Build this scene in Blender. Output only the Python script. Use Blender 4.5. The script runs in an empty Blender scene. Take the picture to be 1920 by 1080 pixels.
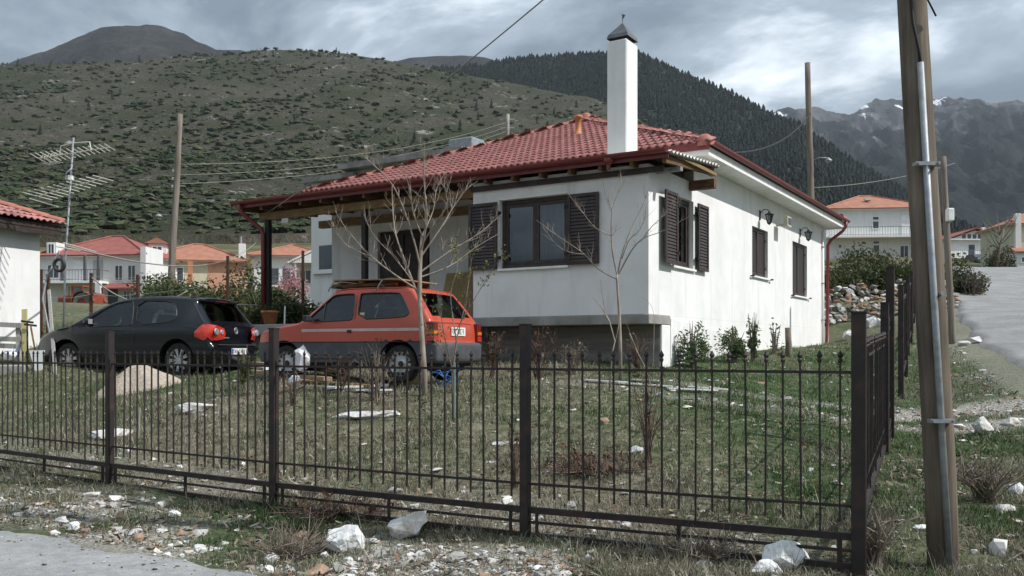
import bpy, bmesh, math, random
import numpy as np
from mathutils import Vector, Matrix, noise as mnoise
from mathutils.geometry import delaunay_2d_cdt

# ------------------------------------------------------------------ camera
SC = bpy.context.scene
COL = SC.collection
FPX, HY, EYE = 1690.0, 657.0, 1.6          # focal length and eye level measured from the photograph
cam_d = bpy.data.cameras.new('camera')
cam = bpy.data.objects.new('camera', cam_d)
COL.objects.link(cam)
cam.location = (0, 0, EYE)
cam.rotation_euler = (math.radians(90), 0, 0)
cam_d.sensor_width = 36.0
cam_d.lens = 36.0 * FPX / 1920.0
cam_d.shift_y = (HY - 540.0) / 1920.0
cam_d.clip_start = 0.1
cam_d.clip_end = 30000
SC.camera = cam
SC.render.resolution_x, SC.render.resolution_y = 1024, 576

# ------------------------------------------------------------------ light
SUN_EL = math.radians(46)
SUN_H = Vector((0.93, -0.30)).normalized()      # horizontal direction towards the sun
sun_dir = Vector((SUN_H.x * math.cos(SUN_EL), SUN_H.y * math.cos(SUN_EL), math.sin(SUN_EL)))
sun_d = bpy.data.lights.new('sun', 'SUN')
sun_d.energy = 2.6
sun_d.angle = math.radians(0.8)
sun_d.color = (1.0, 0.98, 0.95)
sun = bpy.data.objects.new('sun', sun_d)
COL.objects.link(sun)
sun.rotation_euler = (-sun_dir).to_track_quat('-Z', 'Y').to_euler()
sun.location = (30, -30, 60)

world = bpy.data.worlds.new('World')
SC.world = world
world.use_nodes = True
wn, wl = world.node_tree.nodes, world.node_tree.links
wn.clear()
def N(t, **k):
    n = wn.new(t)
    for a, b in k.items():
        setattr(n, a, b)
    return n
def wmath(op, a, b=None, clamp=False):
    n = N('ShaderNodeMath', operation=op, use_clamp=clamp)
    for i, v in enumerate((a, b)):
        if v is None: continue
        if isinstance(v, (int, float)): n.inputs[i].default_value = v
        else: wl.new(v, n.inputs[i])
    return n.outputs[0]
sky = N('ShaderNodeTexSky', sky_type='NISHITA')
sky.sun_disc = False
sky.sun_elevation = SUN_EL
sky.sun_rotation = math.atan2(SUN_H.x, SUN_H.y)
tc = N('ShaderNodeTexCoord')
sep = N('ShaderNodeSeparateXYZ'); wl.new(tc.outputs['Generated'], sep.inputs[0])
zc = wmath('MAXIMUM', sep.outputs['Z'], 0.0)
zden = wmath('ADD', zc, 0.16)
comb = N('ShaderNodeCombineXYZ')
wl.new(wmath('DIVIDE', sep.outputs['X'], zden), comb.inputs[0])
wl.new(wmath('DIVIDE', sep.outputs['Y'], zden), comb.inputs[1])
mapn = N('ShaderNodeMapping'); wl.new(comb.outputs[0], mapn.inputs[0])
mapn.inputs['Location'].default_value = (0.3, 0.1, 0.0)
n1 = N('ShaderNodeTexNoise'); n1.inputs['Scale'].default_value = 1.5; n1.inputs['Detail'].default_value = 9; n1.inputs['Roughness'].default_value = 0.60; n1.inputs['Distortion'].default_value = 0.35
n2 = N('ShaderNodeTexNoise'); n2.inputs['Scale'].default_value = 0.42; n2.inputs['Detail'].default_value = 3
wl.new(mapn.outputs[0], n1.inputs['Vector']); wl.new(mapn.outputs[0], n2.inputs['Vector'])
nn = wmath('ADD', wmath('MULTIPLY', n1.outputs['Fac'], 0.66), wmath('MULTIPLY', n2.outputs['Fac'], 0.34))
ramp = N('ShaderNodeValToRGB')
cr = ramp.color_ramp
cr.elements[0].position = 0.34; cr.elements[0].color = (0.055, 0.072, 0.09, 1)
cr.elements[1].position = 0.72; cr.elements[1].color = (1.5, 1.52, 1.54, 1)
e = cr.elements.new(0.46); e.color = (0.105, 0.130, 0.155, 1)
e = cr.elements.new(0.54); e.color = (0.22, 0.262, 0.30, 1)
e = cr.elements.new(0.62); e.color = (0.55, 0.60, 0.645, 1)
wl.new(nn, ramp.inputs[0])
cie = wmath('ADD', wmath('MULTIPLY', zc, 1.3), 0.72)     # overcast skies brighten steadily towards the zenith
bgc = N('ShaderNodeBackground'); wl.new(ramp.outputs[0], bgc.inputs['Color']); wl.new(cie, bgc.inputs['Strength'])
bgs = N('ShaderNodeBackground'); wl.new(sky.outputs[0], bgs.inputs['Color']); bgs.inputs['Strength'].default_value = 0.09
mx = N('ShaderNodeMixShader'); mx.inputs[0].default_value = 0.90
wl.new(bgs.outputs[0], mx.inputs[1]); wl.new(bgc.outputs[0], mx.inputs[2])
wo = N('ShaderNodeOutputWorld'); wl.new(mx.outputs[0], wo.inputs['Surface'])

SC.view_settings.view_transform = 'Standard'
SC.view_settings.look = 'None'
SC.view_settings.gamma = 1.0
SC.view_settings.use_curve_mapping = False
SC.view_settings.exposure = 0.95
SC.render.engine = 'CYCLES'
SC.cycles.use_denoising = True
SC.cycles.max_bounces = 6
SC.cycles.transparent_max_bounces = 12
SC.cycles.volume_bounces = 0
SC.cycles.caustics_reflective = False
SC.cycles.caustics_refractive = False

# ------------------------------------------------------------------ helpers
R = math.radians
def at(px, py, d):
    return Vector(((px - 960.0) / FPX * d, d, EYE + (HY - py) / FPX * d))
def at_x(px, d):
    return (px - 960.0) / FPX * d

class MB:
    """collects polygons; build() links them as one mesh object"""
    def __init__(s): s.v, s.f = [], []
    def add(s, vs, fs):
        o = len(s.v); s.v += [tuple(p) for p in vs]; s.f += [tuple(i + o for i in f) for f in fs]; return s
    def box(s, x0, x1, y0, y1, z0, z1):
        return s.add([(x0,y0,z0),(x1,y0,z0),(x1,y1,z0),(x0,y1,z0),(x0,y0,z1),(x1,y0,z1),(x1,y1,z1),(x0,y1,z1)],
                     [(0,3,2,1),(4,5,6,7),(0,1,5,4),(1,2,6,5),(2,3,7,6),(3,0,4,7)])
    def bbox(s, x0, x1, y0, y1, z0, z1, b=0.01):
        """box with chamfered vertical and horizontal edges"""
        bm = bmesh.new(); m = MB().box(x0,x1,y0,y1,z0,z1); bmv = [bm.verts.new(p) for p in m.v]
        for f in m.f: bm.faces.new([bmv[i] for i in f])
        bmesh.ops.bevel(bm, geom=bm.edges[:], offset=b, segments=1, affect='EDGES', profile=0.5)
        bm.verts.index_update()
        s.add([v.co[:] for v in bm.verts], [[v.index for v in f.verts] for f in bm.faces]); bm.free(); return s
    def bar(s, p, q, w, h, up=(0,0,1)):
        p, q = Vector(p), Vector(q); d = (q - p).normalized(); up = Vector(up)
        a = d.cross(up)
        if a.length < 1e-4: a = d.cross(Vector((1,0,0)))
        a.normalize(); b = a.cross(d).normalized()
        a *= w / 2; b *= h / 2
        return s.add([p-a-b,p+a-b,p+a+b,p-a+b,q-a-b,q+a-b,q+a+b,q-a+b],[(0,1,2,3),(7,6,5,4),(0,4,5,1),(1,5,6,2),(2,6,7,3),(3,7,4,0)])
    def tube(s, pts, rad, n=8, cap=True):
        pts = [Vector(p) for p in pts]
        if not hasattr(rad, '__len__'): rad = [rad] * len(pts)
        o = len(s.v); prev = None
        for i, p in enumerate(pts):
            d = (pts[min(i+1, len(pts)-1)] - pts[max(i-1, 0)])
            if d.length < 1e-9: d = Vector((0,0,1))
            d.normalize()
            if prev is None:
                a = d.cross(Vector((0,0,1)))
                if a.length < 1e-3: a = d.cross(Vector((0,1,0)))
            else:
                a = prev - d * prev.dot(d)
            a.normalize(); prev = a; b = d.cross(a)
            for k in range(n):
                t = 2 * math.pi * k / n
                s.v.append(tuple(p + (a * math.cos(t) + b * math.sin(t)) * rad[i]))
        for i in range(len(pts) - 1):
            for k in range(n):
                k2 = (k + 1) % n
                s.f.append((o+i*n+k, o+i*n+k2, o+(i+1)*n+k2, o+(i+1)*n+k))
        if cap:
            s.f.append(tuple(o + k for k in range(n))[::-1]); s.f.append(tuple(o+(len(pts)-1)*n+k for k in range(n)))
        return s
    def lathe(s, prof, n=16, axis='z', c=(0,0,0)):
        """prof: list of (radius, height)"""
        o = len(s.v)
        for r, h in prof:
            for k in range(n):
                t = 2*math.pi*k/n; a, b = r*math.cos(t), r*math.sin(t)
                p = (a, b, h) if axis == 'z' else ((a, h, b) if axis == 'y' else (h, a, b))
                s.v.append((p[0]+c[0], p[1]+c[1], p[2]+c[2]))
        for i in range(len(prof)-1):
            for k in range(n):
                k2 = (k+1) % n
                s.f.append((o+i*n+k, o+i*n+k2, o+(i+1)*n+k2, o+(i+1)*n+k))
        return s
    def prism(s, pts, off):
        """polygon (3d points) extruded by vector off"""
        off = Vector(off); n = len(pts); a = [Vector(p) for p in pts]; b = [p + off for p in a]
        return s.add(a + b, [tuple(range(n))[::-1], tuple(range(n, 2*n))] + [(i, (i+1)%n, n+(i+1)%n, n+i) for i in range(n)])
    def build(s, name, m, parent=None, smooth=False, loc=None):
        me = bpy.data.meshes.new(name); me.from_pydata(s.v, [], s.f)
        bm = bmesh.new(); bm.from_mesh(me); bmesh.ops.recalc_face_normals(bm, faces=bm.faces[:]); bm.to_mesh(me); bm.free()
        if smooth: me.polygons.foreach_set('use_smooth', [True]*len(me.polygons))
        me.materials.append(m)
        o = bpy.data.objects.new(name, me); COL.objects.link(o)
        if parent is not None: o.parent = parent
        if loc is not None: o.location = loc
        return o

def fast_mesh(name, V, F, m, parent=None, smooth=False, col=None, extra=None):
    V = np.asarray(V, np.float32); F = np.asarray(F, np.int32); k = F.shape[1]
    me = bpy.data.meshes.new(name)
    me.vertices.add(len(V)); me.vertices.foreach_set('co', V.ravel())
    me.loops.add(F.size); me.loops.foreach_set('vertex_index', F.ravel())
    me.polygons.add(len(F)); me.polygons.foreach_set('loop_start', np.arange(len(F), dtype=np.int32) * k)
    try: me.polygons.foreach_set('loop_total', np.full(len(F), k, np.int32))
    except Exception: pass
    me.polygons.foreach_set('use_smooth', np.full(len(F), bool(smooth)))
    if col is not None:
        a = me.attributes.new('col', 'FLOAT_COLOR', 'POINT')
        c4 = np.ones((len(V), 4), np.float32); c4[:, :3] = col
        a.data.foreach_set('color', c4.ravel())
    for nm, arr in (extra or {}).items():
        a = me.attributes.new(nm, 'FLOAT', 'POINT'); a.data.foreach_set('value', np.asarray(arr, np.float32).ravel())
    me.update(calc_edges=True); me.validate()
    me.materials.append(m)
    o = bpy.data.objects.new(name, me); COL.objects.link(o)
    if parent is not None: o.parent = parent
    return o

def empty(name, loc=(0,0,0), rz=0.0):
    o = bpy.data.objects.new(name, None); COL.objects.link(o); o.location = loc; o.rotation_euler = (0,0,rz); o.empty_display_size = 0.2
    return o
def tag(o, label=None, cat=None, group=None, kind=None):
    if label: o['label'] = label
    if cat: o['category'] = cat
    if group: o['group'] = group
    if kind: o['kind'] = kind
    return o
def copy_tree(o, parent=None):
    c = o.copy(); COL.objects.link(c); c.parent = parent
    for ch in list(o.children): copy_tree(ch, c)
    return c
def inst(name, me, mtx, parent):
    o = bpy.data.objects.new(name, me); COL.objects.link(o); o.parent = parent; o.matrix_local = mtx
    return o

# numpy value noise -------------------------------------------------
def _h(ix, iy, seed):
    n = (ix.astype(np.int64) * 374761393 + iy.astype(np.int64) * 668265263 + seed * 974634777) & 0x7fffffff
    n = ((n ^ (n >> 13)) * 1274126177) & 0x7fffffff
    return ((n ^ (n >> 16)) & 0xffff) / 65535.0
def vnoise(x, y, seed=0):
    x = np.asarray(x, float); y = np.asarray(y, float)
    ix, iy = np.floor(x), np.floor(y); fx, fy = x-ix, y-iy
    fx = fx*fx*(3-2*fx); fy = fy*fy*(3-2*fy)
    a, b, c, d = _h(ix,iy,seed), _h(ix+1,iy,seed), _h(ix,iy+1,seed), _h(ix+1,iy+1,seed)
    return (a*(1-fx)+b*fx)*(1-fy) + (c*(1-fx)+d*fx)*fy
def fbm(x, y, oct=5, seed=0, gain=0.5):
    s, a, t = 0.0, 1.0, 0.0
    for i in range(oct):
        s = s + a*vnoise(x*2**i+13.7*i, y*2**i-7.3*i, seed+i); t += a; a *= gain
    return s/t
def ss(a, b, x):
    t = np.clip((np.asarray(x, float)-a)/(b-a), 0, 1); return t*t*(3-2*t)

# materials ---------------------------------------------------------
class NT:
    def __init__(s, name):
        s.m = bpy.data.materials.new(name); s.m.use_nodes = True
        s.n, s.l = s.m.node_tree.nodes, s.m.node_tree.links
        s.b = s.n['Principled BSDF']; s.out = s.n['Material Output']
    def node(s, t, **k):
        n = s.n.new(t)
        for a, b in k.items(): setattr(n, a, b)
        return n
    def coord(s, kind='Object', stretch=(1,1,1)):
        tc = s.node('ShaderNodeTexCoord'); mp = s.node('ShaderNodeMapping'); mp.inputs['Scale'].default_value = stretch
        s.l.new(tc.outputs[kind], mp.inputs[0]); return mp.outputs[0]
    def world(s, stretch=(1,1,1)):
        g = s.node('ShaderNodeNewGeometry'); mp = s.node('ShaderNodeMapping'); mp.inputs['Scale'].default_value = stretch
        s.l.new(g.outputs['Position'], mp.inputs[0]); return mp.outputs[0]
    def noise(s, vec, scale, detail=5, rough=0.55, dist=0.0):
        n = s.node('ShaderNodeTexNoise'); n.inputs['Scale'].default_value = scale; n.inputs['Detail'].default_value = detail
        n.inputs['Roughness'].default_value = rough; n.inputs['Distortion'].default_value = dist
        s.l.new(vec, n.inputs['Vector']); return n.outputs['Fac']
    def ramp(s, fac, stops):
        r = s.node('ShaderNodeValToRGB'); c = r.color_ramp
        for i, (p, col) in enumerate(stops):
            e = c.elements[i] if i < 2 else c.elements.new(p)
            e.position = p; e.color = (*col, 1) if len(col) == 3 else col
        s.l.new(fac, r.inputs[0]); return r.outputs['Color']
    def mix(s, fac, a, b, mode='MIX'):
        n = s.node('ShaderNodeMix', data_type='RGBA', blend_type=mode)
        for i, v in ((0, fac), (6, a), (7, b)):
            if isinstance(v, (int, float)): n.inputs[i].default_value = v
            elif isinstance(v, (tuple, list)): n.inputs[i].default_value = (*v[:3], 1)
            else: s.l.new(v, n.inputs[i])
        return n.outputs[2]
    def mth(s, op, a, b=None, clamp=False):
        n = s.node('ShaderNodeMath', operation=op, use_clamp=clamp)
        for i, v in enumerate((a, b)):
            if v is None: continue
            if isinstance(v, (int, float)): n.inputs[i].default_value = v
            else: s.l.new(v, n.inputs[i])
        return n.outputs[0]
    def attr(s, name, out='Color'):
        a = s.node('ShaderNodeAttribute'); a.attribute_name = name; return a.outputs[out]
    def base(s, c):
        if isinstance(c, (tuple, list)): s.b.inputs['Base Color'].default_value = (*c[:3], 1)
        else: s.l.new(c, s.b.inputs['Base Color'])
    def bump(s, h, strength=0.3, dist=0.02):
        n = s.node('ShaderNodeBump'); n.inputs['Strength'].default_value = strength; n.inputs['Distance'].default_value = dist
        s.l.new(h, n.inputs['Height']); s.l.new(n.outputs[0], s.b.inputs['Normal'])
    def set(s, **k):
        nm = dict(rough='Roughness', metal='Metallic', ior='IOR', spec='Specular IOR Level', coat='Coat Weight', trans='Transmission Weight', alpha='Alpha', sub='Subsurface Weight')
        for a, v in k.items(): s.b.inputs[nm[a]].default_value = v
        return s

def mat(name, c1, c2=None, scale=6, rough=0.8, metal=0.0, bump=0.0, bscale=60, bdist=0.01, rnd=0.0, stretch=(1,1,1), lo=0.35, hi=0.65, spec=0.4, coat=0.0, world=False, detail=5):
    t = NT(name); t.set(rough=rough, metal=metal, spec=spec, coat=coat)
    v = t.world(stretch) if world else t.coord('Object', stretch)
    c = c1
    if c2 is not None: c = t.ramp(t.noise(v, scale, detail), [(lo, c1), (hi, c2)])
    if rnd:
        oi = t.node('ShaderNodeObjectInfo'); hs = t.node('ShaderNodeHueSaturation')
        mr = t.node('ShaderNodeMapRange'); mr.inputs[3].default_value = 1-rnd; mr.inputs[4].default_value = 1+rnd
        t.l.new(oi.outputs['Random'], mr.inputs[0]); t.l.new(mr.outputs[0], hs.inputs['Value'])
        if isinstance(c, tuple): hs.inputs['Color'].default_value = (*c, 1)
        else: t.l.new(c, hs.inputs['Color'])
        c = hs.outputs[0]
    t.base(c)
    if bump: t.bump(t.noise(v, bscale, 4), bump, bdist)
    return t.m
def attr_mat(name, rough=0.9, spec=0.2, trans=0.0, var=0.25, vscale=3.0):
    t = NT(name); t.set(rough=rough, spec=spec)
    a = t.attr('col'); n = t.noise(t.world(), vscale, 3)
    k = t.ramp(n, [(0.3, (1-var,)*3), (0.7, (1+var if 1+var <= 1 else 1.0,)*3)])
    t.base(t.mix(1.0, a, k, 'MULTIPLY'))
    if trans:
        tr = t.node('ShaderNodeBsdfTranslucent'); t.l.new(a, tr.inputs[0])
        ms = t.node('ShaderNodeMixShader'); ms.inputs[0].default_value = trans
        t.l.new(t.b.outputs[0], ms.inputs[1]); t.l.new(tr.outputs[0], ms.inputs[2]); t.l.new(ms.outputs[0], t.out.inputs[0])
    return t.m

def stucco(name, c, grime, gscale=1.2, amount=0.55, streak=True):
    t = NT(name); t.set(rough=0.92, spec=0.15)
    v = t.coord('Object'); vs = t.coord('Object', (2.2, 2.2, 0.22))
    a = t.noise(v, gscale, 6, 0.6); b = t.noise(vs, 1.6, 6, 0.65)
    m1 = t.ramp(a, [(0.42, (0,0,0)), (0.75, (1,1,1))]); m2 = t.ramp(b, [(0.52, (0,0,0)), (0.72, (1,1,1))])
    f = t.mth('MULTIPLY', t.mth('MAXIMUM', t.mth('MULTIPLY', m1, 0.6), t.mth('MULTIPLY', m2, 0.8 if streak else 0.2)), amount)
    fine = t.ramp(t.noise(v, 40, 4), [(0.3, (0.93,)*3), (0.7, (1,1,1))])
    t.base(t.mix(1.0, t.mix(f, c, grime), fine, 'MULTIPLY'))
    t.bump(t.noise(v, 90, 4), 0.35, 0.006)
    return t.m

M = {}
M['wall'] = stucco('white_stucco', (0.80, 0.79, 0.775), (0.46, 0.45, 0.42), 1.2, 0.62)
M['wall_grey'] = stucco('grey_stucco', (0.46, 0.45, 0.435), (0.34, 0.33, 0.31))
M['wall_white2'] = stucco('village_white', (0.74, 0.74, 0.72), (0.52, 0.51, 0.48))
M['concrete'] = mat('concrete', (0.20, 0.19, 0.175), (0.34, 0.325, 0.30), 2.0, 0.9, bump=0.3, bscale=30)
M['foundation'] = mat('board_marked_concrete', (0.19, 0.175, 0.16), (0.32, 0.295, 0.265), 1.6, 0.9, bump=0.4, bscale=12, stretch=(0.4,0.4,6))
M['tile'] = mat('red_roof_tile', (0.27, 0.10, 0.088), (0.385, 0.16, 0.14), 14, 0.5, rnd=0.20, bump=0.15, bscale=120, spec=0.5)
M['tile2'] = mat('red_roof_tile_mass', (0.27, 0.10, 0.088), (0.385, 0.16, 0.14), 3, 0.55, bump=0.15, bscale=120)
M['ridge'] = mat('ridge_tile_clay', (0.29, 0.105, 0.075), (0.40, 0.155, 0.11), 8, 0.6, rnd=0.14, bump=0.15)
M['terracotta'] = mat('terracotta', (0.42, 0.16, 0.07), (0.55, 0.23, 0.10), 9, 0.7)
M['tile_orange'] = mat('orange_roof_tile', (0.29, 0.125, 0.08), (0.38, 0.175, 0.11), 1.5, 0.7, stretch=(1,1,1))
M['tile_far'] = mat('far_red_tile', (0.22, 0.07, 0.056), (0.30, 0.10, 0.08), 1.5, 0.7)
M['gutter'] = mat('maroon_metal', (0.15, 0.026, 0.026), (0.20, 0.04, 0.036), 6, 0.4, spec=0.5)
M['white_trim'] = mat('white_trim', (0.68, 0.68, 0.66), (0.80, 0.80, 0.78), 5, 0.7)
M['wood'] = mat('stained_wood', (0.075, 0.038, 0.016), (0.19, 0.105, 0.045), 5, 0.75, stretch=(1,6,6), bump=0.2)
M['wood_light'] = mat('pine_wood', (0.18, 0.11, 0.05), (0.29, 0.19, 0.09), 5, 0.75, stretch=(1,6,6))
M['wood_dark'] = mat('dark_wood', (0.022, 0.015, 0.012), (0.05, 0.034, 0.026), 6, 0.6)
M['plywood'] = mat('plywood', (0.27, 0.19, 0.09), (0.36, 0.26, 0.13), 3, 0.8, stretch=(4,1,1))
M['shutter'] = mat('brown_shutter', (0.032, 0.022, 0.020), (0.055, 0.040, 0.036), 8, 0.5, rnd=0.08)
M['dark_metal'] = mat('dark_iron', (0.016, 0.014, 0.015), (0.030, 0.024, 0.023), 20, 0.55, metal=0.2, bump=0.15, bscale=150)
M['rusty_iron'] = mat('painted_iron_rusting', (0.022, 0.017, 0.017), (0.062, 0.034, 0.024), 9, 0.6, metal=0.1, lo=0.45, hi=0.78)
M['galv'] = mat('galvanised', (0.22, 0.235, 0.25), (0.33, 0.345, 0.36), 12, 0.55, metal=0.35)
M['zinc'] = mat('zinc_cap', (0.10, 0.105, 0.115), (0.16, 0.165, 0.175), 6, 0.5, metal=0.4)
M['black'] = mat('black', (0.01, 0.01, 0.01), rough=0.6)
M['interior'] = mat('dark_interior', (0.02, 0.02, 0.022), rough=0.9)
M['curtain'] = mat('curtain', (0.20, 0.21, 0.23), (0.30, 0.31, 0.33), 2, 0.9, stretch=(9,9,0.3))
def glass_mat(name, tint, fac=0.75, rough=0.03, extra=0.02):
    t = NT(name)
    tr = t.node('ShaderNodeBsdfTransparent'); tr.inputs[0].default_value = (*tint, 1)
    gl = t.node('ShaderNodeBsdfGlossy'); gl.inputs['Roughness'].default_value = rough
    fr = t.node('ShaderNodeFresnel'); fr.inputs[0].default_value = 1.5
    f = t.mth('ADD', t.mth('MULTIPLY', fr.outputs[0], fac), extra)
    ms = t.node('ShaderNodeMixShader'); t.l.new(f, ms.inputs[0]); t.l.new(tr.outputs[0], ms.inputs[1]); t.l.new(gl.outputs[0], ms.inputs[2])
    t.l.new(ms.outputs[0], t.out.inputs[0]); return t.m
M['glass'] = glass_mat('window_glass', (0.55, 0.60, 0.62), 0.9, 0.03, 0.08)
M['car_glass'] = glass_mat('car_glass', (0.62, 0.74, 0.72), 0.9, 0.03, 0.09)
M['dark_pane'] = mat('dark_pane', (0.03, 0.035, 0.042), rough=0.08, spec=0.9)
# ------------------------------------------------------------------ terrain
CP = [  # surveyed points (x, y, z): eye 1.6 m above the lane
 (-4.61,10.33,.06),(-2.33,8.82,.05),(.11,7.45,.0),(2.44,6.34,.04),(-7.5,12.2,.06),(-12,15.0,.15),
 (0,0,0),(0,4,0),(-6,3,-.02),(-5,7,0),(-14,9,-.02),(6,0,0.05),(5,4.2,.03),(3.1,6.5,.0),(-30,20,.1),(-20,0,-.1),(12,2,.3),(-2,-20,0),(20,-15,0.6),(-25,-15,0),(40,0,2.0),
 (-5.97,15.3,1.04),(-7.6,16.8,1.05),(-3.4,14.8,1.08),(0.0,14.2,1.10),(-1.8,14.6,1.1),(-4,17.5,1.15),(2.7,16.2,1.27),(1.5,13.9,1.02),(3.6,13.0,.86),
 (-2.6,11.2,.55),(-4.8,12.4,.55),(.4,10.0,.42),(2.6,8.8,.33),(1.3,8.3,.16),(-1.0,9.6,.22),
 (-.9,12.5,.98),(-2.9,12.9,1.0),(1.0,12.3,.93),(-4.7,13.8,1.0),(2.6,12.0,.82),(-.6,11.2,.66),(-6.2,14.3,.92),
 (4.2,10.3,.36),(6.17,14.3,.78),(7.6,17.4,1.05),(5.2,18.5,1.42),(9.6,27.5,1.86),(8.0,23.0,1.62),(9.6,22,1.65),
 (7.0,12.3,.66),(9.2,16.2,1.27),(5.4,8.0,.22),(8,9.5,.45),(14.5,28,2.62),(18.9,37,3.75),(24.5,48,5.35),(31.8,60,6.95),(20,22,2.1),
 (12.6,32,2.62),(11.5,33,2.7),(14.5,40,4.6),(22,52,6.6),(36,75,8.3),(46,60,7.0),(46,80,8.5),(42,100,12.0),(62,130,13.7),(56,108,11.5),
 (-9.4,17.8,1.27),(-12,20,1.5),(-9,26,2.25),(-13,28,2.6),(-20,50,3.6),(-10,50,3.8),(0,50,4.2),(-4,30,2.6),(3,38,3.4),(-28,30,3.0),(10,60,5.6),(-35,60,4.2),(-27,58,3.9),
 (-40,80,5.5),(-20,82,5.8),(0,80,6.2),(20,80,8.2),(-50,108,9.5),(-25,108,9.8),(0,108,10),(22,110,11.5),(80,105,11),(-80,100,9),(60,40,4),(-60,40,4),(-70,110,11),(80,80,8),
 (-120,165,21),(-60,165,21),(0,165,21),(60,165,19),(110,160,17),(150,110,14),
]
_cp = np.array(CP, float)
def _tps(r2): return 0.5*r2*np.log(r2+1e-9)
_n = len(_cp); _d2 = ((_cp[:,None,:2]-_cp[None,:,:2])**2).sum(-1)
_A = np.zeros((_n+3,_n+3)); _A[:_n,:_n] = _tps(_d2) + np.eye(_n)*1.5
_A[:_n,_n] = 1; _A[:_n,_n+1:] = _cp[:,:2]; _A[_n,:_n] = 1; _A[_n+1:,:_n] = _cp[:,:2].T
_w = np.linalg.solve(_A, np.concatenate([_cp[:,2], np.zeros(3)]))
def Tbase(x, y):
    x = np.asarray(x, float); y = np.asarray(y, float); sh = x.shape
    xf, yf = x.ravel(), y.ravel(); out = np.empty(xf.size)
    for i in range(0, xf.size, 20000):
        a, b = xf[i:i+20000], yf[i:i+20000]
        d2 = (a[:,None]-_cp[None,:,0])**2 + (b[:,None]-_cp[None,:,1])**2
        out[i:i+20000] = _tps(d2)@_w[:_n] + _w[_n] + _w[_n+1]*a + _w[_n+2]*b
    return out.reshape(sh)
# lane edge (front road) and the side road, as polylines in plan
LANE_EDGE = [(-30,23.4),(-14,13.75),(-8.5,10.45),(-6.2,9.25),(-4.6,8.25),(-3.2,7.4),(-2.0,6.68),(-0.9,5.8),(0.6,4.6),(3,3.4),(7,2.2),(14,1.2)]
def lane_side(x, y):      # >0 on the verge, <0 on the lane
    ex = np.array([p[0] for p in LANE_EDGE]); ey = np.array([p[1] for p in LANE_EDGE])
    return np.asarray(y) - np.interp(x, ex, ey)
ROAD = [(6.6,4.0),(7.6,11.5),(9.0,16.2),(10.7,20.5),(13.9,28.0),(17.9,37.0),(23.6,48.0),(29.3,60.0),(36.0,72.0)]   # left edge of the side road
ROAD_W = [5.0,5.0,5.0,5.0,5.2,5.6,6.5,9.0,9.0]
def road_u(x, y):         # distance right of the left edge (m), nan-free
    ey = np.array([p[1] for p in ROAD]); ex = np.array([p[0] for p in ROAD])
    return np.asarray(x) - np.interp(y, ey, ex)
def road_mask(x, y):
    u = road_u(x, y); w = np.interp(y, [p[1] for p in ROAD], ROAD_W)
    return ss(-0.6, 0.0, u) * (1-ss(w, w+0.6, u)) * ss(6, 8, y) * (1-ss(71, 73, y))
def T(x, y):
    x = np.asarray(x, float); y = np.asarray(y, float)
    z = Tbase(x, y)
    far = ss(170, 240, np.hypot(x, y))
    z = z*(1-far) + far*16.0
    back = ss(10, 40, -y); z = z*(1-back)
    z = np.clip(z, -2.5, 26)
    calm = np.maximum(road_mask(x, y), 1-ss(-0.2, 0.5, lane_side(x, y)))
    amp = (1-calm)
    z = z + amp*((fbm(x*0.55, y*0.55, 3, 5)-0.5)*0.22 + (fbm(x*2.3, y*2.3, 3, 9)-0.5)*0.075)
    return z
def Tz(x, y): return float(T(np.array([x]), np.array([y]))[0])

def grow(a, b, s0, g):
    out, v, s = [], a, s0
    while v < b: v += s; s *= g; out.append(v)
    return out
gx = [-x for x in grow(11, 900, 0.25, 1.09)][::-1] + list(np.arange(-11, 11.01, 0.16)) + grow(11, 900, 0.25, 1.075)
gy = [-y for y in grow(-4, 700, 0.6, 1.25)][::-1] + list(np.arange(4, 19, 0.14)) + grow(19, 900, 0.22, 1.035)
gy = sorted(gy)
GX, GY = np.meshgrid(np.array(gx), np.array(gy))
GZ = T(GX, GY)
nyy, nxx = GX.shape
idx = np.arange(nyy*nxx).reshape(nyy, nxx)
GF = np.stack([idx[:-1,:-1], idx[:-1,1:], idx[1:,1:], idx[1:,:-1]], -1).reshape(-1,4)
# ground cover masks (what grows or lies where)
def seg_dist(x, y, pts):
    d = np.full(np.shape(x), 1e9)
    for (ax, ay), (bx, by) in zip(pts[:-1], pts[1:]):
        ux, uy = bx-ax, by-ay; L = ux*ux+uy*uy
        t = np.clip(((x-ax)*ux+(y-ay)*uy)/L, 0, 1)
        d = np.minimum(d, np.hypot(x-ax-t*ux, y-ay-t*uy))
    return d
TRACK1 = [(12,13.4),(8.6,12.5),(7,12.15),(5.3,11.9),(3.6,12.6),(2,13.5),(0.6,14.4)]
TRACK2 = [(12,14.6),(9,13.7),(7.2,13.3),(5.6,13.1),(4.2,13.7),(2.6,14.6)]
FENCE_PTS = [(-9.2,13.35),(-6.95,11.95),(-4.61,10.33),(-2.33,8.82),(.11,7.45),(2.44,6.34)]
def fence_side(x, y):
    return np.asarray(y) - np.interp(x, [p[0] for p in FENCE_PTS], [p[1] for p in FENCE_PTS])
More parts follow.
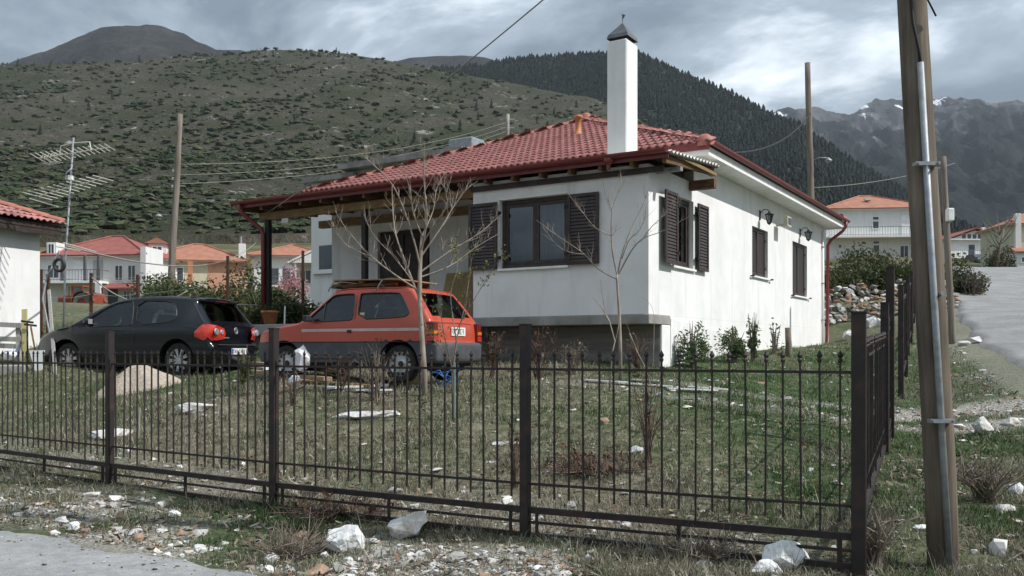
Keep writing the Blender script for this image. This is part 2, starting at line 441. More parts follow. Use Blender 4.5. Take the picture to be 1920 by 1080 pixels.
def gravel_mask(x, y):
    n = (fbm(x*2.0, y*2.0, 3, 31)-0.5)*0.7
    g = np.maximum(1-ss(0.12, 0.5, seg_dist(x,y,TRACK1)+n), 1-ss(0.12, 0.5, seg_dist(x,y,TRACK2)+n))*(0.38+0.62*ss(4.2,5.6,x))
    fs = fence_side(x, y); verge = ss(-2.6,-2.0,fs)*(1-ss(-0.6,-0.1,fs))*ss(0.42,0.56,fbm(x*0.9+3,y*0.9,3,77))*(1-ss(3.2,4.0,x))
    g = np.maximum(g, verge*0.85)
    foot = ss(0.0,0.2,fs)*(1-ss(0.7,1.3,fs))*(1-ss(2.2,2.6,x))*0.42*ss(0.3,0.5,fbm(x*1.3,y*1.3,3,41))
    g = np.maximum(g, foot)
    u = road_u(x,y); g = np.maximum(g, ss(-1.6,-0.2,u+(fbm(x*.8,y*.8,2,9)-.5)*1.6)*(1-ss(0,1,u))*ss(9,12,y)*(1-ss(60,65,y))*0.5)
    return np.clip(g, 0, 1)
def green_mask(x, y):
    n = fbm(x*0.42, y*0.42, 4, 21)
    right = ss(0.8, 3.0, x + (y-10)*0.02); left = 1-ss(-5.6, -3.6, x - (y-12)*0.2)
    base = np.maximum(right*1.15, left*0.9)*(1-.7*ss(19,30,y))
    fs = fence_side(x, y); base = np.where(fs < 0, 0.55, base)
    return np.clip(0.24 + 0.66*base + (n-0.5)*1.5, 0, 1)
gm, gr = gravel_mask(GX, GY), green_mask(GX, GY)
t = NT('yard_soil')
t.set(rough=0.95, spec=0.1)
wv = t.world()
nA, nB, nC = t.noise(wv, 1.1, 6, 0.6), t.noise(wv, 7, 6, 0.65), t.noise(wv, 38, 5, 0.6)
dry = t.ramp(nB, [(0.3, (0.09, 0.072, 0.054)), (0.5, (0.18, 0.155, 0.112)), (0.68, (0.31, 0.28, 0.215))])
grn = t.ramp(nB, [(0.3, (0.034, 0.060, 0.024)), (0.52, (0.060, 0.092, 0.036)), (0.64, (0.12, 0.12, 0.075)), (0.78, (0.19, 0.175, 0.125))])
grv = t.ramp(nC, [(0.28, (0.13, 0.115, 0.095)), (0.5, (0.30, 0.28, 0.245)), (0.7, (0.52, 0.50, 0.46))])
far_c = t.ramp(t.noise(wv, 0.12, 6, 0.6), [(0.35, (0.05, 0.062, 0.028)), (0.5, (0.10, 0.095, 0.05)), (0.68, (0.21, 0.17, 0.12))])
c = t.mix(t.attr('green', 'Fac'), dry, grn)
gfac = t.mth('MULTIPLY', t.attr('gravel', 'Fac'), t.ramp(nC, [(0.32, (0.25,)*3), (0.5, (1,1,1))]))
c = t.mix(gfac, c, grv)
geo = t.node('ShaderNodeNewGeometry'); sp = t.node('ShaderNodeSeparateXYZ'); t.l.new(geo.outputs['Position'], sp.inputs[0])
mr = t.node('ShaderNodeMapRange'); mr.inputs[1].default_value = 30; mr.inputs[2].default_value = 60; t.l.new(sp.outputs['Y'], mr.inputs[0])
c = t.mix(mr.outputs[0], c, far_c)
t.base(c)
t.bump(t.mth('ADD', t.mth('MULTIPLY', nB, 0.6), t.mth('MULTIPLY', nC, 0.5)), 0.9, 0.06)
M['soil'] = t.m
ground = fast_mesh('ground', np.stack([GX, GY, GZ], -1).reshape(-1,3), GF, M['soil'], smooth=True, extra={'gravel': gm, 'green': gr})
tag(ground, kind='structure')

# asphalt sheets
def asphalt(name, c1, c2):
    t = NT(name); t.set(rough=0.9, spec=0.25); v = t.world()
    a = t.ramp(t.noise(v, 0.9, 6, 0.6), [(0.35, c1), (0.65, c2)])
    f = t.mix(1.0, t.ramp(t.noise(v, 90, 4, 0.8), [(0.32, (0.55,)*3), (0.62, (1.0,)*3)]), t.ramp(t.noise(v, 9, 6, 0.7), [(0.3, (0.70,)*3), (0.6, (1.0,)*3)]), 'MULTIPLY')
    sp = t.ramp(t.noise(v, 45, 2), [(0.66, (0,0,0)), (0.72, (1,1,1))])
    t.base(t.mix(t.mth('MULTIPLY', sp, 0.35), t.mix(1.0, a, f, 'MULTIPLY'), (0.55,0.54,0.52)))
    t.bump(t.noise(v, 150, 3), 0.5, 0.006); return t.m
M['asphalt'] = asphalt('grey_asphalt', (0.30,0.303,0.303), (0.42,0.422,0.42))
xs = np.concatenate([np.arange(-30, -12, 0.6), np.arange(-12, 14.01, 0.12)])
k = np.linspace(0, 1, 40)**1.6
ex = np.interp(xs, [p[0] for p in LANE_EDGE], [p[1] for p in LANE_EDGE]) + (fbm(xs*1.5, xs*0+2, 4, 3)-0.5)*0.42 + (fbm(xs*7, xs*0+5, 3, 8)-0.5)*0.16
LX = np.repeat(xs[:,None], len(k), 1); LY = ex[:,None] - k[None,:]*7.5
LZ = T(LX, LY) + 0.022*ss(0, 0.02, np.repeat(k[None,:], len(xs), 0)) - 0.02*(k[None,:] == 0)
LZ += (fbm(LX*0.8, LY*0.8, 2, 4)-0.5)*0.006
ii = np.arange(LX.size).reshape(LX.shape)
lane = fast_mesh('road', np.stack([LX,LY,LZ],-1).reshape(-1,3), np.stack([ii[:-1,:-1],ii[1:,:-1],ii[1:,1:],ii[:-1,1:]],-1).reshape(-1,4), M['asphalt'], smooth=True)
tag(lane, kind='structure')
ys = np.arange(6.5, 72, 0.45); kk = np.linspace(0, 1, 26)
le = np.interp(ys, [p[1] for p in ROAD], [p[0] for p in ROAD]) + (fbm(ys*0.7, ys*0+1, 4, 13)-0.5)*0.8
wd = np.interp(ys, [p[1] for p in ROAD], ROAD_W)
RX = le[:,None] + kk[None,:]*wd[:,None]; RY = np.repeat(ys[:,None], len(kk), 1)
RZ = T(RX, RY) + np.where((kk[None,:] == 0) | (kk[None,:] == 1), -0.10, 0.045 + 0.002*RY)
ii = np.arange(RX.size).reshape(RX.shape)
M['asphalt2'] = asphalt('pale_asphalt', (0.27,0.268,0.262), (0.37,0.366,0.358))
side_road = fast_mesh('side_road', np.stack([RX,RY,RZ],-1).reshape(-1,3), np.stack([ii[:-1,:-1],ii[:-1,1:],ii[1:,1:],ii[1:,:-1]],-1).reshape(-1,4), M['asphalt2'], smooth=True)
tag(side_road, kind='structure')

# ------------------------------------------------------------------ hills
def hill(name, sky_px, Rn, base_y, d0, m, na=220, nd=90, noise=(8, 60), ridged=0.0, power=0.85, fall=0.5, seed=1, fine=0.0):
    """terrain that climbs from distance d0 to its crest Rn; crest heights surveyed along its skyline"""
    px = np.array([p[0] for p in sky_px], float); py = np.array([p[1] for p in sky_px], float)
    a = np.linspace((px[0]-960)/FPX, (px[-1]-960)/FPX, na); pxa = a*FPX+960
    e1 = (HY-np.interp(pxa, px, py))/FPX; e0 = (HY-base_y)/FPX
    Rc = np.interp(pxa, [p[0] for p in sky_px], [p[2] if len(p) > 2 else Rn for p in sky_px])
    tau = np.concatenate([np.linspace(0,1,nd), 1+np.linspace(0.02,0.5,14)])
    A, TT = np.meshgrid(a, tau); E1 = np.repeat(e1[None,:], len(tau), 0); RC = np.repeat(Rc[None,:], len(tau), 0)
    D = d0 + (RC-d0)*TT
    up = np.clip(TT,0,1)
    Zc = EYE + RC*E1; Z0 = EYE + d0*e0
    E = e0 + (E1-e0)*up**power
    Z = EYE + D*E
    beyond = TT > 1
    Z = np.where(beyond, Zc - (TT-1)*(RC-d0)*fall*np.clip(Zc/RC,0.1,1), Z)
    X, Y = A*D, D
    sc = noise[1]
    n = fbm(X/sc+seed*3.1, Y/sc, 5, seed)-0.5
    if ridged: 
        rg = 1-np.abs(2*fbm(X/(sc*0.8)+seed, Y/(sc*1.8), 5, seed+7)-1); n = n*(1-ridged)+(rg-0.75)*1.6*ridged
    if fine: n = n + (1-np.abs(2*fbm(X/(sc*.28)+seed, Y/(sc*.5), 5, seed+17)-1)-.75)*fine
    Z = Z + n*noise[0]*np.sin(np.clip(TT,0,1)*math.pi*0.93)**0.7
    Z[0] -= 0.07*d0
    ii = np.arange(X.size).reshape(X.shape)
    o = fast_mesh(name, np.stack([X,Y,Z],-1).reshape(-1,3), np.stack([ii[:-1,:-1],ii[:-1,1:],ii[1:,1:],ii[1:,:-1]],-1).reshape(-1,4), m, smooth=True)
    tag(o, kind='structure')
    return X, Y, Z, TT
t = NT('scrub_hillside'); t.set(rough=1.0, spec=0.05); v = t.world()
n1_, n2_, n3_ = t.noise(v, 0.012, 6, 0.6), t.noise(v, 0.16, 8, 0.75), t.noise(v, 0.5, 4, 0.6)
c = t.ramp(n2_, [(0.3, (0.050,0.052,0.038)), (0.5, (0.078,0.075,0.056)), (0.72, (0.125,0.114,0.092))])
c2 = t.ramp(n2_, [(0.3, (0.034,0.044,0.024)), (0.6, (0.060,0.065,0.039)), (0.75, (0.115,0.104,0.075))])
c = t.mix(t.ramp(n1_, [(0.4,(0,0,0)),(0.6,(1,1,1))]), c, c2)
rk = t.ramp(t.mth('ADD', t.mth('MULTIPLY', t.noise(v, 0.035, 5, 0.7), 0.6), t.mth('MULTIPLY', t.noise(v, 0.22, 4, 0.7), 0.4)), [(0.585,(0,0,0)),(0.63,(1,1,1))])
c = t.mix(rk, c, (0.33,0.32,0.30))
geo = t.node('ShaderNodeNewGeometry'); sp = t.node('ShaderNodeSeparateXYZ'); t.l.new(geo.outputs['Position'], sp.inputs[0])
red = t.ramp(t.mth('ADD', t.mth('DIVIDE', sp.outputs['Z'], 100.0), t.mth('MULTIPLY', t.noise(v, 0.03, 4), 0.14)), [(0.16,(1,1,1)),(0.345,(0,0,0))])
c = t.mix(t.mth('MULTIPLY', red, 0.75), c, t.ramp(n2_, [(0.35,(0.13,0.085,0.058)),(0.55,(0.20,0.15,0.115)),(0.72,(0.30,0.28,0.25))]))
t.base(c); t.bump(t.mth('ADD', n2_, n3_), 1.0, 3.0); M['scrub'] = t.m
t = NT('pine_slope'); t.set(rough=1.0, spec=0.03); v = t.world()
t.base(t.ramp(t.noise(v, 0.03, 6, 0.65), [(0.35,(0.018,0.026,0.020)),(0.6,(0.032,0.042,0.028)),(0.74,(0.06,0.06,0.045))])); M['pine_slope'] = t.m
t = NT('bare_mountain'); t.set(rough=1.0, spec=0.03); v = t.world((1,1,0.6))
t.base(t.ramp(t.noise(v, 0.006, 8, 0.65), [(0.35,(0.018,0.019,0.019)),(0.5,(0.036,0.036,0.034)),(0.7,(0.07,0.068,0.062))])); t.bump(t.noise(v, 0.03, 6, 0.7), 1.0, 25.0); M['bare'] = t.m
t = NT('far_mountain'); t.set(rough=1.0, spec=0.03); v = t.world((1,0.3,0.35))
nf = t.noise(v, 0.008, 9, 0.70); ng = t.noise(v, 0.0016, 6, 0.6)
rock = t.ramp(nf, [(0.34,(0.030,0.033,0.038)),(0.5,(0.064,0.066,0.072)),(0.66,(0.15,0.148,0.152))])
geo = t.node('ShaderNodeNewGeometry'); sp = t.node('ShaderNodeSeparateXYZ'); t.l.new(geo.outputs['Position'], sp.inputs[0])
mr = t.node('ShaderNodeMapRange'); mr.inputs[1].default_value = 1000; mr.inputs[2].default_value = 520; t.l.new(sp.outputs['Z'], mr.inputs[0])
fm = t.ramp(t.mth('ADD', t.mth('MULTIPLY', mr.outputs[0], 0.20), t.mth('MULTIPLY', t.noise(v, 0.007, 9, 0.68), 0.80)), [(0.47,(0,0,0)),(0.52,(1,1,1))])
c = t.mix(t.mth('MULTIPLY', fm, 0.9), rock, (0.014,0.020,0.021))
sn = t.ramp(t.mth('ADD', t.mth('MULTIPLY', t.noise(t.world((1,0.35,0.3)), 0.016, 5, 0.6), 0.6), t.mth('DIVIDE', sp.outputs['Z'], 4000.0)), [(0.618,(0,0,0)),(0.628,(1,1,1))])
c = t.mix(sn, c, (0.85,0.86,0.88))
t.base(c); t.bump(nf, 1.0, 40.0); M['far_mountain'] = t.m

HILL1 = [(-1300,330,900),(-900,270,950),(-560,205,980),(-260,165,980),(-120,140,980),(0,120,980),(150,119,980),(270,113,997),(400,101,1015),(480,98,1015),(560,96,1015),(640,101,997),(720,113,980),(800,130,953),(900,150,927),(1000,166,901),(1100,181,875),(1160,200,822),(1250,262,735),(1350,330,665),(1500,415,577),(1640,450,525),(1760,470,490)]
h1 = hill('scrub_hill', HILL1, 980, 448, 165, M['scrub'], 330, 120, (26, 90), 0.25, 0.8, 0.4, 3)
FOREST = [(640,150,1500),(740,140,1500),(840,131,1450),(900,124,1400),(1000,112,1350),(1110,101,1300),(1200,103,1250),(1250,123,1230),(1330,155,1200),(1400,190,1150),(1500,240,1080),(1600,305,1000),(1700,360,950),(1800,420,900),(1900,462,860),(2000,490,850),(2100,500,850)]
h2 = hill('pine_hill', FOREST, 1300, 500, 420, M['pine_slope'], 200, 80, (40, 160), 0.3, 0.8, 0.4, 11)
hill('bald_peak', [(-60,160,2400),(20,118,2400),(100,92,2400),(160,66,2400),(185,54,2400),(215,48,2400),(270,45,2400),(300,48,2400),(325,57,2400),(345,63,2400),(365,77,2400),(385,84,2400),(405,96,2400),(450,93,2400),(520,100,2400),(640,130,2400)], 2400, 330, 900, M['bare'], 200, 90, (60, 260), 0.3, 0.9, 0.5, 17, fine=0.5)
hill('bald_ridge', [(600,170,2600),(680,130,2600),(740,114,2600),(770,107,2600),(820,104,2600),(870,105,2600),(910,110,2600),(960,125,2600),(1050,160,2600)], 2600, 330, 1500, M['bare'], 90, 40, (40, 220), 0.3, 0.9, 0.5, 23)
hill('snowy_mountain', [(1250,330,3600),(1330,270,3600),(1400,240,3700),(1460,222,3700),(1500,212,3700),(1560,206,3700),(1600,202,3700),(1640,193,3700),(1665,199,3700),(1690,197,3700),(1740,199,3600),(1800,196,3500),(1835,192,3300),(1870,196,3300),(1920,199,3200),(2000,190,3200),(2150,200,3200),(2300,260,3200)], 3600, 470, 1350, M['far_mountain'], 340, 200, (260, 420), 0.75, 0.9, 0.5, 29, fine=0.55)

def tri_blob(n, seed, flat=0.75, size=0.34):
    """leafy clump: n triangles spread over and through a half ellipsoid of radius 1"""
    rg = np.random.default_rng(seed); d = rg.normal(size=(n,3)); d /= np.linalg.norm(d,axis=1)[:,None]; d[:,2] = np.abs(d[:,2])*flat
    c = d*(0.55+0.45*rg.random((n,1))**0.5)
    e = rg.normal(size=(n,3,3))*size
    return (c[:,None,:]+e).reshape(-1,3), np.arange(3*n).reshape(-1,3)
def cone_tree(seed, tiers=2, n=5):
    rg = np.random.default_rng(seed); V, F = [], []
    for k in range(tiers):
        z0 = 0.06+0.36*k; z1 = min(1.0, z0+0.62); r = 0.21*(1-0.30*k)
        o = len(V)
        for j in range(n):
            a = 2*math.pi*(j+0.5*k)/n; rr = r*rg.uniform(0.75,1.25); V.append((rr*math.cos(a), rr*math.sin(a), z0+rg.uniform(-.03,.03)))
        V.append((rg.uniform(-.02,.02), rg.uniform(-.02,.02), z1)); top = len(V)-1
        for j in range(n): F.append((o+j, o+(j+1)%n, top))
    return np.array(V), np.array(F)
def scatter(name, temps, P, S, cols, m, seed=0, tilt=0.0, parent=None, squash=None):
    rg = np.random.default_rng(seed); VV, FF, CC, o = [], [], [], 0
    ti = rg.integers(0, len(temps), len(P))
    for k, (tv, tf) in enumerate(temps):
        s = np.where(ti == k)[0]
        if not len(s): continue
        a = rg.random(len(s))*2*math.pi; ca, sa = np.cos(a), np.sin(a)
        x = tv[None,:,0]*ca[:,None]-tv[None,:,1]*sa[:,None]; y = tv[None,:,0]*sa[:,None]+tv[None,:,1]*ca[:,None]; z = np.repeat(tv[None,:,2], len(s), 0)
        if tilt:
            tx = rg.normal(size=(len(s),1))*tilt; ty = rg.normal(size=(len(s),1))*tilt
            x, y, z = x+z*tx, y+z*ty, z-x*tx-y*ty
        sc_ = S[s]; sc_ = sc_ if sc_.ndim == 2 else np.repeat(sc_[:,None], 3, 1)
        v = np.stack([x*sc_[:,0:1], y*sc_[:,1:2], z*sc_[:,2:3]], -1) + P[s][:,None,:]
        f = tf[None,:,:] + (np.arange(len(s))*len(tv))[:,None,None] + o
        VV.append(v.reshape(-1,3)); FF.append(f.reshape(-1,tf.shape[1])); CC.append(np.repeat(cols[s], len(tv), 0)); o += v.shape[0]*v.shape[1]
    CCa = np.concatenate(CC)
    return fast_mesh(name, np.concatenate(VV), np.concatenate(FF), m, parent, col=CCa)
def blob_bush(seed):
    rg_ = np.random.default_rng(900+seed); n = 15; p = rg_.normal(size=(n,3)); p /= np.linalg.norm(p,axis=1)[:,None]; p[:,2] = p[:,2]*.62+.42; p *= (.75+.35*rg_.random((n,1)))
    bm = bmesh.new()
    for a in p: bm.verts.new(a)
    r_ = bmesh.ops.convex_hull(bm, input=bm.verts[:]); junk = [g for g in r_['geom_interior']+r_['geom_unused'] if isinstance(g, bmesh.types.BMVert)]
    if junk: bmesh.ops.delete(bm, geom=list(set(junk)), context='VERTS')
    bmesh.ops.triangulate(bm, faces=bm.faces[:]); bm.verts.index_update(); V = np.array([q.co[:] for q in bm.verts]); F = np.array([[q.index for q in f.verts] for f in bm.faces]); bm.free()
    tv_, tf_ = tri_blob(26, seed, .95, .13); return np.concatenate([V, tv_*1.02]), np.concatenate([F, tf_+len(V)])
M['leafy'] = attr_mat('scrub_leaves', var=0.3, vscale=0.6)
rng = np.random.default_rng(4)
def sample_hill(h, n, weight, tau_hi=1.02):
    X, Y, Z, TT = h; ok = (TT.ravel() <= tau_hi) & (TT.ravel() > 0.01)
    w = (weight(X, Y, Z, TT)*Y*np.gradient(Y, axis=0)).ravel()*ok; w = np.clip(w, 0, None); w /= w.sum()
    i = rng.choice(X.size, n, p=w); gxx = np.gradient(X, axis=1).ravel()[i]; gyy = np.gradient(Y, axis=0).ravel()[i]
    gzx = np.gradient(Z, axis=1).ravel()[i]; gzy = np.gradient(Z, axis=0).ravel()[i]; gxy = np.gradient(X, axis=0).ravel()[i]
    u, w2 = rng.random(n)-0.5, rng.random(n)-0.5
    return np.stack([X.ravel()[i]+u*gxx+w2*gxy, Y.ravel()[i]+w2*gyy, Z.ravel()[i]+u*gzx+w2*gzy], -1)
def w1(X, Y, Z, TT):
    n = fbm(X/60, Y/90, 4, 71)
    lowleft = (1-ss(0.1,0.6,TT))*(1-ss(-60,150,X))
    return ss(0.38,0.70,n+lowleft*0.28)*(0.25+ss(0.35,0.65,fbm(X/12,Y/20,3,5)))+0.24
P = np.concatenate([sample_hill(h1, 13000, w1), sample_hill(h1, 6500, lambda X,Y,Z,TT: (1-ss(.08,.6,TT))*(1-ss(-150,120,X))*(.15+ss(.38,.6,fbm(X/30,Y/45,3,44))))])
S_ = (0.30+1.35*rng.random(len(P))**2.4)*(1+.25*(1-ss(-80,100,P[:,0])))*(1.0+0.6*ss(250,600,P[:,1])); S_ = np.stack([S_*1.15, S_*1.15, S_*(0.75+0.35*rng.random(len(P)))], -1)
pal = np.array([(0.048,0.064,0.028),(0.036,0.052,0.024),(0.066,0.078,0.038),(0.080,0.080,0.050),(0.042,0.060,0.030)])
cols = pal[rng.integers(0,5,len(P))]*(0.75+0.5*rng.random((len(P),1)))
P[:,2] -= 0.05
sc1 = scatter('scrub_bushes', [blob_bush(k) for k in range(8)], P, S_, cols, M['leafy'], 5)
tag(sc1, 'low dark green scrub covering the near hillside', 'scrub', kind='stuff')
Pc = sample_hill(h1, 160, lambda X,Y,Z,TT: ss(0.72,0.98,TT)*ss(80,200,X)+0.03)
cols = np.array([(0.020,0.030,0.018)])*(0.8+0.5*rng.random((len(Pc),1)))
tag(scatter('hillside_conifers', [cone_tree(k) for k in range(5)], Pc, (2.5+3.5*rng.random(len(Pc)))*np.array([[1.5],[1.5],[1]]).T[0][None,:].repeat(len(Pc),0)[:,0], cols, M['leafy'], 6), 'sparse small dark conifers dotted along the scrub hill crest', 'conifers', kind='stuff')
Pf = sample_hill(h2, 30000, lambda X,Y,Z,TT: 0.25+ss(0.0,0.3,TT), 1.03)
hh = 2.6+5.5*rng.random(len(Pf))**1.3+2.5*(rng.random(len(Pf)) < .06); Sf = np.stack([hh*(1.4+.9*rng.random(len(Pf))), hh*(1.4+.9*rng.random(len(Pf))), hh], -1)
cols = np.array([(0.011,0.018,0.015)])*(0.65+0.7*rng.random((len(Pf),1)))*np.array([[1,1,1.0]])
tag(scatter('pine_forest', [cone_tree(k) for k in range(6)], Pf, Sf, cols, M['leafy'], 7), 'dense dark pine forest covering the hill behind the house', 'forest', kind='stuff')
# ------------------------------------------------------------------ main house
UR = Vector((0.526, 0.8506)); HX = Vector((0.8506, -0.526))     # along the right wall (away), and outwards to the right
H_RZ = math.atan2(HX.y, HX.x); C0 = Vector((2.424, 16.0, 0.0))
house = empty('white_house', C0, H_RZ)
tag(house, 'white stucco bungalow with red hipped tile roof, tall chimney and brown shutters', 'house')
def hworld(x, y, z): return Vector((C0.x + HX.x*x + UR.x*y, C0.y + HX.y*x + UR.y*y, z))
FLOOR = 2.25; WTOP = 5.34; WL = -9.66; YB = 2.27; YE = 13.5; FR = -3.76     # wall top, left end, main front wall, back, front room left

def wall_holes(mb, axis, c, u0, u1, z0, z1, holes, depth, inward):
    """wall face in plane axis=c spanning u0..u1 x z0..z1, with rectangular openings that have reveals of given depth"""
    us = sorted({u0, u1, *[h[0] for h in holes], *[h[1] for h in holes]}); zs = sorted({z0, z1, *[h[2] for h in holes], *[h[3] for h in holes]})
    P = (lambda u, z, o=0: (c+o, u, z)) if axis == 'x' else (lambda u, z, o=0: (u, c+o, z))
    for a, b in zip(us[:-1], us[1:]):
        for d, e in zip(zs[:-1], zs[1:]):
            mu, mz = (a+b)/2, (d+e)/2
            if any(h[0] < mu < h[1] and h[2] < mz < h[3] for h in holes): continue
            mb.add([P(a,d),P(b,d),P(b,e),P(a,e)], [(0,1,2,3)])
    o = depth*inward
    for a, b, d, e in holes:
        mb.add([P(a,d),P(b,d),P(b,e),P(a,e),P(a,d,o),P(b,d,o),P(b,e,o),P(a,e,o)], [(0,1,5,4),(1,2,6,5),(2,3,7,6),(3,0,4,7)])

WF = (-3.137, -1.62, 3.19, 4.53)      # front window opening x0,x1,z0,z1
WR = [(1.08, 2.25, 3.20, 4.55), (6.14, 7.44, 3.37, 4.54), (9.78, 11.36, 3.10, 4.56)]   # right wall openings y0,y1,z0,z1
DOOR = (-8.15, -6.55, FLOOR, 4.52)
mb = MB()
wall_holes(mb, 'x', 0.0, 0.0, 2.26, FLOOR, 4.92, WR[:1], 0.16, -1)
wall_holes(mb, 'x', 0.0, 2.26, YE, FLOOR, WTOP, WR[1:], 0.16, -1)
wall_holes(mb, 'y', 2.26, FR, 0.0, 4.92, WTOP, [], 0.1, 1)
wall_holes(mb, 'y', 0.0, FR, 0.0, FLOOR, 4.92, [WF], 0.16, 1)
wall_holes(mb, 'x', FR, 0.0, YB, FLOOR, 4.92, [], 0.1, 1)
wall_holes(mb, 'y', YB, WL, FR, FLOOR, WTOP, [DOOR], 0.14, 1)
wall_holes(mb, 'x', WL, YB, YE, FLOOR, WTOP, [], 0.1, 1)
wall_holes(mb, 'y', YE, WL, 0.0, FLOOR, WTOP, [], 0.1, -1)
mb.add([(WL,YB,WTOP),(0,YB,WTOP),(0,YE,WTOP),(WL,YE,WTOP)], [(0,1,2,3)])
mb.add([(FR,0,4.92),(0,0,4.92),(0,YB,4.92),(FR,YB,4.92)], [(0,1,2,3)])
mb.build('wall', M['wall'], house)
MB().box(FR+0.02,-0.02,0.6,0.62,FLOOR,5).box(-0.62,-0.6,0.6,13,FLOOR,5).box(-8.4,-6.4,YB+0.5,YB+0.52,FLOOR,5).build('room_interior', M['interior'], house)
# floor slab that juts out in front of the recessed foundation
MB().bbox(FR-0.0, 0.025, -0.03, 0.984, 2.07, 2.245, 0.012).build('floor_slab', M['concrete'], house)
f = MB(); f.box(FR+0.02, -0.03, 0.577, 0.9, 0.4, 2.065); f.build('foundation_wall', M['foundation'], house)
for k in range(5):       # formwork joints of the concrete: shallow board courses
    MB().box(FR+0.02, -0.035, 0.565-0.004*(k%2), 0.578, 0.95+0.225*k, 0.95+0.225*k+0.205).build('formwork_course', M['foundation'], house)
MB().bbox(-0.03, 0.02, 0.575, 0.98, 0.4, 2.068, 0.01).build('foundation_pier', M['wall'], house)
p = MB()
# right-hand plinth: slightly proud, its top edge stepping down along the wall
p.prism([(0.0,0.985,0.4),(0.0,4.2,0.4),(0.0,4.2,1.95),(0.0,2.6,2.10),(0.0,0.985,2.19)], (0.03,0,0))
p.prism([(-0.1,0.985,0.4),(-0.1,YE,0.4),(-0.1,YE,2.249),(-0.1,0.985,2.249)], (0.099,0,0))
p.build('plinth', M['wall'], house)
b = MB(); b.box(WL, WL+0.1, YB, YE, 0.4, 2.249); b.box(WL, -0.1, YE-0.1, YE-0.002, 0.4, 2.249); b.build('rear_plinth', M['concrete'], house)
# terrace in front of the recessed part
MB().bbox(-10.3, FR-0.005, -0.25, YB+0.05, 1.95, 2.2, 0.015).build('terrace_slab', M['concrete'], house)
MB().box(-10.2, FR-0.05, 0.1, YB, 0.4, 1.948).build('terrace_base', M['foundation'], house)

# windows -----------------------------------------------------------
def lpane(name, mbx, m, parent): return mbx.build(name, m, parent)
def frame_rect(axis, c, u0, u1, z0, z1, w, th):
    m_ = MB()
    def B(a,b,d,e):
        if axis == 'y': m_.box(a,b,c,c+th,d,e)
        else: m_.box(c-th,c,a,b,d,e)
    B(u0,u1,z1-w,z1); B(u0,u1,z0,z0+w); B(u0,u0+w,z0+w,z1-w); B(u1-w,u1,z0+w,z1-w)
    return m_
# front window
win = frame_rect('y', 0.10, WF[0]+.003, WF[1]-.003, WF[2]+.003, WF[3]-.003, 0.07, 0.07).build('window', M['shutter'], house)
midx = (WF[0]+WF[1])/2
for a, bb in ((WF[0]+.075, midx-.003), (midx+.003, WF[1]-.075)):
    frame_rect('y', 0.118, a, bb, WF[2]+.078, WF[3]-.078, 0.065, 0.045).build('sash', M['shutter'], win)
    MB().box(a+.06, bb-.06, 0.135, 0.14, WF[2]+.135, WF[3]-.135).build('pane', M['glass'], win)
MB().box(WF[0]+.1, WF[1]-.1, 0.30, 0.31, WF[2]+.05, WF[3]-.02).build('curtain', M['curtain'], win)
MB().bbox(WF[0]-.03, WF[1]+.03, -0.05, 0.16, WF[2]-.045, WF[2]+.001, .006).build('window_sill', M['white_trim'], win)
MB().bbox(WF[0]-.02, WF[1]+.02, -0.02, 0.03, WF[3]+.001, WF[3]+.03, .005).build('lintel_trim', M['white_trim'], win)
def shutter(parent, axis, u0, u1, z0, z1, c, sgn, th=0.035, hinge_u=None, mid_div=False, slat_m=None):
    """louvred shutter lying in plane axis=c; sgn = outward direction along the axis"""
    w = 0.06
    P = (lambda a,b,o0,o1,d,e: (a,b,c+min(sgn*o0,sgn*o1),c+max(sgn*o0,sgn*o1),d,e)) if axis == 'y' else (lambda a,b,o0,o1,d,e: (c+min(sgn*o0,sgn*o1),c+max(sgn*o0,sgn*o1),a,b,d,e))
    m_ = MB(); m_.box(*P(u0,u0+w,0,th,z0,z1)); m_.box(*P(u1-w,u1,0,th,z0,z1)); m_.box(*P(u0+w,u1-w,0,th,z0,z0+w)); m_.box(*P(u0+w,u1-w,0,th,z1-w,z1))
    if mid_div: 
        um = (u0+u1)/2; m_.box(*P(um-.03,um+.03,0,th+.006,z0+w,z1-w))
    sh = m_.build('shutter', M['shutter'], parent)
    n = int(round((z1-z0-2*w)/0.062)); st = (z1-z0-2*w)/n; me = None
    for i in range(n):
        zc_ = z0+w+st*(i+.5)
        if me is None:
            q = MB()
            # slat: tilted thin board, centred at origin
            a0, a1 = u0+w-.002-(u0+u1)/2, u1-w+.002-(u0+u1)/2
            pts = [(0.002,-st*.62),(0.010,-st*.62),(th-.004,st*.34),(th-.012,st*.40)]
            pts = [(th-.006 - (o-0.002), z) for o, z in pts]
            if axis == 'y': q.prism([(a0, sgn*o, z) for o, z in pts], (a1-a0,0,0))
            else: q.prism([(sgn*o, a0, z) for o, z in pts], (0,a1-a0,0))
            ob = q.build('slat', M['shutter'], sh); me = ob.data
        else:
            ob = bpy.data.objects.new('slat', me); COL.objects.link(ob); ob.parent = sh
        ob.location = ((u0+u1)/2, c, zc_) if axis == 'y' else (c, (u0+u1)/2, zc_)
    q = MB(); bo = (0.006, 0.010)
    q.box(*P(u0+w,u1-w,0.001,0.005,z0+w,z1-w)); q.build('backing', M['black'], sh)
    if hinge_u is not None:
        for hz in (z0+.22, z1-.22):
            q = MB(); a, b2 = sorted((hinge_u, (u0 if abs(hinge_u-u0) < abs(hinge_u-u1) else u1)))
            q.box(*P(a-.02,b2+.02,-.02,th+.012,hz-.03,hz+.03)); q.build('hinge', M['black'], sh)
    return sh
shutter(house, 'y', -3.83, -3.165, WF[2]+.0, WF[3]-.03, -0.035, -1, hinge_u=-3.11)
shutter(house, 'y', -1.60, -0.955, WF[2]+.0, WF[3]-.03, -0.035, -1, hinge_u=-1.64)
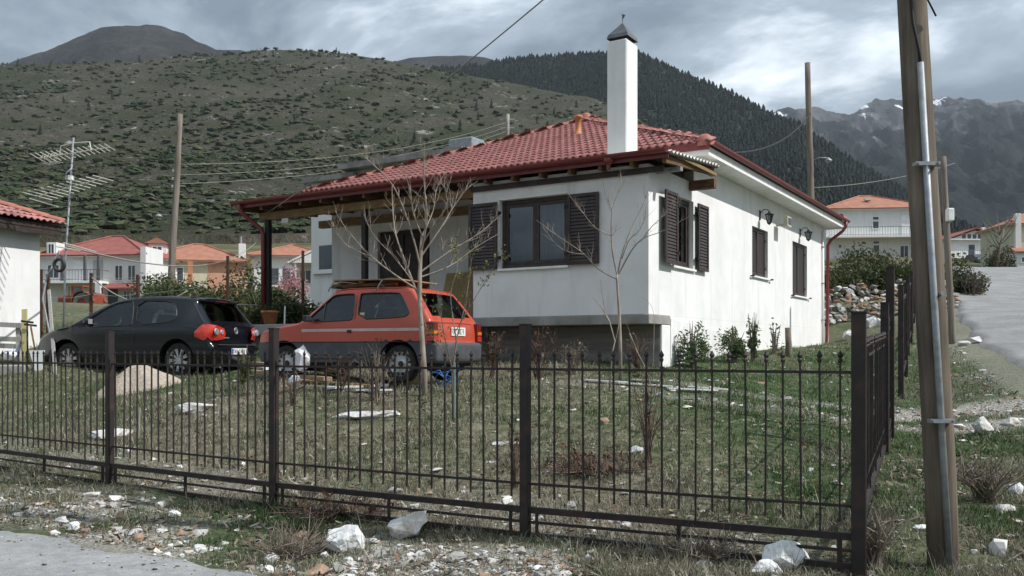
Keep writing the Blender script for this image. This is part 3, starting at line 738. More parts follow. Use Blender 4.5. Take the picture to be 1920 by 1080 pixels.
# right wall windows
for k, (a, bb, d, e_) in enumerate(WR):
    if k == 0:
        win = frame_rect('x', -0.09, a+.003, bb-.003, d+.003, e_-.003, 0.07, 0.07).build('window', M['shutter'], house)
        mid = (a+bb)/2
        for u0, u1 in ((a+.075, mid-.003), (mid+.003, bb-.075)):
            frame_rect('x', -0.105, u0, u1, d+.078, e_-.078, 0.06, 0.045).build('sash', M['shutter'], win)
            MB().box(-0.135,-0.13,u0+.055,u1-.055,d+.13,e_-.13).build('pane', M['glass'], win)
        shutter(house, 'x', 0.50, 1.09, d, e_-.02, 0.10, 1, hinge_u=1.13)
        shutter(house, 'x', 2.33, 2.92, d, e_-.02, 0.05, 1, hinge_u=2.27)
    else:
        win = frame_rect('x', -0.10, a+.003, bb-.003, d+.003, e_-.003, 0.05, 0.05).build('window', M['shutter'], house)
        mid = (a+bb)/2
        shutter(win, 'x', a+.03, mid-.004, d+.02, e_-.02, -0.095, 1)
        shutter(win, 'x', mid+.004, bb-.03, d+.02, e_-.02, -0.095, 1, hinge_u=bb-.01)
        for uu, sg in ((a-.12,1),(bb+.14,1)):
            MB().bar((0.0,uu,d-.02),(0.07,uu,d-.02),.03,.03).bar((0.07,uu-.06,d-.01),(0.07,uu+.10,d-.01),.018,.03).build('shutter_catch', M['black'], win)
    MB().bbox(-0.10, 0.055, a-.03, bb+.03, d-.045, d+.001, .006).build('window_sill', M['white_trim'], win)
# door in the porch
MB().box(DOOR[0]+.01, DOOR[1]-.01, YB+.09, YB+.13, FLOOR+.01, DOOR[3]-.01).build('door', M['wood_dark'], house)
for x0 in (DOOR[0]+.06, (DOOR[0]+DOOR[1])/2+.02):
    MB().bbox(x0, x0+.70, YB+.06, YB+.092, FLOOR+.1, DOOR[3]-.1, .01).build('door_panel', M['wood_dark'], house)
# wall lamps
def wall_lamp(y):
    l = MB(); l.bbox(0.001,0.025,y-.035,y+.035,4.74,4.98,.008)
    l.tube([(0.02,y,4.9),(0.10,y,4.99),(0.19,y,4.98),(0.235,y,4.93)], 0.011, 6)
    o = l.build('wall_lamp', M['dark_metal'], house)
    q = MB(); q.lathe([(0.005,4.94),(0.03,4.92),(0.05,4.89),(0.115,4.86),(0.112,4.845),(0.07,4.85)], 8, c=(0.235,y,0)); q.build('lamp_cap', M['dark_metal'], o)
    q = MB(); q.lathe([(0.092,4.845),(0.05,4.66),(0.0,4.655)], 8, c=(0.235,y,0)); q.build('lamp_glass', M['glass'], o)
    q = MB()
    for a in range(8):
        t_ = a*math.pi/4; q.tube([(0.235+.094*math.cos(t_),y+.094*math.sin(t_),4.845),(0.235+.052*math.cos(t_),y+.052*math.sin(t_),4.66)], .006, 4)
    q.lathe([(0.055,4.665),(0.055,4.65),(0.02,4.62),(0.0,4.6)], 8, c=(0.235,y,0)); q.build('lamp_cage', M['dark_metal'], o)
wall_lamp(6.74); wall_lamp(10.55)
fl = MB().bar((0,8.2,4.78),(0.26,8.25,4.80),.05,.05).bbox(0.22,0.33,8.05,8.42,4.72,4.99,.012).build('floodlight', mat('beige_plastic',(0.45,0.43,0.33),(0.55,0.53,0.42),5,0.5), house)
MB().box(0.331,0.336,8.09,8.38,4.78,4.95).build('floodlight_lens', M['dark_pane'], fl)
MB().tube([(0.04,13.12,1.7),(0.04,13.12,5.2)], .026, 8).build('service_pipe', M['white_trim'], house, True)
for z in (2.5,3.6,4.7): MB().box(0,0.075,13.08,13.16,z,z+.03).build('pipe_clip', M['galv'], house)

# main roof ----------------------------------------------------------
EX0, EX1, EY0, EY1, EZ = -10.16, 0.5, 1.72, 14.0, 5.58
PITCH = 0.425
APX = (EX0+EX1)/2; half = (EX1-EX0)/2; RZ_ = EZ+PITCH*half; AY0 = EY0+half; AY1 = EY1-half
# soffit, fascia
MB().box(EX0+.03, EX1-.03, EY0+.03, EY1-.03, 5.345, 5.37).build('soffit', M['white_trim'], house)
fa = MB()
fa.box(EX1-.03, EX1, EY0, EY1, 5.335, 5.50); fa.box(EX0, EX0+.03, EY0, EY1, 5.335, 5.50); fa.box(EX0+.03, EX1-.03, EY1-.03, EY1, 5.335, 5.50)
fa.build('fascia', M['white_trim'], house)
MB().box(EX0+.03, EX1-.03, EY0, EY0+.03, 5.335, 5.47).build('front_fascia', M['white_trim'], house)
MB().box(EX0-.02, EX1+.02, EY0-.035, EY0-.001, 5.44, 5.60).build('front_flashing', M['gutter'], house)
dk = MB(); zd = -0.06
A_, B_, C_, D_ = (EX0,EY0,EZ+zd),(EX1,EY0,EZ+zd),(EX1,EY1,EZ+zd),(EX0,EY1,EZ+zd); T0, T1 = (APX,AY0,RZ_+zd),(APX,AY1,RZ_+zd)
dk.add([A_,B_,C_,D_,T0,T1], [(0,1,4),(1,2,5,4),(2,3,5),(3,0,4,5),(0,3,2,1)])
dk.build('roof_deck', M['gutter'], house)
# clay tile: S-profile, one shared mesh
def tile_geo(w=0.168, l=0.40):
    V, F = [], []; nx = 8
    for j, (yy, lift) in enumerate(((0.0, 0.035), (l, 0.0))):
        for i in range(nx+1):
            u = i/nx
            z = 0.032*math.sin(math.pi*min(u/0.62,1)) if u < 0.62 else -0.012*math.sin(math.pi*(u-0.62)/0.38)
            V.append((w*1.04*(u-0.5), yy, z+lift))
    for i in range(nx): F.append((i, i+1, nx+2+i, nx+1+i))
    o = len(V)
    for i in range(nx+1): V.append((V[i][0], 0.004, V[i][2]-0.022))
    for i in range(nx): F.append((o+i, o+i+1, i+1, i))
    return V, F
tv, tf = tile_geo()
tile_mesh = MB().add(tv, tf).build('roof_tile', M['tile'], None); tme = tile_mesh.data; bpy.data.objects.remove(tile_mesh)
tme.polygons.foreach_set('use_smooth', [True]*len(tme.polygons))
sl = math.hypot(1, PITCH); th_ = math.atan(PITCH); CAMP = Vector((0,0,EYE))
rp, cw = 0.335, 0.168
def slope_tiles(origin, ux, uy, length):
    """grid of tile matrices on one roof slope; origin eave corner, ux along the eave, uy horizontal into the roof"""
    out = []; rows = int((half*sl)/rp)+1
    ux, uy = Vector(ux), Vector(uy); up = (uy+Vector((0,0,PITCH))).normalized(); nz = ux.cross(up)
    rot = Matrix((ux, up, nz)).transposed().to_4x4()
    for r_ in range(rows):
        s_ = r_*rp - 0.05; inset = max(0, s_)/sl; x0, x1 = inset, length-inset
        k = math.ceil((x0-0.02)/cw)
        while (k+0.5)*cw < x1+0.05:
            xx = (k+0.5)*cw
            if xx > x0-0.06: out.append(Matrix.Translation(Vector(origin)+ux*xx+up*s_+nz*0.01) @ rot)
            k += 1
    return out
front = slope_tiles((EX0,EY0,EZ), (1,0,0), (0,1,0), EX1-EX0)
HM = Matrix.Translation(C0) @ Matrix.Rotation(H_RZ, 4, 'Z')
front.sort(key=lambda m_: ((HM@m_).translation-CAMP).length)
for m_ in front[:300]: inst('roof_tile', tme, m_, house)
rest = front[300:]
def join_tiles(ms, name):
    va = np.array(tv); fa_ = np.array(tf); VV = []
    for m_ in ms:
        a = np.array(m_); VV.append(va@a[:3,:3].T+a[:3,3])
    F = np.concatenate([fa_+i*len(va) for i in range(len(ms))])
    o = fast_mesh(name, np.concatenate(VV), F, M['tile2'], house, smooth=True); o['kind'] = 'stuff'; return o
join_tiles(rest, 'upper_roof_tiles')
join_tiles(slope_tiles((EX1,EY0,EZ), (0,1,0), (-1,0,0), EY1-EY0), 'right_slope_tiles')
join_tiles(slope_tiles((EX0,EY1,EZ), (0,-1,0), (1,0,0), EY1-EY0), 'left_slope_tiles')
join_tiles(slope_tiles((EX1,EY1,EZ), (-1,0,0), (0,-1,0), EX1-EX0), 'rear_slope_tiles')
# hip and ridge caps
def cap_geo(l=0.40, r=0.115):
    V, F = [], []; n = 8
    for yy, rr in ((0, r*1.08), (l, r*0.9)):
        for i in range(n+1):
            a = math.pi*i/n; V.append((-rr*math.cos(a), yy, rr*0.8*math.sin(a)-0.02))
    for i in range(n): F.append((i,i+1,n+2+i,n+1+i))
    F.append(tuple(range(n+1))[::-1])
    return V, F
cv_, cf_ = cap_geo(); cm = MB().add(cv_, cf_).build('ridge_tile', M['ridge'], None); cme = cm.data; bpy.data.objects.remove(cm)
def caps(p, q, step=0.345):
    p, q = Vector(p), Vector(q); d = (q-p).normalized(); n = int((q-p).length/step)
    x = d.cross(Vector((0,0,1))).normalized(); z = x.cross(d); rot = Matrix((x,d,z)).transposed().to_4x4()
    for i in range(n+1): inst('ridge_tile', cme, Matrix.Translation(p+d*i*step+Vector((0,0,0.045))) @ rot, house)
TA, TB = (APX,AY0,RZ_),(APX,AY1,RZ_)
caps((EX0+.1,EY0+.1,EZ+.02), TA); caps((EX1-.1,EY0+.1,EZ+.02), TA); caps((EX1,EY1,EZ), TB); caps((EX0,EY1,EZ), TB); caps(TA, TB)
MB().lathe([(0.0,0.16),(0.07,0.15),(0.15,0.09),(0.19,0.0),(0.19,-0.1)], 10, c=(EX1-.12,EY0+.12,EZ+.03)).build('hip_end_tile', M['ridge'], house, True)
MB().lathe([(0.0,0.2),(0.08,0.18),(0.15,0.10),(0.2,-0.05)], 10, c=(APX,AY0,RZ_+.03)).build('apex_tile', M['ridge'], house, True)
# vent pipe on the front slope
vy = 4.75; vx = APX+0.95; vz = EZ+PITCH*(vy-EY0)
MB().lathe([(0.13,vz-.06),(0.12,vz+.05),(0.07,vz+.09),(0.07,vz+.40),(0.105,vz+.42),(0.11,vz+.48),(0.05,vz+.50),(0.0,vz+.50)], 12, c=(vx,vy,0)).build('roof_vent', M['terracotta'], house, True)
# gutters: half-round along right eave, box gutter on the porch front
def gutter(p, q, name, r=0.07):
    p, q = Vector(p), Vector(q); d = (q-p).normalized(); x = d.cross(Vector((0,0,1))).normalized(); m_ = MB(); n = 7; V = []
    for e2 in (p, q):
        for i in range(n+1):
            a = math.pi*i/n; V.append(e2+x*(-r*math.cos(a))+Vector((0,0,-r*math.sin(a))))
        for i in range(n+1):
            a = math.pi*(n-i)/n; V.append(e2+x*(-(r-.008)*math.cos(a))+Vector((0,0,-(r-.008)*math.sin(a))))
    k = 2*n+2
    m_.add(V, [(i,(i+1)%k,k+(i+1)%k,k+i) for i in range(k)]+[tuple(range(k)), tuple(range(k,2*k))])
    return m_.build(name, M['gutter'], house, False)
gutter((EX1+.075,EY0-.02,EZ-.005),(EX1+.075,EY1+.1,EZ-.005),'gutter')
gutter((EX0-.075,EY0-.02,EZ-.005),(EX0-.075,EY1,EZ-.005),'gutter')
dp = MB(); dp.tube([(EX1+.075,13.75,EZ-.05),(EX1+.075,13.75,EZ-.22),(EX1-.02,13.72,EZ-.36),(0.16,13.62,EZ-.62),(0.08,13.6,EZ-.78),(0.07,13.6,3.0),(0.07,13.6,1.75),(0.13,13.55,1.68)], .05, 8)
dp.build('downpipe', M['gutter'], house, True)

# porch roof: timber lean-to in front ---------------------------------
PX0, PX1, PY0, PY1 = -10.27, 0.5, -0.25, 2.25
def pz(y): return 4.98+(y-PY0)*0.075
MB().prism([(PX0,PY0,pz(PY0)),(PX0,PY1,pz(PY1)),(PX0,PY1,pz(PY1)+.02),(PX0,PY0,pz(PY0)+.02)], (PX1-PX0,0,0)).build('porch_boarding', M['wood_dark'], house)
# corrugated sheet on top, scalloped at the open right end (ridges run along the front)
V, F = [], []; ny = 160
for x in (PX0-.02, PX1+.03):
    for j in range(ny+1):
        y = PY0-.02+(PY1-PY0+.02)*j/ny; z = pz(y)+.055+0.026*math.sin(j/ny*2*math.pi*15); V.append((x,y,z))
    for j in range(ny+1):
        y = PY0-.02+(PY1-PY0+.02)*j/ny; z = pz(y)+.047+0.026*math.sin(j/ny*2*math.pi*15); V.append((x,y,z))
k = 2*(ny+1)
for j in range(ny):
    F += [(j,j+1,k+j+1,k+j), (ny+1+j,k+ny+1+j,k+ny+2+j,ny+2+j), (j,ny+1+j,ny+2+j,j+1), (k+j,k+j+1,k+ny+2+j,k+ny+1+j)]
MB().add(V, F).build('corrugated_sheet', mat('cream_sheet',(0.52,0.50,0.45),(0.66,0.64,0.58),4,0.6), house, True)
x = PX0+0.12; i = 0; me = None
while x < PX1-.02:       # rafters
    r_ = MB().prism([(-.035,PY0+.02,pz(PY0)-.13),(-.035,PY1,pz(PY1)-.13),(-.035,PY1,pz(PY1)-.001),(-.035,PY0+.02,pz(PY0)-.001)], (.07,0,0)) if me is None else None
    if me is None: o = r_.build('rafter', M['wood'], house); me = o.data
    else: o = bpy.data.objects.new('rafter', me); COL.objects.link(o); o.parent = house
    o.location.x = x; x += 0.62
MB().box(PX0+.3, FR-.02, 0.12, 0.26, 4.68, 4.845).build('porch_beam', M['wood_light'], house)
MB().box(PX0+.3, FR-.02, YB-.16, YB-.02, 4.72, 4.90).build('wall_plate', M['wood_light'], house)
MB().box(FR-.02, PX1-.2, -.06, -.004, 4.745, 4.845).build('front_beam', M['wood_dark'], house)
MB().box(-.3, PX1-.02, 0.3, 0.42, 4.80, 4.86+.015).build('purlin_end', M['galv'], house)
MB().box(0.02, PX1+.02, YB-.30, YB-.17, 4.74, 4.92).build('purlin_end', M['wood'], house)
MB().box(0.36, PX1-.02, PY0+.3, PY1, pz(1)-.06, pz(1)+.0).build('edge_batten', M['wood_light'], house)
for px_ in (-9.73, -6.75):
    MB().bbox(px_-.06,px_+.06,0.13,0.25,2.2,4.679,.008).build('porch_post', M['dark_metal'], house)
MB().box(-9.2,-9.0,0.10,0.118,4.56,4.66).build('junction_box', M['white_trim'], house)
gutter((PX0-.1,PY0-.09,5.075),(PX1-.02,PY0-.09,5.075),'porch_gutter',.075)
MB().box(PX0, PX1-.02, PY0-.022, PY0-.001, 4.93, 5.08).build('porch_fascia', M['gutter'], house)
gx_ = -0.62
MB().lathe([(0.09,5.02),(0.09,4.96),(0.04,4.90),(0.04,4.82),(0.0,4.82)], 8, c=(gx_,PY0-.09,0)).build('gutter_outlet', M['gutter'], house)
MB().tube([(PX0+.15,PY0-.09,5.02),(PX0+.15,PY0-.09,4.88),(PX0+.22,PY0+.0,4.76),(PX0+.44,0.06,4.46),(PX0+.475,0.08,4.34),(PX0+.475,0.08,2.25)], .048, 8).build('downpipe', M['gutter'], house, True)
# things under the porch
tb = at(818, 520, 21.0)
# chimney through the porch roof
CX0, CX1, CY0, CY1 = -0.985, -0.585, 0.35, 0.86; CT = 7.36
ch = MB(); ch.bbox(CX0,CX1,CY0,CY1,4.9,CT,.02)
chim = ch.build('chimney', stucco('chimney_render',(0.78,0.78,0.77),(0.5,0.5,0.49),3.0,0.5), house)
MB().box(CX0+.06,CX1-.06,CY0+.06,CY1-.06,CT-.02,CT+.012).build('flue_rim', M['zinc'], chim)
cc = Vector(((CX0+CX1)/2,(CY0+CY1)/2,0)); q = MB(); L = 0.22; prof = [(L*1.04,.055),(L*0.95,.13),(L*0.62,.22),(L*0.30,.31),(0.015,.38)]
rings = []
for w_, h_ in prof: rings.append([(cc.x+sx*w_*0.94, cc.y+sy*w_*1.04, CT+h_) for sx, sy in ((-1,-1),(1,-1),(1,1),(-1,1))])
V = [p_ for r_ in rings for p_ in r_]; F = [(4*i+j,4*i+(j+1)%4,4*i+4+(j+1)%4,4*i+4+j) for i in range(len(rings)-1) for j in range(4)]
q.add(V, F); q.build('chimney_cowl', M['zinc'], chim)
q = MB(); q.tube([(cc.x,cc.y,CT-.05),(cc.x,cc.y,CT+.38)], .012, 6); q.tube([(cc.x,cc.y,CT+.40),(cc.x,cc.y,CT+.55)], .007, 5)
q.prism([(cc.x-.02,cc.y,CT+.56),(cc.x+.06,cc.y,CT+.53),(cc.x+.01,cc.y,CT+.46)], (0,.006,0)); q.build('wind_vane', M['zinc'], chim)
# ------------------------------------------------------------------ iron fence
def ground_at(px, py, d0=5.0, d1=70.0):
    """where the line of sight through a photo pixel meets the terrain"""
    d = np.linspace(d0, d1, 1600); x = (px-960)/FPX*d; z = EYE+(HY-py)/FPX*d
    dz = z-T(x, d); k = np.argmax(dz < 0)
    return Vector((x[k], d[k], float(T(x[k:k+1], d[k:k+1])[0])))
spindle_me = {}
def spindle_mesh(z0, z1, key):
    if key in spindle_me: return spindle_me[key]
    h = 0.0068; m_ = MB(); m_.box(-h,h,-h,h,z0,z1-.085)
    o = m_.build('spindle', M['rusty_iron']); me = o.data; bpy.data.objects.remove(o)
    m_ = MB(); zt = z1
    rings = [(0.009,zt-.09),(0.016,zt-.075),(0.016,zt-.065),(0.010,zt-.058),(0.021,zt-.035),(0.0015,zt)]
    V = []; F = []
    for r_, z in rings: V += [(r_,0,z),(0,r_*.8,z),(-r_,0,z),(0,-r_*.8,z)]
    for i in range(len(rings)-1): F += [(4*i+j,4*i+(j+1)%4,4*i+4+(j+1)%4,4*i+4+j) for j in range(4)]
    o = m_.add(V,F).build('spear_tip', M['rusty_iron']); me2 = o.data; bpy.data.objects.remove(o)
    spindle_me[key] = (me, me2); return spindle_me[key]
def fence_post(root, p, zb, zt, w, ang):
    m_ = MB(); h = w/2; m_.bbox(-h,h,-h,h,zb-.15,zt,.006); m_.box(-h-.004,h+.004,-h-.004,h+.004,zt-.004,zt+.008)
    o = m_.build('post', M['rusty_iron'], root); o.location = (p[0],p[1],0); o.rotation_euler = (0,0,ang); return o
def fence_bay(root, p, q, zp, zq, full=True, sp=0.132, lift=0.0, w=0.09):
    """p, q plan positions of posts; zp, zq datum (ground) heights there"""
    p, q = Vector(p), Vector(q); L = (q-p).length; u = (q-p)/L; ang = math.atan2(u.y,u.x)
    def rail(name, z, ww, hh):
        a, b = p+u*(w/2), q-u*(w/2)
        o = MB().bar((a.x,a.y,zp+z),(b.x,b.y,zq+z),ww,hh).build(name, M['rusty_iron'], root)
    rail('rail', 1.445+lift, .012, .021); rail('rail', .50+lift, .012, .021)
    rail('base_rail', .285+lift, .035, .050)
    if full:
        rail('rail', .185, .02, .022); rail('base_rail', .075, .035, .045)
        for f in (0.04, 0.5, 0.95):
            c = p+u*L*f; zz = zp+(zq-zp)*f
            MB().box(c.x-.014,c.x+.014,c.y-.014,c.y+.014,zz+.05,zz+.26).build('strut', M['rusty_iron'], root)
    n = int(round(L/sp)); st = L/n
    for i in range(1, n):
        c = p+u*(i*st); zz = zp+(zq-zp)*i/n; long = (i % 7 == 4)
        me, me2 = spindle_mesh(0.30 if long else 0.385, 1.60, 'long' if long else 'short')
        rx, ry = random.gauss(0,.004), random.gauss(0,.004)
        o = inst('spindle', me, Matrix.Translation((c.x,c.y,zz+lift)) @ Matrix.Rotation(ang,4,'Z') @ Matrix.Rotation(rx,4,'X') @ Matrix.Rotation(ry,4,'Y'), root)
        inst('spear_tip', me2, Matrix.Identity(4), o)
random.seed(3)
FP = FENCE_PTS
fence = empty('iron_fence'); tag(fence, 'long black iron spear fence across the front of the yard', 'fence')
for i, p in enumerate(FP):
    d = Vector(FP[min(i+1,len(FP)-1)])-Vector(FP[max(i-1,0)]); ang = math.atan2(d.y,d.x)
    fence_post(fence, p, -.1, 1.6+(.265 if i == len(FP)-1 else .212), .10 if i == len(FP)-1 else .076, ang if i < len(FP)-1 else R(-22))
for a, b in zip(FP[:-1], FP[1:]): fence_bay(fence, a, b, 0, 0)
SP = [(2.44,6.34),(4.26,10.3),(4.72,11.25)]
fs2 = empty('iron_fence'); tag(fs2, 'short side run of iron spear fence between the corner post and the tall gate post', 'fence')
a1 = math.atan2(SP[1][1]-SP[0][1], SP[1][0]-SP[0][0])
fence_post(fs2, SP[1], .2, 2.14, .09, a1); fence_post(fs2, SP[2], .4, 2.63, .10, a1)
fence_bay(fs2, SP[0], SP[1], -.02, .12, lift=.10); fence_bay(fs2, SP[1], SP[2], .22, .40, lift=.05)
FAR = [(6.17,14.3),(7.6,17.4),(9.0,20.5),(10.4,23.5),(11.8,26.6),(13.2,29.6)]
fs3 = empty('iron_fence'); tag(fs3, 'iron fence run climbing beside the lane beyond the gate gap', 'fence')
for i, p in enumerate(FAR):
    z = Tz(*p); fence_post(fs3, p, z-.1, z+1.80, .085, a1)
    if i: fence_bay(fs3, FAR[i-1], p, Tz(*FAR[i-1])+.02, z+.02, full=False, sp=.2)

# ------------------------------------------------------------------ poles
t = NT('weathered_pole'); t.set(rough=0.85, spec=0.15); v = t.coord('Object', (9,9,0.5))
t.base(t.mix(1.0, t.ramp(t.noise(v, 2.2, 7, 0.65), [(0.3,(0.098,0.078,0.060)),(0.5,(0.17,0.138,0.106)),(0.7,(0.235,0.195,0.152))]), t.ramp(t.noise(t.coord('Object',(1,1,0.6)), 1.4, 4), [(0.35,(0.6,0.6,0.6)),(0.6,(1,1,1))]), 'MULTIPLY'))
t.bump(t.noise(t.coord('Object',(14,14,0.6)), 3, 5), 0.5, 0.01); M['pole'] = t.m
t = NT('grey_pole'); t.set(rough=0.9, spec=0.1); v = t.coord('Object', (6,6,0.4))
t.base(t.ramp(t.noise(v, 2, 6), [(0.3,(0.13,0.105,0.085)),(0.7,(0.27,0.235,0.20))])); M['pole_grey'] = t.m
def pole_obj(name, base, top, r0, r1, m, label, group='wooden utility poles'):
    base, top = Vector(base), Vector(top); e_ = empty(name, base); d = top-base; n = 14
    pts = [d*(i/n)+Vector((0.006*math.sin(i*0.9)*(r0/.1), 0.006*math.cos(i*0.7)*(r0/.1), 0)) for i in range(n+1)]; pts[0] = Vector((0,0,-.4))
    MB().tube(pts, [r0+(r1-r0)*i/n for i in range(n+1)], 14).build('shaft', m, e_, True)
    return tag(e_, label, 'pole', group)
pb = Vector((3.125, 6.5, Tz(3.125,6.5)))
ptop = pb+Vector((-0.50, 0.05, 9.0))
pole = pole_obj('utility_pole', pb, ptop, .108, .088, M['pole'], 'thick leaning wooden pole with a steel conduit, standing nearest beside the fence corner')
dv = (ptop-pb)/9.0; cf = Vector((-0.028,-0.128,0))
MB().tube([cf+dv*-.1, cf+dv*1.8, cf+dv*3.62], .0235, 10).build('conduit', M['galv'], pole, True)
MB().tube([cf+dv*3.60, cf+dv*3.72+Vector((-.005,0,0)), cf+dv*3.9+Vector((-.03,.01,0)), cf+dv*4.3+Vector((-.045,.015,0)), cf+dv*7+Vector((-.05,.02,0))], .011, 6).build('cable', M['black'], pole, True)
MB().tube([cf+dv*4.35+Vector((-.03,0,0)), cf+dv*4.1+Vector((.05,-.02,0)), cf+dv*3.95+Vector((.13,0,0))], .007, 5).build('cable', M['black'], pole, True)
for h in (1.08, 2.9):
    c = dv*h; q = MB(); q.bar(c+cf+Vector((-.085,-.0,0)), c+cf+Vector((.085,-.0,0)), .062, .026); q.tube([c+cf+Vector((-.07,-.05,0)),c+cf+Vector((-.07,.03,0))],.010,6); q.tube([c+cf+Vector((.07,-.05,0)),c+cf+Vector((.07,.03,0))],.010,6)
    q.build('conduit_strap', M['galv'], pole)
MB().tube([dv*1.98+cf+Vector((.05,-.03,0)), dv*1.98+cf+Vector((.05,.06,0))], .016, 8).build('bolt', M['galv'], pole)
g2 = at(1786, 640, 23.0); g2.z = Tz(g2.x, g2.y); t2 = at(1768, 294, 23.0)
p2_ = pole_obj('utility_pole', g2, t2, .085, .075, M['pole_grey'], 'slim grey pole with a white meter box, half hidden behind the leaning pole')
mbx = at(1779,403,22.9)-g2; MB().bbox(mbx.x-.07,mbx.x+.09,mbx.y-.12,mbx.y+.06,mbx.z-.16,mbx.z+.16,.02).build('meter_box', M['white_trim'], p2_)
b3 = at(318, 560, 36.0); b3.z = Tz(b3.x, b3.y); t3 = at(338.5, 214, 36.0)
p3_ = pole_obj('utility_pole', b3, t3, .15, .10, M['pole_grey'], 'bare wooden pole rising before the hillside behind the black car')
lp = at(322,404,36)-b3; MB().tube([lp+Vector((0.05,0,.0)), lp+Vector((-.25,0,.05)), lp+Vector((-.45,-.05,0))], .02, 6).lathe([(0.02,.06),(0.10,.02),(0.16,-.06),(0.10,-.08),(0,-.09)], 10, c=tuple(lp+Vector((-.5,-.05,0)))).build('street_lamp_head', M['galv'], p3_, True)
for h_ in (.62,.66,.70): 
    c = (t3-b3)*h_; MB().lathe([(0.05,0),(0.06,.05),(0.03,.1)], 8, c=(c.x-.15,c.y,c.z)).build('insulator', M['white_trim'], p3_)
b4 = at(1527, 420, 34.0); b4.z = Tz(b4.x,b4.y); t4 = at(1514, 118, 34.0)
p4_ = pole_obj('utility_pole', b4, t4, .135, .10, M['pole_grey'], 'tall wooden pole with a lamp rising behind the right end of the house')
lp = at(1524,300,34)-b4; MB().tube([lp, lp+Vector((.25,-.05,.08)), lp+Vector((.5,-.1,.06))], .018, 6).lathe([(0.02,.08),(0.06,.04),(0.15,-.04),(0.14,-.07)], 10, c=tuple(lp+Vector((.55,-.1,.0)))).build('street_lamp_head', M['galv'], p4_, True)
MB().lathe([(0.0,-.06),(0.08,-.08),(0.10,-.06),(.11,-.02)], 10, c=tuple(lp+Vector((.55,-.1,-.02)))).build('lamp_glass', M['glass'], p4_, True)
b5 = at(952, 330, 60.0); b5.z = Tz(b5.x,b5.y); t5 = at(952, 214, 60.0)
p5_ = pole_obj('utility_pole', b5, t5, .15, .12, M['concrete'], 'concrete pole with wires showing above the red roof')
for dz in (-.35,-.9): 
    c = t5-b5+Vector((0,0,dz)); MB().bar(c-Vector((.5,0,0)), c+Vector((.5,0,0)), .08, .08).build('crossarm', M['concrete'], p5_)
def wire(name, p, q, sag, r, label, m=None, n=18, group=None):
    p, q = Vector(p), Vector(q); pts = [p.lerp(q, i/n)-Vector((0,0,sag*4*(i/n)*(1-i/n))) for i in range(n+1)]
    o = MB().tube([a-p for a in pts], r, 5).build(name, m or M['black'], None, True, loc=p); return tag(o, label, 'cable', group)
M['wire_pale'] = mat('pale_cable', (0.24,0.23,0.20), (0.30,0.29,0.26), 3, 0.6)
wire('overhead_cable', at(1075,-48,11.0), hworld(-9.75,0.1,4.8), .12, .010, 'service cable dropping from the upper sky to the porch post', M['wire_pale'])
wire('overhead_cable', at(1520,212,34.0), hworld(0.5,3.3,5.66), .35, .026, 'thick black cable sagging from the house roof to the tall pole')
for k, (ya, yb) in enumerate(((308,229),(328,238),(345,246))):
    wire('overhead_cable', at(326,ya,36.0), at(950,yb,60.0), .7, .011, ['uppermost','middle','lowest'][k]+' thin wire of three strung before the hillside towards the concrete pole', M['wire_pale'], group='wires before the hillside')
for k, (ya, yb) in enumerate(((322,375),(345,392))):
    wire('overhead_cable', at(322,ya,36.0), at(-60,yb,40.0), .4, .011, ['upper','lower'][k]+' wire leaving the bare pole past the television aerials', M['wire_pale'])
wire('overhead_cable', at(1522,352,34.0), at(1790,306,40.0), .2, .012, 'thin wire running above the orange roofed house at right', M['wire_pale'])

# ------------------------------------------------------------------ stones
t = NT('limestone'); t.set(rough=0.95, spec=0.1); v = t.coord('Object')
t.base(t.mix(t.ramp(t.noise(v, 5, 6, 0.7),[(0.52,(0,0,0)),(0.7,(1,1,1))]), t.ramp(t.noise(v, 14, 6, 0.65),[(0.3,(0.40,0.39,0.37)),(0.55,(0.62,0.61,0.585)),(0.7,(0.74,0.73,0.71))]), (0.42,0.32,0.23)))
t.bump(t.noise(v, 18, 6), 0.7, 0.03); M['limestone'] = t.m
t = NT('limestone_white'); t.set(rough=0.95, spec=0.1); v = t.coord('Object')
t.base(t.mix(t.ramp(t.noise(v, 4, 5, 0.7),[(0.56,(0,0,0)),(0.7,(1,1,1))]), t.ramp(t.noise(v, 16, 6, 0.65),[(0.3,(0.50,0.50,0.49)),(0.55,(0.70,0.70,0.69))]), (0.42,0.42,0.41)))
t.bump(t.noise(v, 18, 6), 0.7, 0.03); M['limestone_white'] = t.m
M['brown_stone'] = mat('brown_stone', (0.24,0.155,0.105), (0.40,0.28,0.20), 6, 0.95, bump=0.5, bscale=20, bdist=.02)
def hull_rock(seed, n=26, sub=1):
    rg = np.random.default_rng(seed); p = rg.normal(size=(n,3)); p /= np.linalg.norm(p,axis=1)[:,None]; p *= 0.72+0.28*rg.random((n,1))
    bm = bmesh.new()
    for a in p: bm.verts.new(a)
    r_ = bmesh.ops.convex_hull(bm, input=bm.verts[:]); 
    junk = [g for g in r_.get('geom_interior',[])+r_.get('geom_unused',[]) if isinstance(g, bmesh.types.BMVert)]
    if junk: bmesh.ops.delete(bm, geom=list(set(junk)), context='VERTS')
    if sub:
        bmesh.ops.subdivide_edges(bm, edges=bm.edges[:], cuts=2, use_grid_fill=True)
        for v_ in bm.verts:
            v_.co += v_.co.normalized()*(mnoise.noise(v_.co*2.3+Vector((seed,0,0)))*0.11+mnoise.noise(v_.co*6+Vector((0,seed,0)))*0.05)
    bmesh.ops.triangulate(bm, faces=bm.faces[:]); bm.verts.index_update()
    V = np.array([v_.co[:] for v_ in bm.verts]); F = np.array([[v_.index for v_ in f.verts] for f in bm.faces]); bm.free(); return V, F
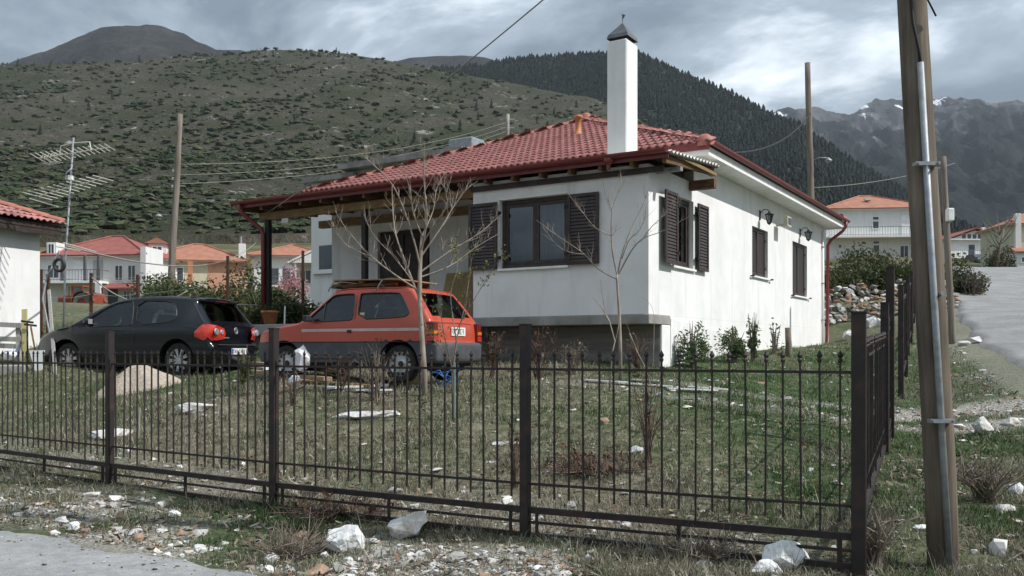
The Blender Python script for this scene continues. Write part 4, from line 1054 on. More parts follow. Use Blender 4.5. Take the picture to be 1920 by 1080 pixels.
def rock(px, py, wpx, hpx, m, seed, label, depth=0.8, tilt=0.0, rz=0.0, group=None, sink=0.22):
    g = ground_at(px, py+hpx*0.5); k = g.y/FPX; V, F = hull_rock(seed)
    V = V*np.array([wpx*k/2*1.08, wpx*k/2*depth, hpx*k/2*1.15])
    a = math.radians(tilt); V = np.stack([V[:,0]*math.cos(a)+V[:,2]*math.sin(a), V[:,1], -V[:,0]*math.sin(a)+V[:,2]*math.cos(a)],-1)
    me = MB().add(V.tolist(), F.tolist()).build('rock', m, None, False, loc=(g.x, g.y+wpx*k*depth*.4, g.z+hpx*k*(0.5-sink)))
    return tag(me, label, 'rock', group or 'loose rocks')
W_, L_, B_ = M['limestone_white'], M['limestone'], M['brown_stone']
rock(640,1005,88,70,W_,1,'big white boulder with a grey side before the fence, left of the tilted one',.8,8)
rock(760,990,98,52,L_,2,'big pale boulder tilted up against the fence foot',.7,-28,sink=.1)
rock(1480,1047,90,62,W_,3,'squarish white boulder by the fence near the corner post',.8,4,sink=.02)
rock(1440,1064,66,36,W_,4,'low white rock at the lower edge beside the squarish boulder')
rock(1852,799,42,34,L_,5,'white and rusty rock lying alone by the gravel track right of the pole',.9,-20,sink=.05)
rock(135,986,24,24,W_,6,'small white rock at the lane edge, leftmost of those')
rock(227,967,28,26,B_,7,'round orange brown rock among the pale rubble at left')
rock(257,1007,28,22,B_,8,'blocky brown rock at the lane edge')
rock(372,1027,30,22,W_,9,'rounded bright white rock at the lane edge')
rock(508,1046,36,28,L_,10,'pale rock with tan patches near the lane end')
rock(562,1004,34,22,B_,11,'tan rock left of the big white boulder')
rock(592,1070,50,26,B_,12,'dull brown rock at the lower picture edge')
rock(322,964,28,16,W_,13,'flat white rock on the rubble patch')
rock(168,929,44,13,L_,14,'long flat pale stone on the grass at left before the fence')
rock(652,1050,20,16,L_,15,'small cream rock below the big white boulder')
rock(333,1000,26,16,B_,16,'brown flat rock between lane edge stones')
rock(300,945,24,16,L_,18,'small grey rock atop the rubble patch')
rock(1195,843,36,20,W_,19,'white wedge stone in the grass behind the fence middle')
rock(1133,787,22,16,B_,20,'lone reddish stone in the yard grass')
rock(680,779,150,20,L_,21,'long white rock ledge in the yard bank behind the fence',.35,-3,sink=.1)
rock(362,766,84,24,L_,22,'wide pale rock ledge below the sand heap',.45,sink=.1)
rock(205,815,120,20,L_,23,'pale ledge on the bank behind the leftmost post',.4,-4,sink=.1)
rock(950,832,64,10,L_,24,'thin pale ledge beside the middle fence post',.5,sink=.1)
rock(1640,600,42,30,W_,25,'large pale boulder below the dry stone wall by the fence',.8)
rock(1595,625,30,24,L_,26,'pale boulder at the house corner below the stone wall',.8)
rock(1830,635,40,18,W_,27,'white flat rock on the verge beside the side road',.8)
rock(1812,642,26,13,L_,28,'grey rock left of the white one on the road verge',.8)
rock(1905,790,40,20,L_,29,'pale rock at the right picture edge on the track',.8)
rock(1910,915,36,30,W_,30,'white rock at the right picture edge beside weeds',.8)
rock(1895,955,44,20,L_,31,'flat pale rock low at the right edge',.8)
rock(1730,990,34,18,W_,32,'white rock in grass left of the pole base',.8)
# loose rubble: countless small stones
temps = [hull_rock(40+k, 12, 0) for k in range(6)]
rg = np.random.default_rng(8)
def in_view_points(n, ymin, ymax, power=1.0, lim=0.60):
    yy = ymin*(ymax/ymin)**(rg.random(n)**power); xx = (rg.random(n)*2-1)*lim*yy; return xx, yy
xx, yy = in_view_points(60000, 5.9, 30)
fs = fence_side(xx, yy); gmv = gravel_mask(xx, yy)
keep = rg.random(len(xx)) < np.clip(0.022+0.03*(xx > 3)+0.05*ss(.6,.75,fbm(xx*.7,yy*.7,3,61))+0.5*gmv**1.5 + 0.05*((fs > 0) & (fs < 1.2)) + 0.02*((fs < 0)), 0, 1)
keep &= (lane_side(xx, yy) > 0.05) & ((road_mask(xx, yy) < 0.5) | (rg.random(len(xx)) < .02))
loc = np.stack([(xx-C0.x)*HX.x+(yy-C0.y)*HX.y, (xx-C0.x)*UR.x+(yy-C0.y)*UR.y], -1); inh = (loc[:,0] > -10.3) & (loc[:,0] < 0.1) & (loc[:,1] > -.2) & (loc[:,1] < 13.6); keep &= ~inh
xx, yy = xx[keep], yy[keep]; print('rubble', len(xx))
sz = 0.008+0.045*rg.random(len(xx))**3.2+0.035*(rg.random(len(xx)) < .04); S3 = np.stack([sz*(0.8+.6*rg.random(len(xx))), sz*(0.8+.6*rg.random(len(xx))), sz*(0.45+.4*rg.random(len(xx)))], -1)
pal = np.array([(0.62,0.61,0.59),(0.50,0.485,0.46),(0.36,0.345,0.32),(0.33,0.235,0.165),(0.56,0.52,0.46),(0.24,0.20,0.165)])
cols = pal[rg.choice(6, len(xx), p=[.26,.25,.18,.12,.11,.08])]*(0.8+.4*rg.random((len(xx),1)))
M['rubble'] = attr_mat('rubble', 0.95, 0.1, var=0.2, vscale=20)
P3 = np.stack([xx, yy, T(xx,yy)+S3[:,2]*0.25], -1)
tag(scatter('rubble', temps, P3, S3, cols, M['rubble'], 9, tilt=0.3), 'loose pale rubble strewn over verge and yard', 'rubble', kind='stuff')

# grass -------------------------------------------------------------
def grass(name, n, ymin, ymax, hmin, hmax, wmin, wmax, seed, power, label, dens):
    global rg
    rg = np.random.default_rng(seed); xx, yy = in_view_points(n, ymin, ymax, power, 0.70)
    gmv, grv = gravel_mask(xx, yy), green_mask(xx, yy)
    clump = fbm(xx*2.6, yy*2.6, 3, 91)
    keep = rg.random(n) < (1-0.93*gmv)*dens(xx, yy, clump)
    keep &= (lane_side(xx, yy) > 0.12+0.5*rg.random(n)**2*(rg.random(n) < .9)) & (road_mask(xx, yy) < 0.08)
    loc = np.stack([(xx-C0.x)*HX.x+(yy-C0.y)*HX.y, (xx-C0.x)*UR.x+(yy-C0.y)*UR.y], -1)
    keep &= ~((loc[:,0] > -10.3) & (loc[:,0] < 0.06) & (loc[:,1] > -.25+.8*(loc[:,0] > FR)) & (loc[:,1] < 13.55))
    xx, yy, grv, clump = xx[keep], yy[keep], grv[keep], clump[keep]; n = len(xx)
    zz = T(xx, yy)
    isg = rg.random(n) < np.clip((grv*1.15-.08)*(.35+1.2*ss(.35,.6,fbm(xx*1.1+9,yy*1.1,3,17))), 0.05, 0.92)
    h = (hmin+(hmax-hmin)*rg.random(n)**2)*(0.35+1.1*clump)*np.where(isg, 0.85, 1.1); w = (wmin+(wmax-wmin)*rg.random(n))*(yy/8)**0.5
    a = rg.random(n)*2*math.pi; lean = h*(0.25+0.9*rg.random(n)); dx, dy = np.cos(a), np.sin(a)
    b = rg.random(n)*2*math.pi; wx, wy = np.cos(b)*w/2, np.sin(b)*w/2
    V = np.stack([np.stack([xx-wx, yy-wy, zz-.01],-1), np.stack([xx+wx, yy+wy, zz-.01],-1),
                  np.stack([xx+dx*lean*.35+wx*.7, yy+dy*lean*.35+wy*.7, zz+h*.6],-1), np.stack([xx+dx*lean*.35-wx*.7, yy+dy*lean*.35-wy*.7, zz+h*.6],-1),
                  np.stack([xx+dx*lean, yy+dy*lean, zz+h],-1)], 1)
    o = (np.arange(n)*5)[:,None]
    F = np.concatenate([o+np.array([[0,1,2]]), o+np.array([[0,2,3]]), o+np.array([[3,2,4]])])
    G = np.array([(0.066,0.125,0.040),(0.050,0.095,0.031),(0.098,0.146,0.054),(0.036,0.068,0.026)]); D = np.array([(0.31,0.285,0.21),(0.22,0.195,0.145),(0.40,0.375,0.295),(0.15,0.128,0.096)])
    c = np.where(isg[:,None], G[rg.integers(0,4,n)], D[rg.integers(0,4,n)])*(0.75+.5*rg.random((n,1)))
    ob = fast_mesh(name, V.reshape(-1,3), F, M['blade'], col=np.repeat(c, 5, 0)); tag(ob, label, 'grass', kind='stuff'); print(name, n)
M['blade'] = attr_mat('grass_blades', 0.8, 0.2, trans=0.25, var=0.12, vscale=2)
grass('grass', 285000, 5.8, 26, .03, .11, .004, .010, 11, 1.15, 'short patchy spring grass over yard and verge', lambda x,y,c: 0.25+0.75*ss(0.3,0.6,c))
grass('dry_grass', 48000, 6.0, 24, .08, .30, .003, .006, 12, 1.1, 'taller straw coloured dead grass in tufts', lambda x,y,c: ss(0.52,0.72,c)*np.where(np.abs(fence_side(x,y)) < .5, 1.0, .55))

# litter: dead leaves, bits of stalk and chips lying on the soil
rg = np.random.default_rng(21); xx, yy = in_view_points(58000, 5.9, 20, 1.1, 0.70)
keep = (lane_side(xx,yy) > .02) & (road_mask(xx,yy) < .3) & (rg.random(len(xx)) < .25+.75*ss(.4,.62,fbm(xx*1.7,yy*1.7,3,33)))
loc = np.stack([(xx-C0.x)*HX.x+(yy-C0.y)*HX.y, (xx-C0.x)*UR.x+(yy-C0.y)*UR.y], -1); keep &= ~((loc[:,0] > -10.3) & (loc[:,0] < 0.06) & (loc[:,1] > -.25) & (loc[:,1] < 13.6))
xx, yy = xx[keep], yy[keep]; n = len(xx); zz = T(xx,yy)+.012+.03*rg.random(n)
a = rg.random(n)*6.283; L_t = .006+.05*rg.random(n)**4; W_t = .003+.006*rg.random(n); ax = np.stack([np.cos(a),np.sin(a),rg.normal(size=n)*.35],-1)*L_t[:,None]; bx = np.stack([-np.sin(a),np.cos(a),rg.normal(size=n)*.5],-1)*W_t[:,None]; p = np.stack([xx,yy,zz],-1)
pal = np.array([(0.25,0.225,0.18),(0.17,0.14,0.105),(0.12,0.08,0.055),(0.32,0.29,0.24),(0.24,0.13,0.08),(0.09,0.07,0.05)]); cl = pal[rg.choice(6,n,p=[.24,.24,.16,.14,.1,.12])]*(.7+.6*rg.random((n,1)))
tag(fast_mesh('leaf_litter', np.stack([p-ax-bx,p+ax-bx,p+ax+bx,p-ax+bx],1).reshape(-1,3), np.arange(4*n).reshape(-1,4), M['rubble'], col=np.repeat(cl,4,0)), 'dead leaves and bits of stalk littering the soil', 'litter', kind='stuff')

# grit and clods strayed on to the lane
rg = np.random.default_rng(31); xx, yy = in_view_points(9000, 5.9, 12, 1.0, 0.6); ls = lane_side(xx,yy); keep = (ls < -.02) & (rg.random(len(xx)) < .10+.75*np.exp(ls/.22)); xx, yy = xx[keep], yy[keep]; n = len(xx)
sz = .004+.016*rg.random(n)**3; pal = np.array([(0.10,0.09,0.08),(0.45,0.44,0.42),(0.22,0.18,0.14)]); cl = pal[rg.integers(0,3,n)]*(.7+.6*rg.random((n,1)))
tag(scatter('road_grit', temps, np.stack([xx,yy,T(xx,yy)+.026],-1), np.stack([sz*1.2,sz,sz*.7],-1), cl, M['rubble'], 10, tilt=.3), 'grit and small clods along the asphalt edge', 'grit', kind='stuff')
# ------------------------------------------------------------------ cars
def chaikin(p, it=2):
    for _ in range(it):
        q = [p[0]]
        for a, b in zip(p[:-1], p[1:]): q += [(a[0]*.75+b[0]*.25, a[1]*.75+b[1]*.25), (a[0]*.25+b[0]*.75, a[1]*.25+b[1]*.75)]
        p = q+[p[-1]]
    return p
def chaikin_loop(p, it=2):
    for _ in range(it):
        q = []
        for a, b in zip(p, p[1:]+p[:1]): q += [(a[0]*.78+b[0]*.22, a[1]*.78+b[1]*.22), (a[0]*.22+b[0]*.78, a[1]*.22+b[1]*.78)]
        p = q
    return p
def inside(pt, poly):
    x, y = pt; c = False; n = len(poly)
    for i in range(n):
        (x0, y0), (x1, y1) = poly[i], poly[i-1]
        if (y0 > y) != (y1 > y) and x < (x1-x0)*(y-y0)/(y1-y0)+x0: c = not c
    return c
def paint(name, c, rough=0.25, coat=0.6, dust=0.12, dustc=(0.28,0.25,0.22)):
    t = NT(name); t.set(rough=rough, spec=0.5, coat=coat); t.b.inputs['Coat Roughness'].default_value = 0.08
    v = t.coord('Object'); f = t.mth('MULTIPLY', t.ramp(t.noise(v, 3.5, 6, 0.65), [(0.4,(0.2,)*3),(0.7,(1,1,1))]), dust)
    t.base(t.mix(f, c, dustc)); return t.m
class Car:
    def __init__(s, name, label, outline, Wf, arches, sill, loc, phi, body_m, low_m=None, low_z=0.0, r=0.06, it=2, cat='car', bottom=0.24):
        s.root = empty(name, loc, math.pi-phi); tag(s.root, label, cat, 'cars parked in the yard')
        s.W, s.body_m, s.low_m, s.low_z, s.r = Wf, body_m, low_m, low_z, r
        s.out = chaikin(outline, it); n = len(s.out); s.inn = []; s.nrm = []
        for i in range(n):
            a, b = s.out[max(i-1,0)], s.out[min(i+1,n-1)]; dx, dz = b[0]-a[0], b[1]-a[1]; L = math.hypot(dx,dz) or 1
            nx, nz = -dz/L, dx/L      # outward for rear -> over roof -> front
            s.nrm.append((nx,nz)); s.inn.append((s.out[i][0]-nx*r, s.out[i][1]-nz*r))
        s.arches, s.sill = arches, sill
    def side(s, windows, grid=0.09):
        low = []
        x0, x1 = s.inn[0][0], s.inn[-1][0]
        pts = [p for p in s.inn]
        bot = []
        xs_ = sorted(s.arches, key=lambda a: -a[0])     # from front to rear
        for cx, cz, rr in xs_:
            th0 = math.acos(min(1,max(-1,(s.sill-cz)/rr))) if abs(s.sill-cz) < rr else math.pi/2
            a0 = math.asin((s.sill-cz)/rr); k = 14
            for i in range(k+1):
                a = a0+(math.pi-2*a0)*i/k; bot.append((cx+rr*math.cos(a), cz+rr*math.sin(a)))
        loop = pts+[(x1-.02, s.sill)]*(abs(pts[-1][1]-s.sill) > .02)+bot+[(x0+.02, s.sill)]*(abs(pts[0][1]-s.sill) > .02)
        V = [Vector(p) for p in loop]; E = [(i,(i+1)%len(V)) for i in range(len(V))]
        for w in windows:
            o = len(V); V += [Vector(p) for p in w]; E += [(o+i, o+(i+1)%len(w)) for i in range(len(w))]
        if s.low_m:
            xa, xb = x0+.02, x1-.02; k = 24; o = len(V); zz = [(xa+(xb-xa)*i/k) for i in range(k+1)]
            zz = sorted(zz+[c[0]+q*(math.sqrt(max(0,c[2]**2-(s.low_z-c[1])**2))+.012) for c in s.arches for q in (1,-1)])
            zz = [x for x in zz if all(math.hypot(x-c[0], s.low_z-c[1]) > c[2]+.01 for c in s.arches) and inside((x,s.low_z), loop)]
            V += [Vector((x,s.low_z)) for x in zz]; stp = (xb-xa)/k; E += [(o+i,o+i+1) for i in range(len(zz)-1) if zz[i+1]-zz[i] < stp*1.3]
        gx_ = np.arange(x0, x1, grid)
        for x in gx_:
            for z in np.arange(0.15, 1.6, grid):
                if inside((x,z), loop) and min(math.hypot(x-p[0], z-p[1]) for p in loop) > .03 and (not s.low_m or abs(z-s.low_z) > .02): V.append(Vector((float(x),float(z))))
        vv, ee, ff, *_ = delaunay_2d_cdt(V, E, [], 1, 1e-5)
        cat = {}
        for f in ff:
            c = (sum(vv[i][0] for i in f)/len(f), sum(vv[i][1] for i in f)/len(f))
            if not inside(c, loop): continue
            key = next((('w',k) for k, w in enumerate(windows) if inside(c, w)), None)
            if key is None: key = 'low' if s.low_m and c[1] < s.low_z else 'body'
            cat.setdefault(key, []).append(f)
        s.vv, s.cat, s.windows = vv, cat, windows
        for sg in (1,-1):
            for key, fl in cat.items():
                mb = MB(); ids = sorted({i for f in fl for i in f}); mp = {a:b for b,a in enumerate(ids)}
                off = -0.012 if key[0] == 'w' else 0
                mb.add([(vv[i][0], sg*(s.W(vv[i][0],vv[i][1])+off), vv[i][1]) for i in ids], [tuple(mp[i] for i in f) for f in fl])
                if key == 'body': mb.build('side_panel', s.body_m, s.root, True)
                elif key == 'low': mb.build('side_cladding', s.low_m, s.root, True)
                else: mb.build('side_window', M['car_glass'], s.root, True)
            for w in windows:
                loop3 = [(p[0], sg*(s.W(*p)+.001), p[1]) for p in w]; mb = MB(); mb.tube(loop3+loop3[:2], .011, 5, False); mb.build('window_trim', M['rubber'], s.root)
    def shell(s, parts, crown=0.03):
        """skin across the car following the outline; parts: (name, material, test(x,z,|y|/W))"""
        ks = []
        fr = [-0.999,-.86,-.6,-.3,0,.3,.6,.86,.999]
        grid = []
        for i, (P, I, N_) in enumerate(zip(s.out, s.inn, s.nrm)):
            w = s.W(*I); row = []
            for sg in (1,-1):
                arc = []
                for k in range(4):
                    a = math.pi/2*k/3; arc.append((I[0]+N_[0]*s.r*math.sin(a), sg*(w-s.r+s.r*math.cos(a)), I[1]+N_[1]*s.r*math.sin(a)))
                if sg == 1: row += arc
                else: tail = arc[::-1]
            wi = w-s.r
            for f in (.86,.55,.25,0,-.25,-.55,-.86):
                c = crown*(1-f*f); row.append((P[0]+N_[0]*c, f*wi, P[1]+N_[1]*c))
            grid.append(row+tail)
        n, m = len(grid), len(grid[0]); V = [p for r_ in grid for p in r_]
        cat = {}
        for i in range(n-1):
            for j in range(m-1):
                q = (i*m+j, i*m+j+1, (i+1)*m+j+1, (i+1)*m+j); c = [sum(V[a][k] for a in q)/4 for k in range(3)]
                w = s.W(c[0], c[2])
                key = next((k for k, (nm, mt, test) in enumerate(parts) if test(c[0], c[2], 3 < j < 10)), len(parts)-1)
                cat.setdefault(key, []).append(q)
        for key, fl in cat.items():
            ids = sorted({i for f in fl for i in f}); mp = {a:b for b,a in enumerate(ids)}
            o = MB().add([V[i] for i in ids], [tuple(mp[i] for i in f) for f in fl]).build(parts[key][0], parts[key][1], s.root, True)
    def wheel(s, x, y, r, w, rim_fn, rz=0):
        """tyre and rim facing outward on +y (left) or -y"""
        sg = 1 if y > 0 else -1; wh = empty('wheel', (x, y, r)); wh.parent = s.root; wh.rotation_euler = (0, rz, 0 if sg > 0 else math.pi)
        prof = [(r*.66,-.0),(r*.70,.004),(r*.86,.012),(r*.95,.004),(r*.99,-.02),(r,-.05),(r,-w+.05),(r*.98,-w+.015),(r*.9,-w),(r*.66,-w+.02)]
        MB().lathe(prof, 36, 'y').build('tyre', M['tyre'], wh, True)
        MB().lathe([(r*.67,-.001),(r*.64,-.012),(r*.62,-.06),(r*.60,-w+.02)], 30, 'y').build('rim', M['alloy'], wh, True)
        rim_fn(wh, r)
        return wh
    def plate(s, x, y, z, w, h, blue, parent=None):
        q = MB().bbox(x-.008, x, y-w/2, y+w/2, z-h/2, z+h/2, .002).build('number_plate', M['plate_white'], s.root)
        if blue: MB().box(x-.0100, x-.0081, y+w/2-.05, y+w/2-.004, z-h/2+.006, z+h/2-.006).build('blue_band', M['plate_blue'], q)
        return q
M['rubber'] = mat('rubber_trim', (0.012,0.012,0.013), rough=0.5)
M['tyre'] = mat('tyre_rubber', (0.016,0.015,0.015), (0.034,0.031,0.028), 12, 0.85, bump=0.3, bscale=60)
M['alloy'] = mat('alloy', (0.42,0.42,0.43), (0.55,0.55,0.56), 10, 0.35, metal=0.75)
M['plate_white'] = mat('plate_white', (0.70,0.70,0.68), rough=0.4)
M['plate_blue'] = mat('plate_blue', (0.02,0.06,0.35), rough=0.4)
M['lamp_red'] = mat('lamp_red', (0.42,0.018,0.012), (0.52,0.04,0.022), 8, 0.12, spec=0.6, coat=0.8)
M['lamp_dark_red'] = mat('lamp_dark_red', (0.16,0.010,0.012), rough=0.2, coat=0.5)
M['lamp_amber'] = mat('lamp_amber', (0.55,0.17,0.02), rough=0.2, coat=0.5)
M['lamp_clear'] = mat('lamp_clear', (0.55,0.56,0.58), rough=0.12, metal=0.6)
M['grey_plastic'] = mat('grey_plastic', (0.052,0.054,0.060), (0.085,0.087,0.094), 5, 0.6, bump=0.1)
M['black_plastic'] = mat('black_plastic', (0.015,0.015,0.016), (0.03,0.03,0.031), 5, 0.55)
M['seat'] = mat('car_seat', (0.02,0.02,0.023), (0.04,0.04,0.044), 20, 0.9)
M['paint_black'] = paint('black_paint', (0.004,0.005,0.008), 0.2, 0.3, 0.02, (0.10,0.095,0.09))
M['paint_red'] = paint('faded_red_paint', (0.45,0.066,0.032), 0.3, 0.5, 0.14, (0.36,0.13,0.09))
M['paint_fade'] = paint('pink_red_bonnet', (0.40,0.045,0.040), 0.38, 0.35, 0.2, (0.36,0.13,0.09))
M['stripe'] = mat('stripe', (0.50,0.36,0.37), (0.60,0.46,0.46), 8, 0.5)

def interior(c, zs, xs_seat, w, wheel_x):
    MB().box(.5, wheel_x+.9, -w+.1, w-.1, zs-.28, zs-.2).build('cabin_floor', M['seat'], c.root)
    for x in xs_seat:
        for y in (-w*.45, w*.45):
            q = MB(); q.prism([(x,y-.23,zs-.2),(x+.5,y-.23,zs-.2),(x+.5,y-.23,zs+.02),(x+.1,y-.23,zs+.0)], (0,.46,0)); q.prism([(x+.1,y-.22,zs-.05),(x-.12,y-.22,zs+.5),(x-.02,y-.22,zs+.52),(x+.2,y-.22,zs)], (0,.44,0)); q.bbox(x-.14,x-.06,y-.13,y+.13,zs+.54,zs+.72,.03); q.build('seat', M['seat'], c.root)
    ring = [(wheel_x-.06*math.sin(a), w*.45+.18*math.cos(a), zs+.25+.18*math.sin(a)) for a in [i*math.pi/8 for i in range(18)]]
    MB().tube(ring, .014, 6, False).tube([(wheel_x,w*.45,zs+.25),(wheel_x+.3,w*.45,zs+.12)], .03, 6).build('steering_wheel', M['seat'], c.root)
    MB().bbox(wheel_x+.15, wheel_x+.55, -w+.12, w-.12, zs-.05, zs+.22, .05).build('dashboard', M['seat'], c.root)

# --- black three-door hatchback
def W_black(x, z):
    w = 0.875; w -= 0.11*max(0,(0.75-x)/0.75)**2.2; w -= 0.16*max(0,(x-3.35)/0.85)**2.2
    if z > 0.93: w -= 0.36*(z-0.93)+0.10*(z-0.93)**2
    if z < 0.5: w -= 0.10*((0.5-z)/0.3)**2
    return w+0.012*math.exp(-((z-0.82)/0.05)**2)
OUT_B = [(0.16,0.22),(0.08,0.24),(0.035,0.36),(0.00,0.50),(0.0,0.57),(0.05,0.62),(0.075,0.66),(0.055,0.80),(0.07,0.93),(0.13,0.99),(0.24,1.12),(0.40,1.31),(0.43,1.385),(0.40,1.43),(0.62,1.455),(1.1,1.485),(1.6,1.488),(2.0,1.465),(2.35,1.405),(2.75,1.22),(3.12,1.02),(3.3,0.945),(3.6,0.90),(3.9,0.82),(4.08,0.72),(4.17,0.60),(4.20,0.45),(4.16,0.28),(4.05,0.20)]
gp = Vector((-6.33,17.05,0)); gphi = R(15.9); gh = Vector((-math.cos(gphi), math.sin(gphi),0)); gw = Vector((math.sin(gphi), math.cos(gphi),0))
g0 = gp-gh*0.76+gw*0.80
g0.z = (Tz(*(gp.xy))+Tz(*((gp+gh*2.58).xy)))/2
g0.z = 1.085
golf = Car('parked_car', 'black three door hatchback with alloy wheels parked nose towards the left building', OUT_B, W_black, [(0.76,0.325,0.385),(3.34,0.325,0.385)], 0.22, g0, gphi, M['paint_black'], None, 0, 0.07)
wA = chaikin_loop([(3.02,0.925),(1.84,0.945),(1.76,0.98),(1.86,1.40),(2.02,1.41),(2.32,1.355),(2.64,1.19)],1)
wB = chaikin_loop([(1.68,0.955),(0.92,1.005),(0.78,1.08),(0.84,1.27),(1.00,1.40),(1.76,1.415)],1)
golf.root.scale = (.975, 1, 1.045)
golf.side([wA, wB])
golf.shell([('rear_window', M['car_glass'], lambda x,z,m: m and x < 0.42 and 1.03 < z < 1.375),
            ('windscreen', M['car_glass'], lambda x,z,m: m and x > 2.42 and 1.0 < z < 1.385),
            ('rear_bumper', M['paint_black'], lambda x,z,m: x < 0.3 and z < 0.66), ('bonnet', M['paint_black'], lambda x,z,m: x > 3.25 and z > .6), ('front_bumper', M['black_plastic'], lambda x,z,m: x > 3.9 and z <= .6),
            ('body', M['paint_black'], lambda x,z,m: True)], 0.035)
interior(golf, 0.68, [0.95, 1.95], 0.78, 2.55)
def spokes(n, double, m):
    def fn(wh, r):
        for k in range(n):
            a = 2*math.pi*k/n
            for da in ((-.10,.10) if double else (0,)):
                q = MB(); p0 = (r*.12*math.cos(a), -.02, r*.12*math.sin(a)); p1 = (r*.645*math.cos(a+da), -.012, r*.645*math.sin(a+da)); q.bar(p0, p1, .026, .022, up=(0,1,0)); q.build('spoke', m, wh)
        MB().lathe([(0,-.004),(r*.13,-.006),(r*.15,-.03)], 16, 'y').build('hub', m, wh)
        MB().lathe([(0,-.075),(r*.60,-.075)], 20, 'y').build('brake_disc', M['black_plastic'], wh)
    return fn
for x in (0.76, 3.34):
    for y in (0.80, -0.80): golf.wheel(x, y, 0.318, 0.21, spokes(9, True, M['alloy']), rz=x)
def wells(c, xs_, rr, y):
    for x in xs_:
        for sg in (1,-1):
            q = MB(); q.lathe([(0.0,y-.32),(rr-.005,y-.32),(rr-.005,y-.012)], 24, 'y', c=(x,0,.325)); q.v = [(a,b*sg,max(d,.16)) for a,b,d in q.v]; q.build('wheel_well', M['black'], c.root)
wells(golf, (.76,3.34), .385, .85)
MB().box(.2,4.0,-.75,.75,.19,.30).build('underbody', M['black'], golf.root)
for sg in (1,-1):
    # tail lamp: wraps the rear corner
    q = MB(); pts = [(-.015,.42),(.02,.60),(.10,.735),(.22,.80),(.36,.835)]; zz = [(.70,.89),(.675,.945),(.67,.965),(.68,.955),(.73,.83)]
    V = []
    for (x,y),(z0,z1) in zip(pts, zz):
        xo = x-.012; y = y+.035
        for z in (z0,(z0+z1)/2,z1): V.append((xo-(.035 if z not in (z0,z1) else .0)*(1 if y < .78 else .3), sg*(y+(.03 if z not in (z0,z1) else .0)*(1 if y > .7 else .2)), z))
    F = [(3*i+j,3*i+j+1,3*i+3+j+1,3*i+3+j) for i in range(4) for j in range(2)]
    tl = q.add(V,F).build('tail_lamp', M['lamp_red'], golf.root, True)
    MB().lathe([(0,-.02),(.055,-.015),(.065,.01)], 14, 'x', c=(-.02,sg*.69,.83)).build('lamp_reflector', M['lamp_clear'], tl)
    MB().lathe([(0,-.02),(.04,-.015),(.05,.01)], 14, 'x', c=(-.035,sg*.54,.82)).build('lamp_reflector', M['lamp_clear'], tl)
    q = MB(); q.bbox(2.72,2.86,sg*.90-.07,sg*.90+.07,.97,1.09,.03); mi = q.build('wing_mirror', M['paint_black'], golf.root, True)
    MB().box(2.712,2.719,sg*.90-.055,sg*.90+.055,.985,1.075).build('mirror_glass', M['lamp_clear'], mi)
    MB().tube([(1.98,sg*(W_black(1.98,.86)+.006),.86),(2.03,sg*(W_black(2,.86)+.03),.865),(2.16,sg*(W_black(2.1,.86)+.03),.865),(2.2,sg*(W_black(2.2,.86)+.006),.86)], .013, 6).build('door_handle', M['paint_black'], golf.root)
    seam = [(1.80,.98),(1.70,.80),(1.72,.45),(1.80,.34),(2.9,.32),(3.02,.45),(3.0,.93)]
    MB().tube([(x,sg*(W_black(x,z)+.0005),z) for x,z in seam], .005, 4).build('door_seam', M['black'], golf.root)
    MB().tube([(x,sg*(W_black(x,.47)+.004),.47) for x in np.linspace(1.3,2.95,14)], .012, 5).build('rub_strip', M['paint_black'], golf.root)
MB().bbox(-.045,.07,-.62,.62,.575,.605,.012).build('bumper_strip', M['black_plastic'], golf.root)
q = MB(); q.prism([(.36,-.60,1.395),(.36,.60,1.395),(.62,.60,1.455),(.62,-.60,1.455)], (0,0,.022)); q.build('roof_spoiler', M['paint_black'], golf.root)
MB().box(.352,.359,-.2,.2,1.398,1.412).build('brake_light', M['lamp_dark_red'], golf.root)
em = MB().lathe([(.052,0),(.058,-.008),(.064,0)], 22, 'x', c=(.014,0,.86)).build('badge', M['alloy'], golf.root)
for a, b in (((-.045,.03),(-.005,-.05)),((-.005,-.05),(.0,-.0)),((0,0),(.005,-.05)),((.005,-.05),(.045,.03)),((-.022,.045),(0,.005)),((0,.005),(.022,.045))):
    MB().bar((.008,a[0],.86+a[1]),(.008,b[0],.86+b[1]),.009,.008).build('badge_stroke', M['alloy'], em)
MB().box(.020,.046,.22,.42,.715,.735).build('model_badge', M['alloy'], golf.root)
pl = golf.plate(-.043, -.02, .475, .52, .115, True)
random.seed(5)
for k, y in enumerate((.17,.115,.06,-.03,-.09,-.15,-.20)):
    q = MB(); z = .475
    if k % 3 == 0: q.box(-.0535,-.0519,y-.006,y+.006,z-.035,z+.035).box(-.0535,-.0519,y-.02,y+.02,z+.023,z+.035)
    elif k % 3 == 1: q.bar((-.0526,y-.018,z-.035),(-.0526,y,z+.035),.002,.011,up=(0,1,0)).bar((-.0526,y+.018,z-.035),(-.0526,y,z+.035),.002,.011,up=(0,1,0))
    else: q.box(-.0535,-.0519,y-.018,y-.008,z-.035,z+.035).box(-.0535,-.0519,y+.008,y+.018,z-.035,z+.035).box(-.0535,-.0519,y-.018,y+.018,z-.005,z+.005)
    q.build('plate_character', M['black'], pl)
MB().tube([(.06,.45,.2),(.25,.45,.2)], .03, 8).build('exhaust', M['galv'], golf.root)

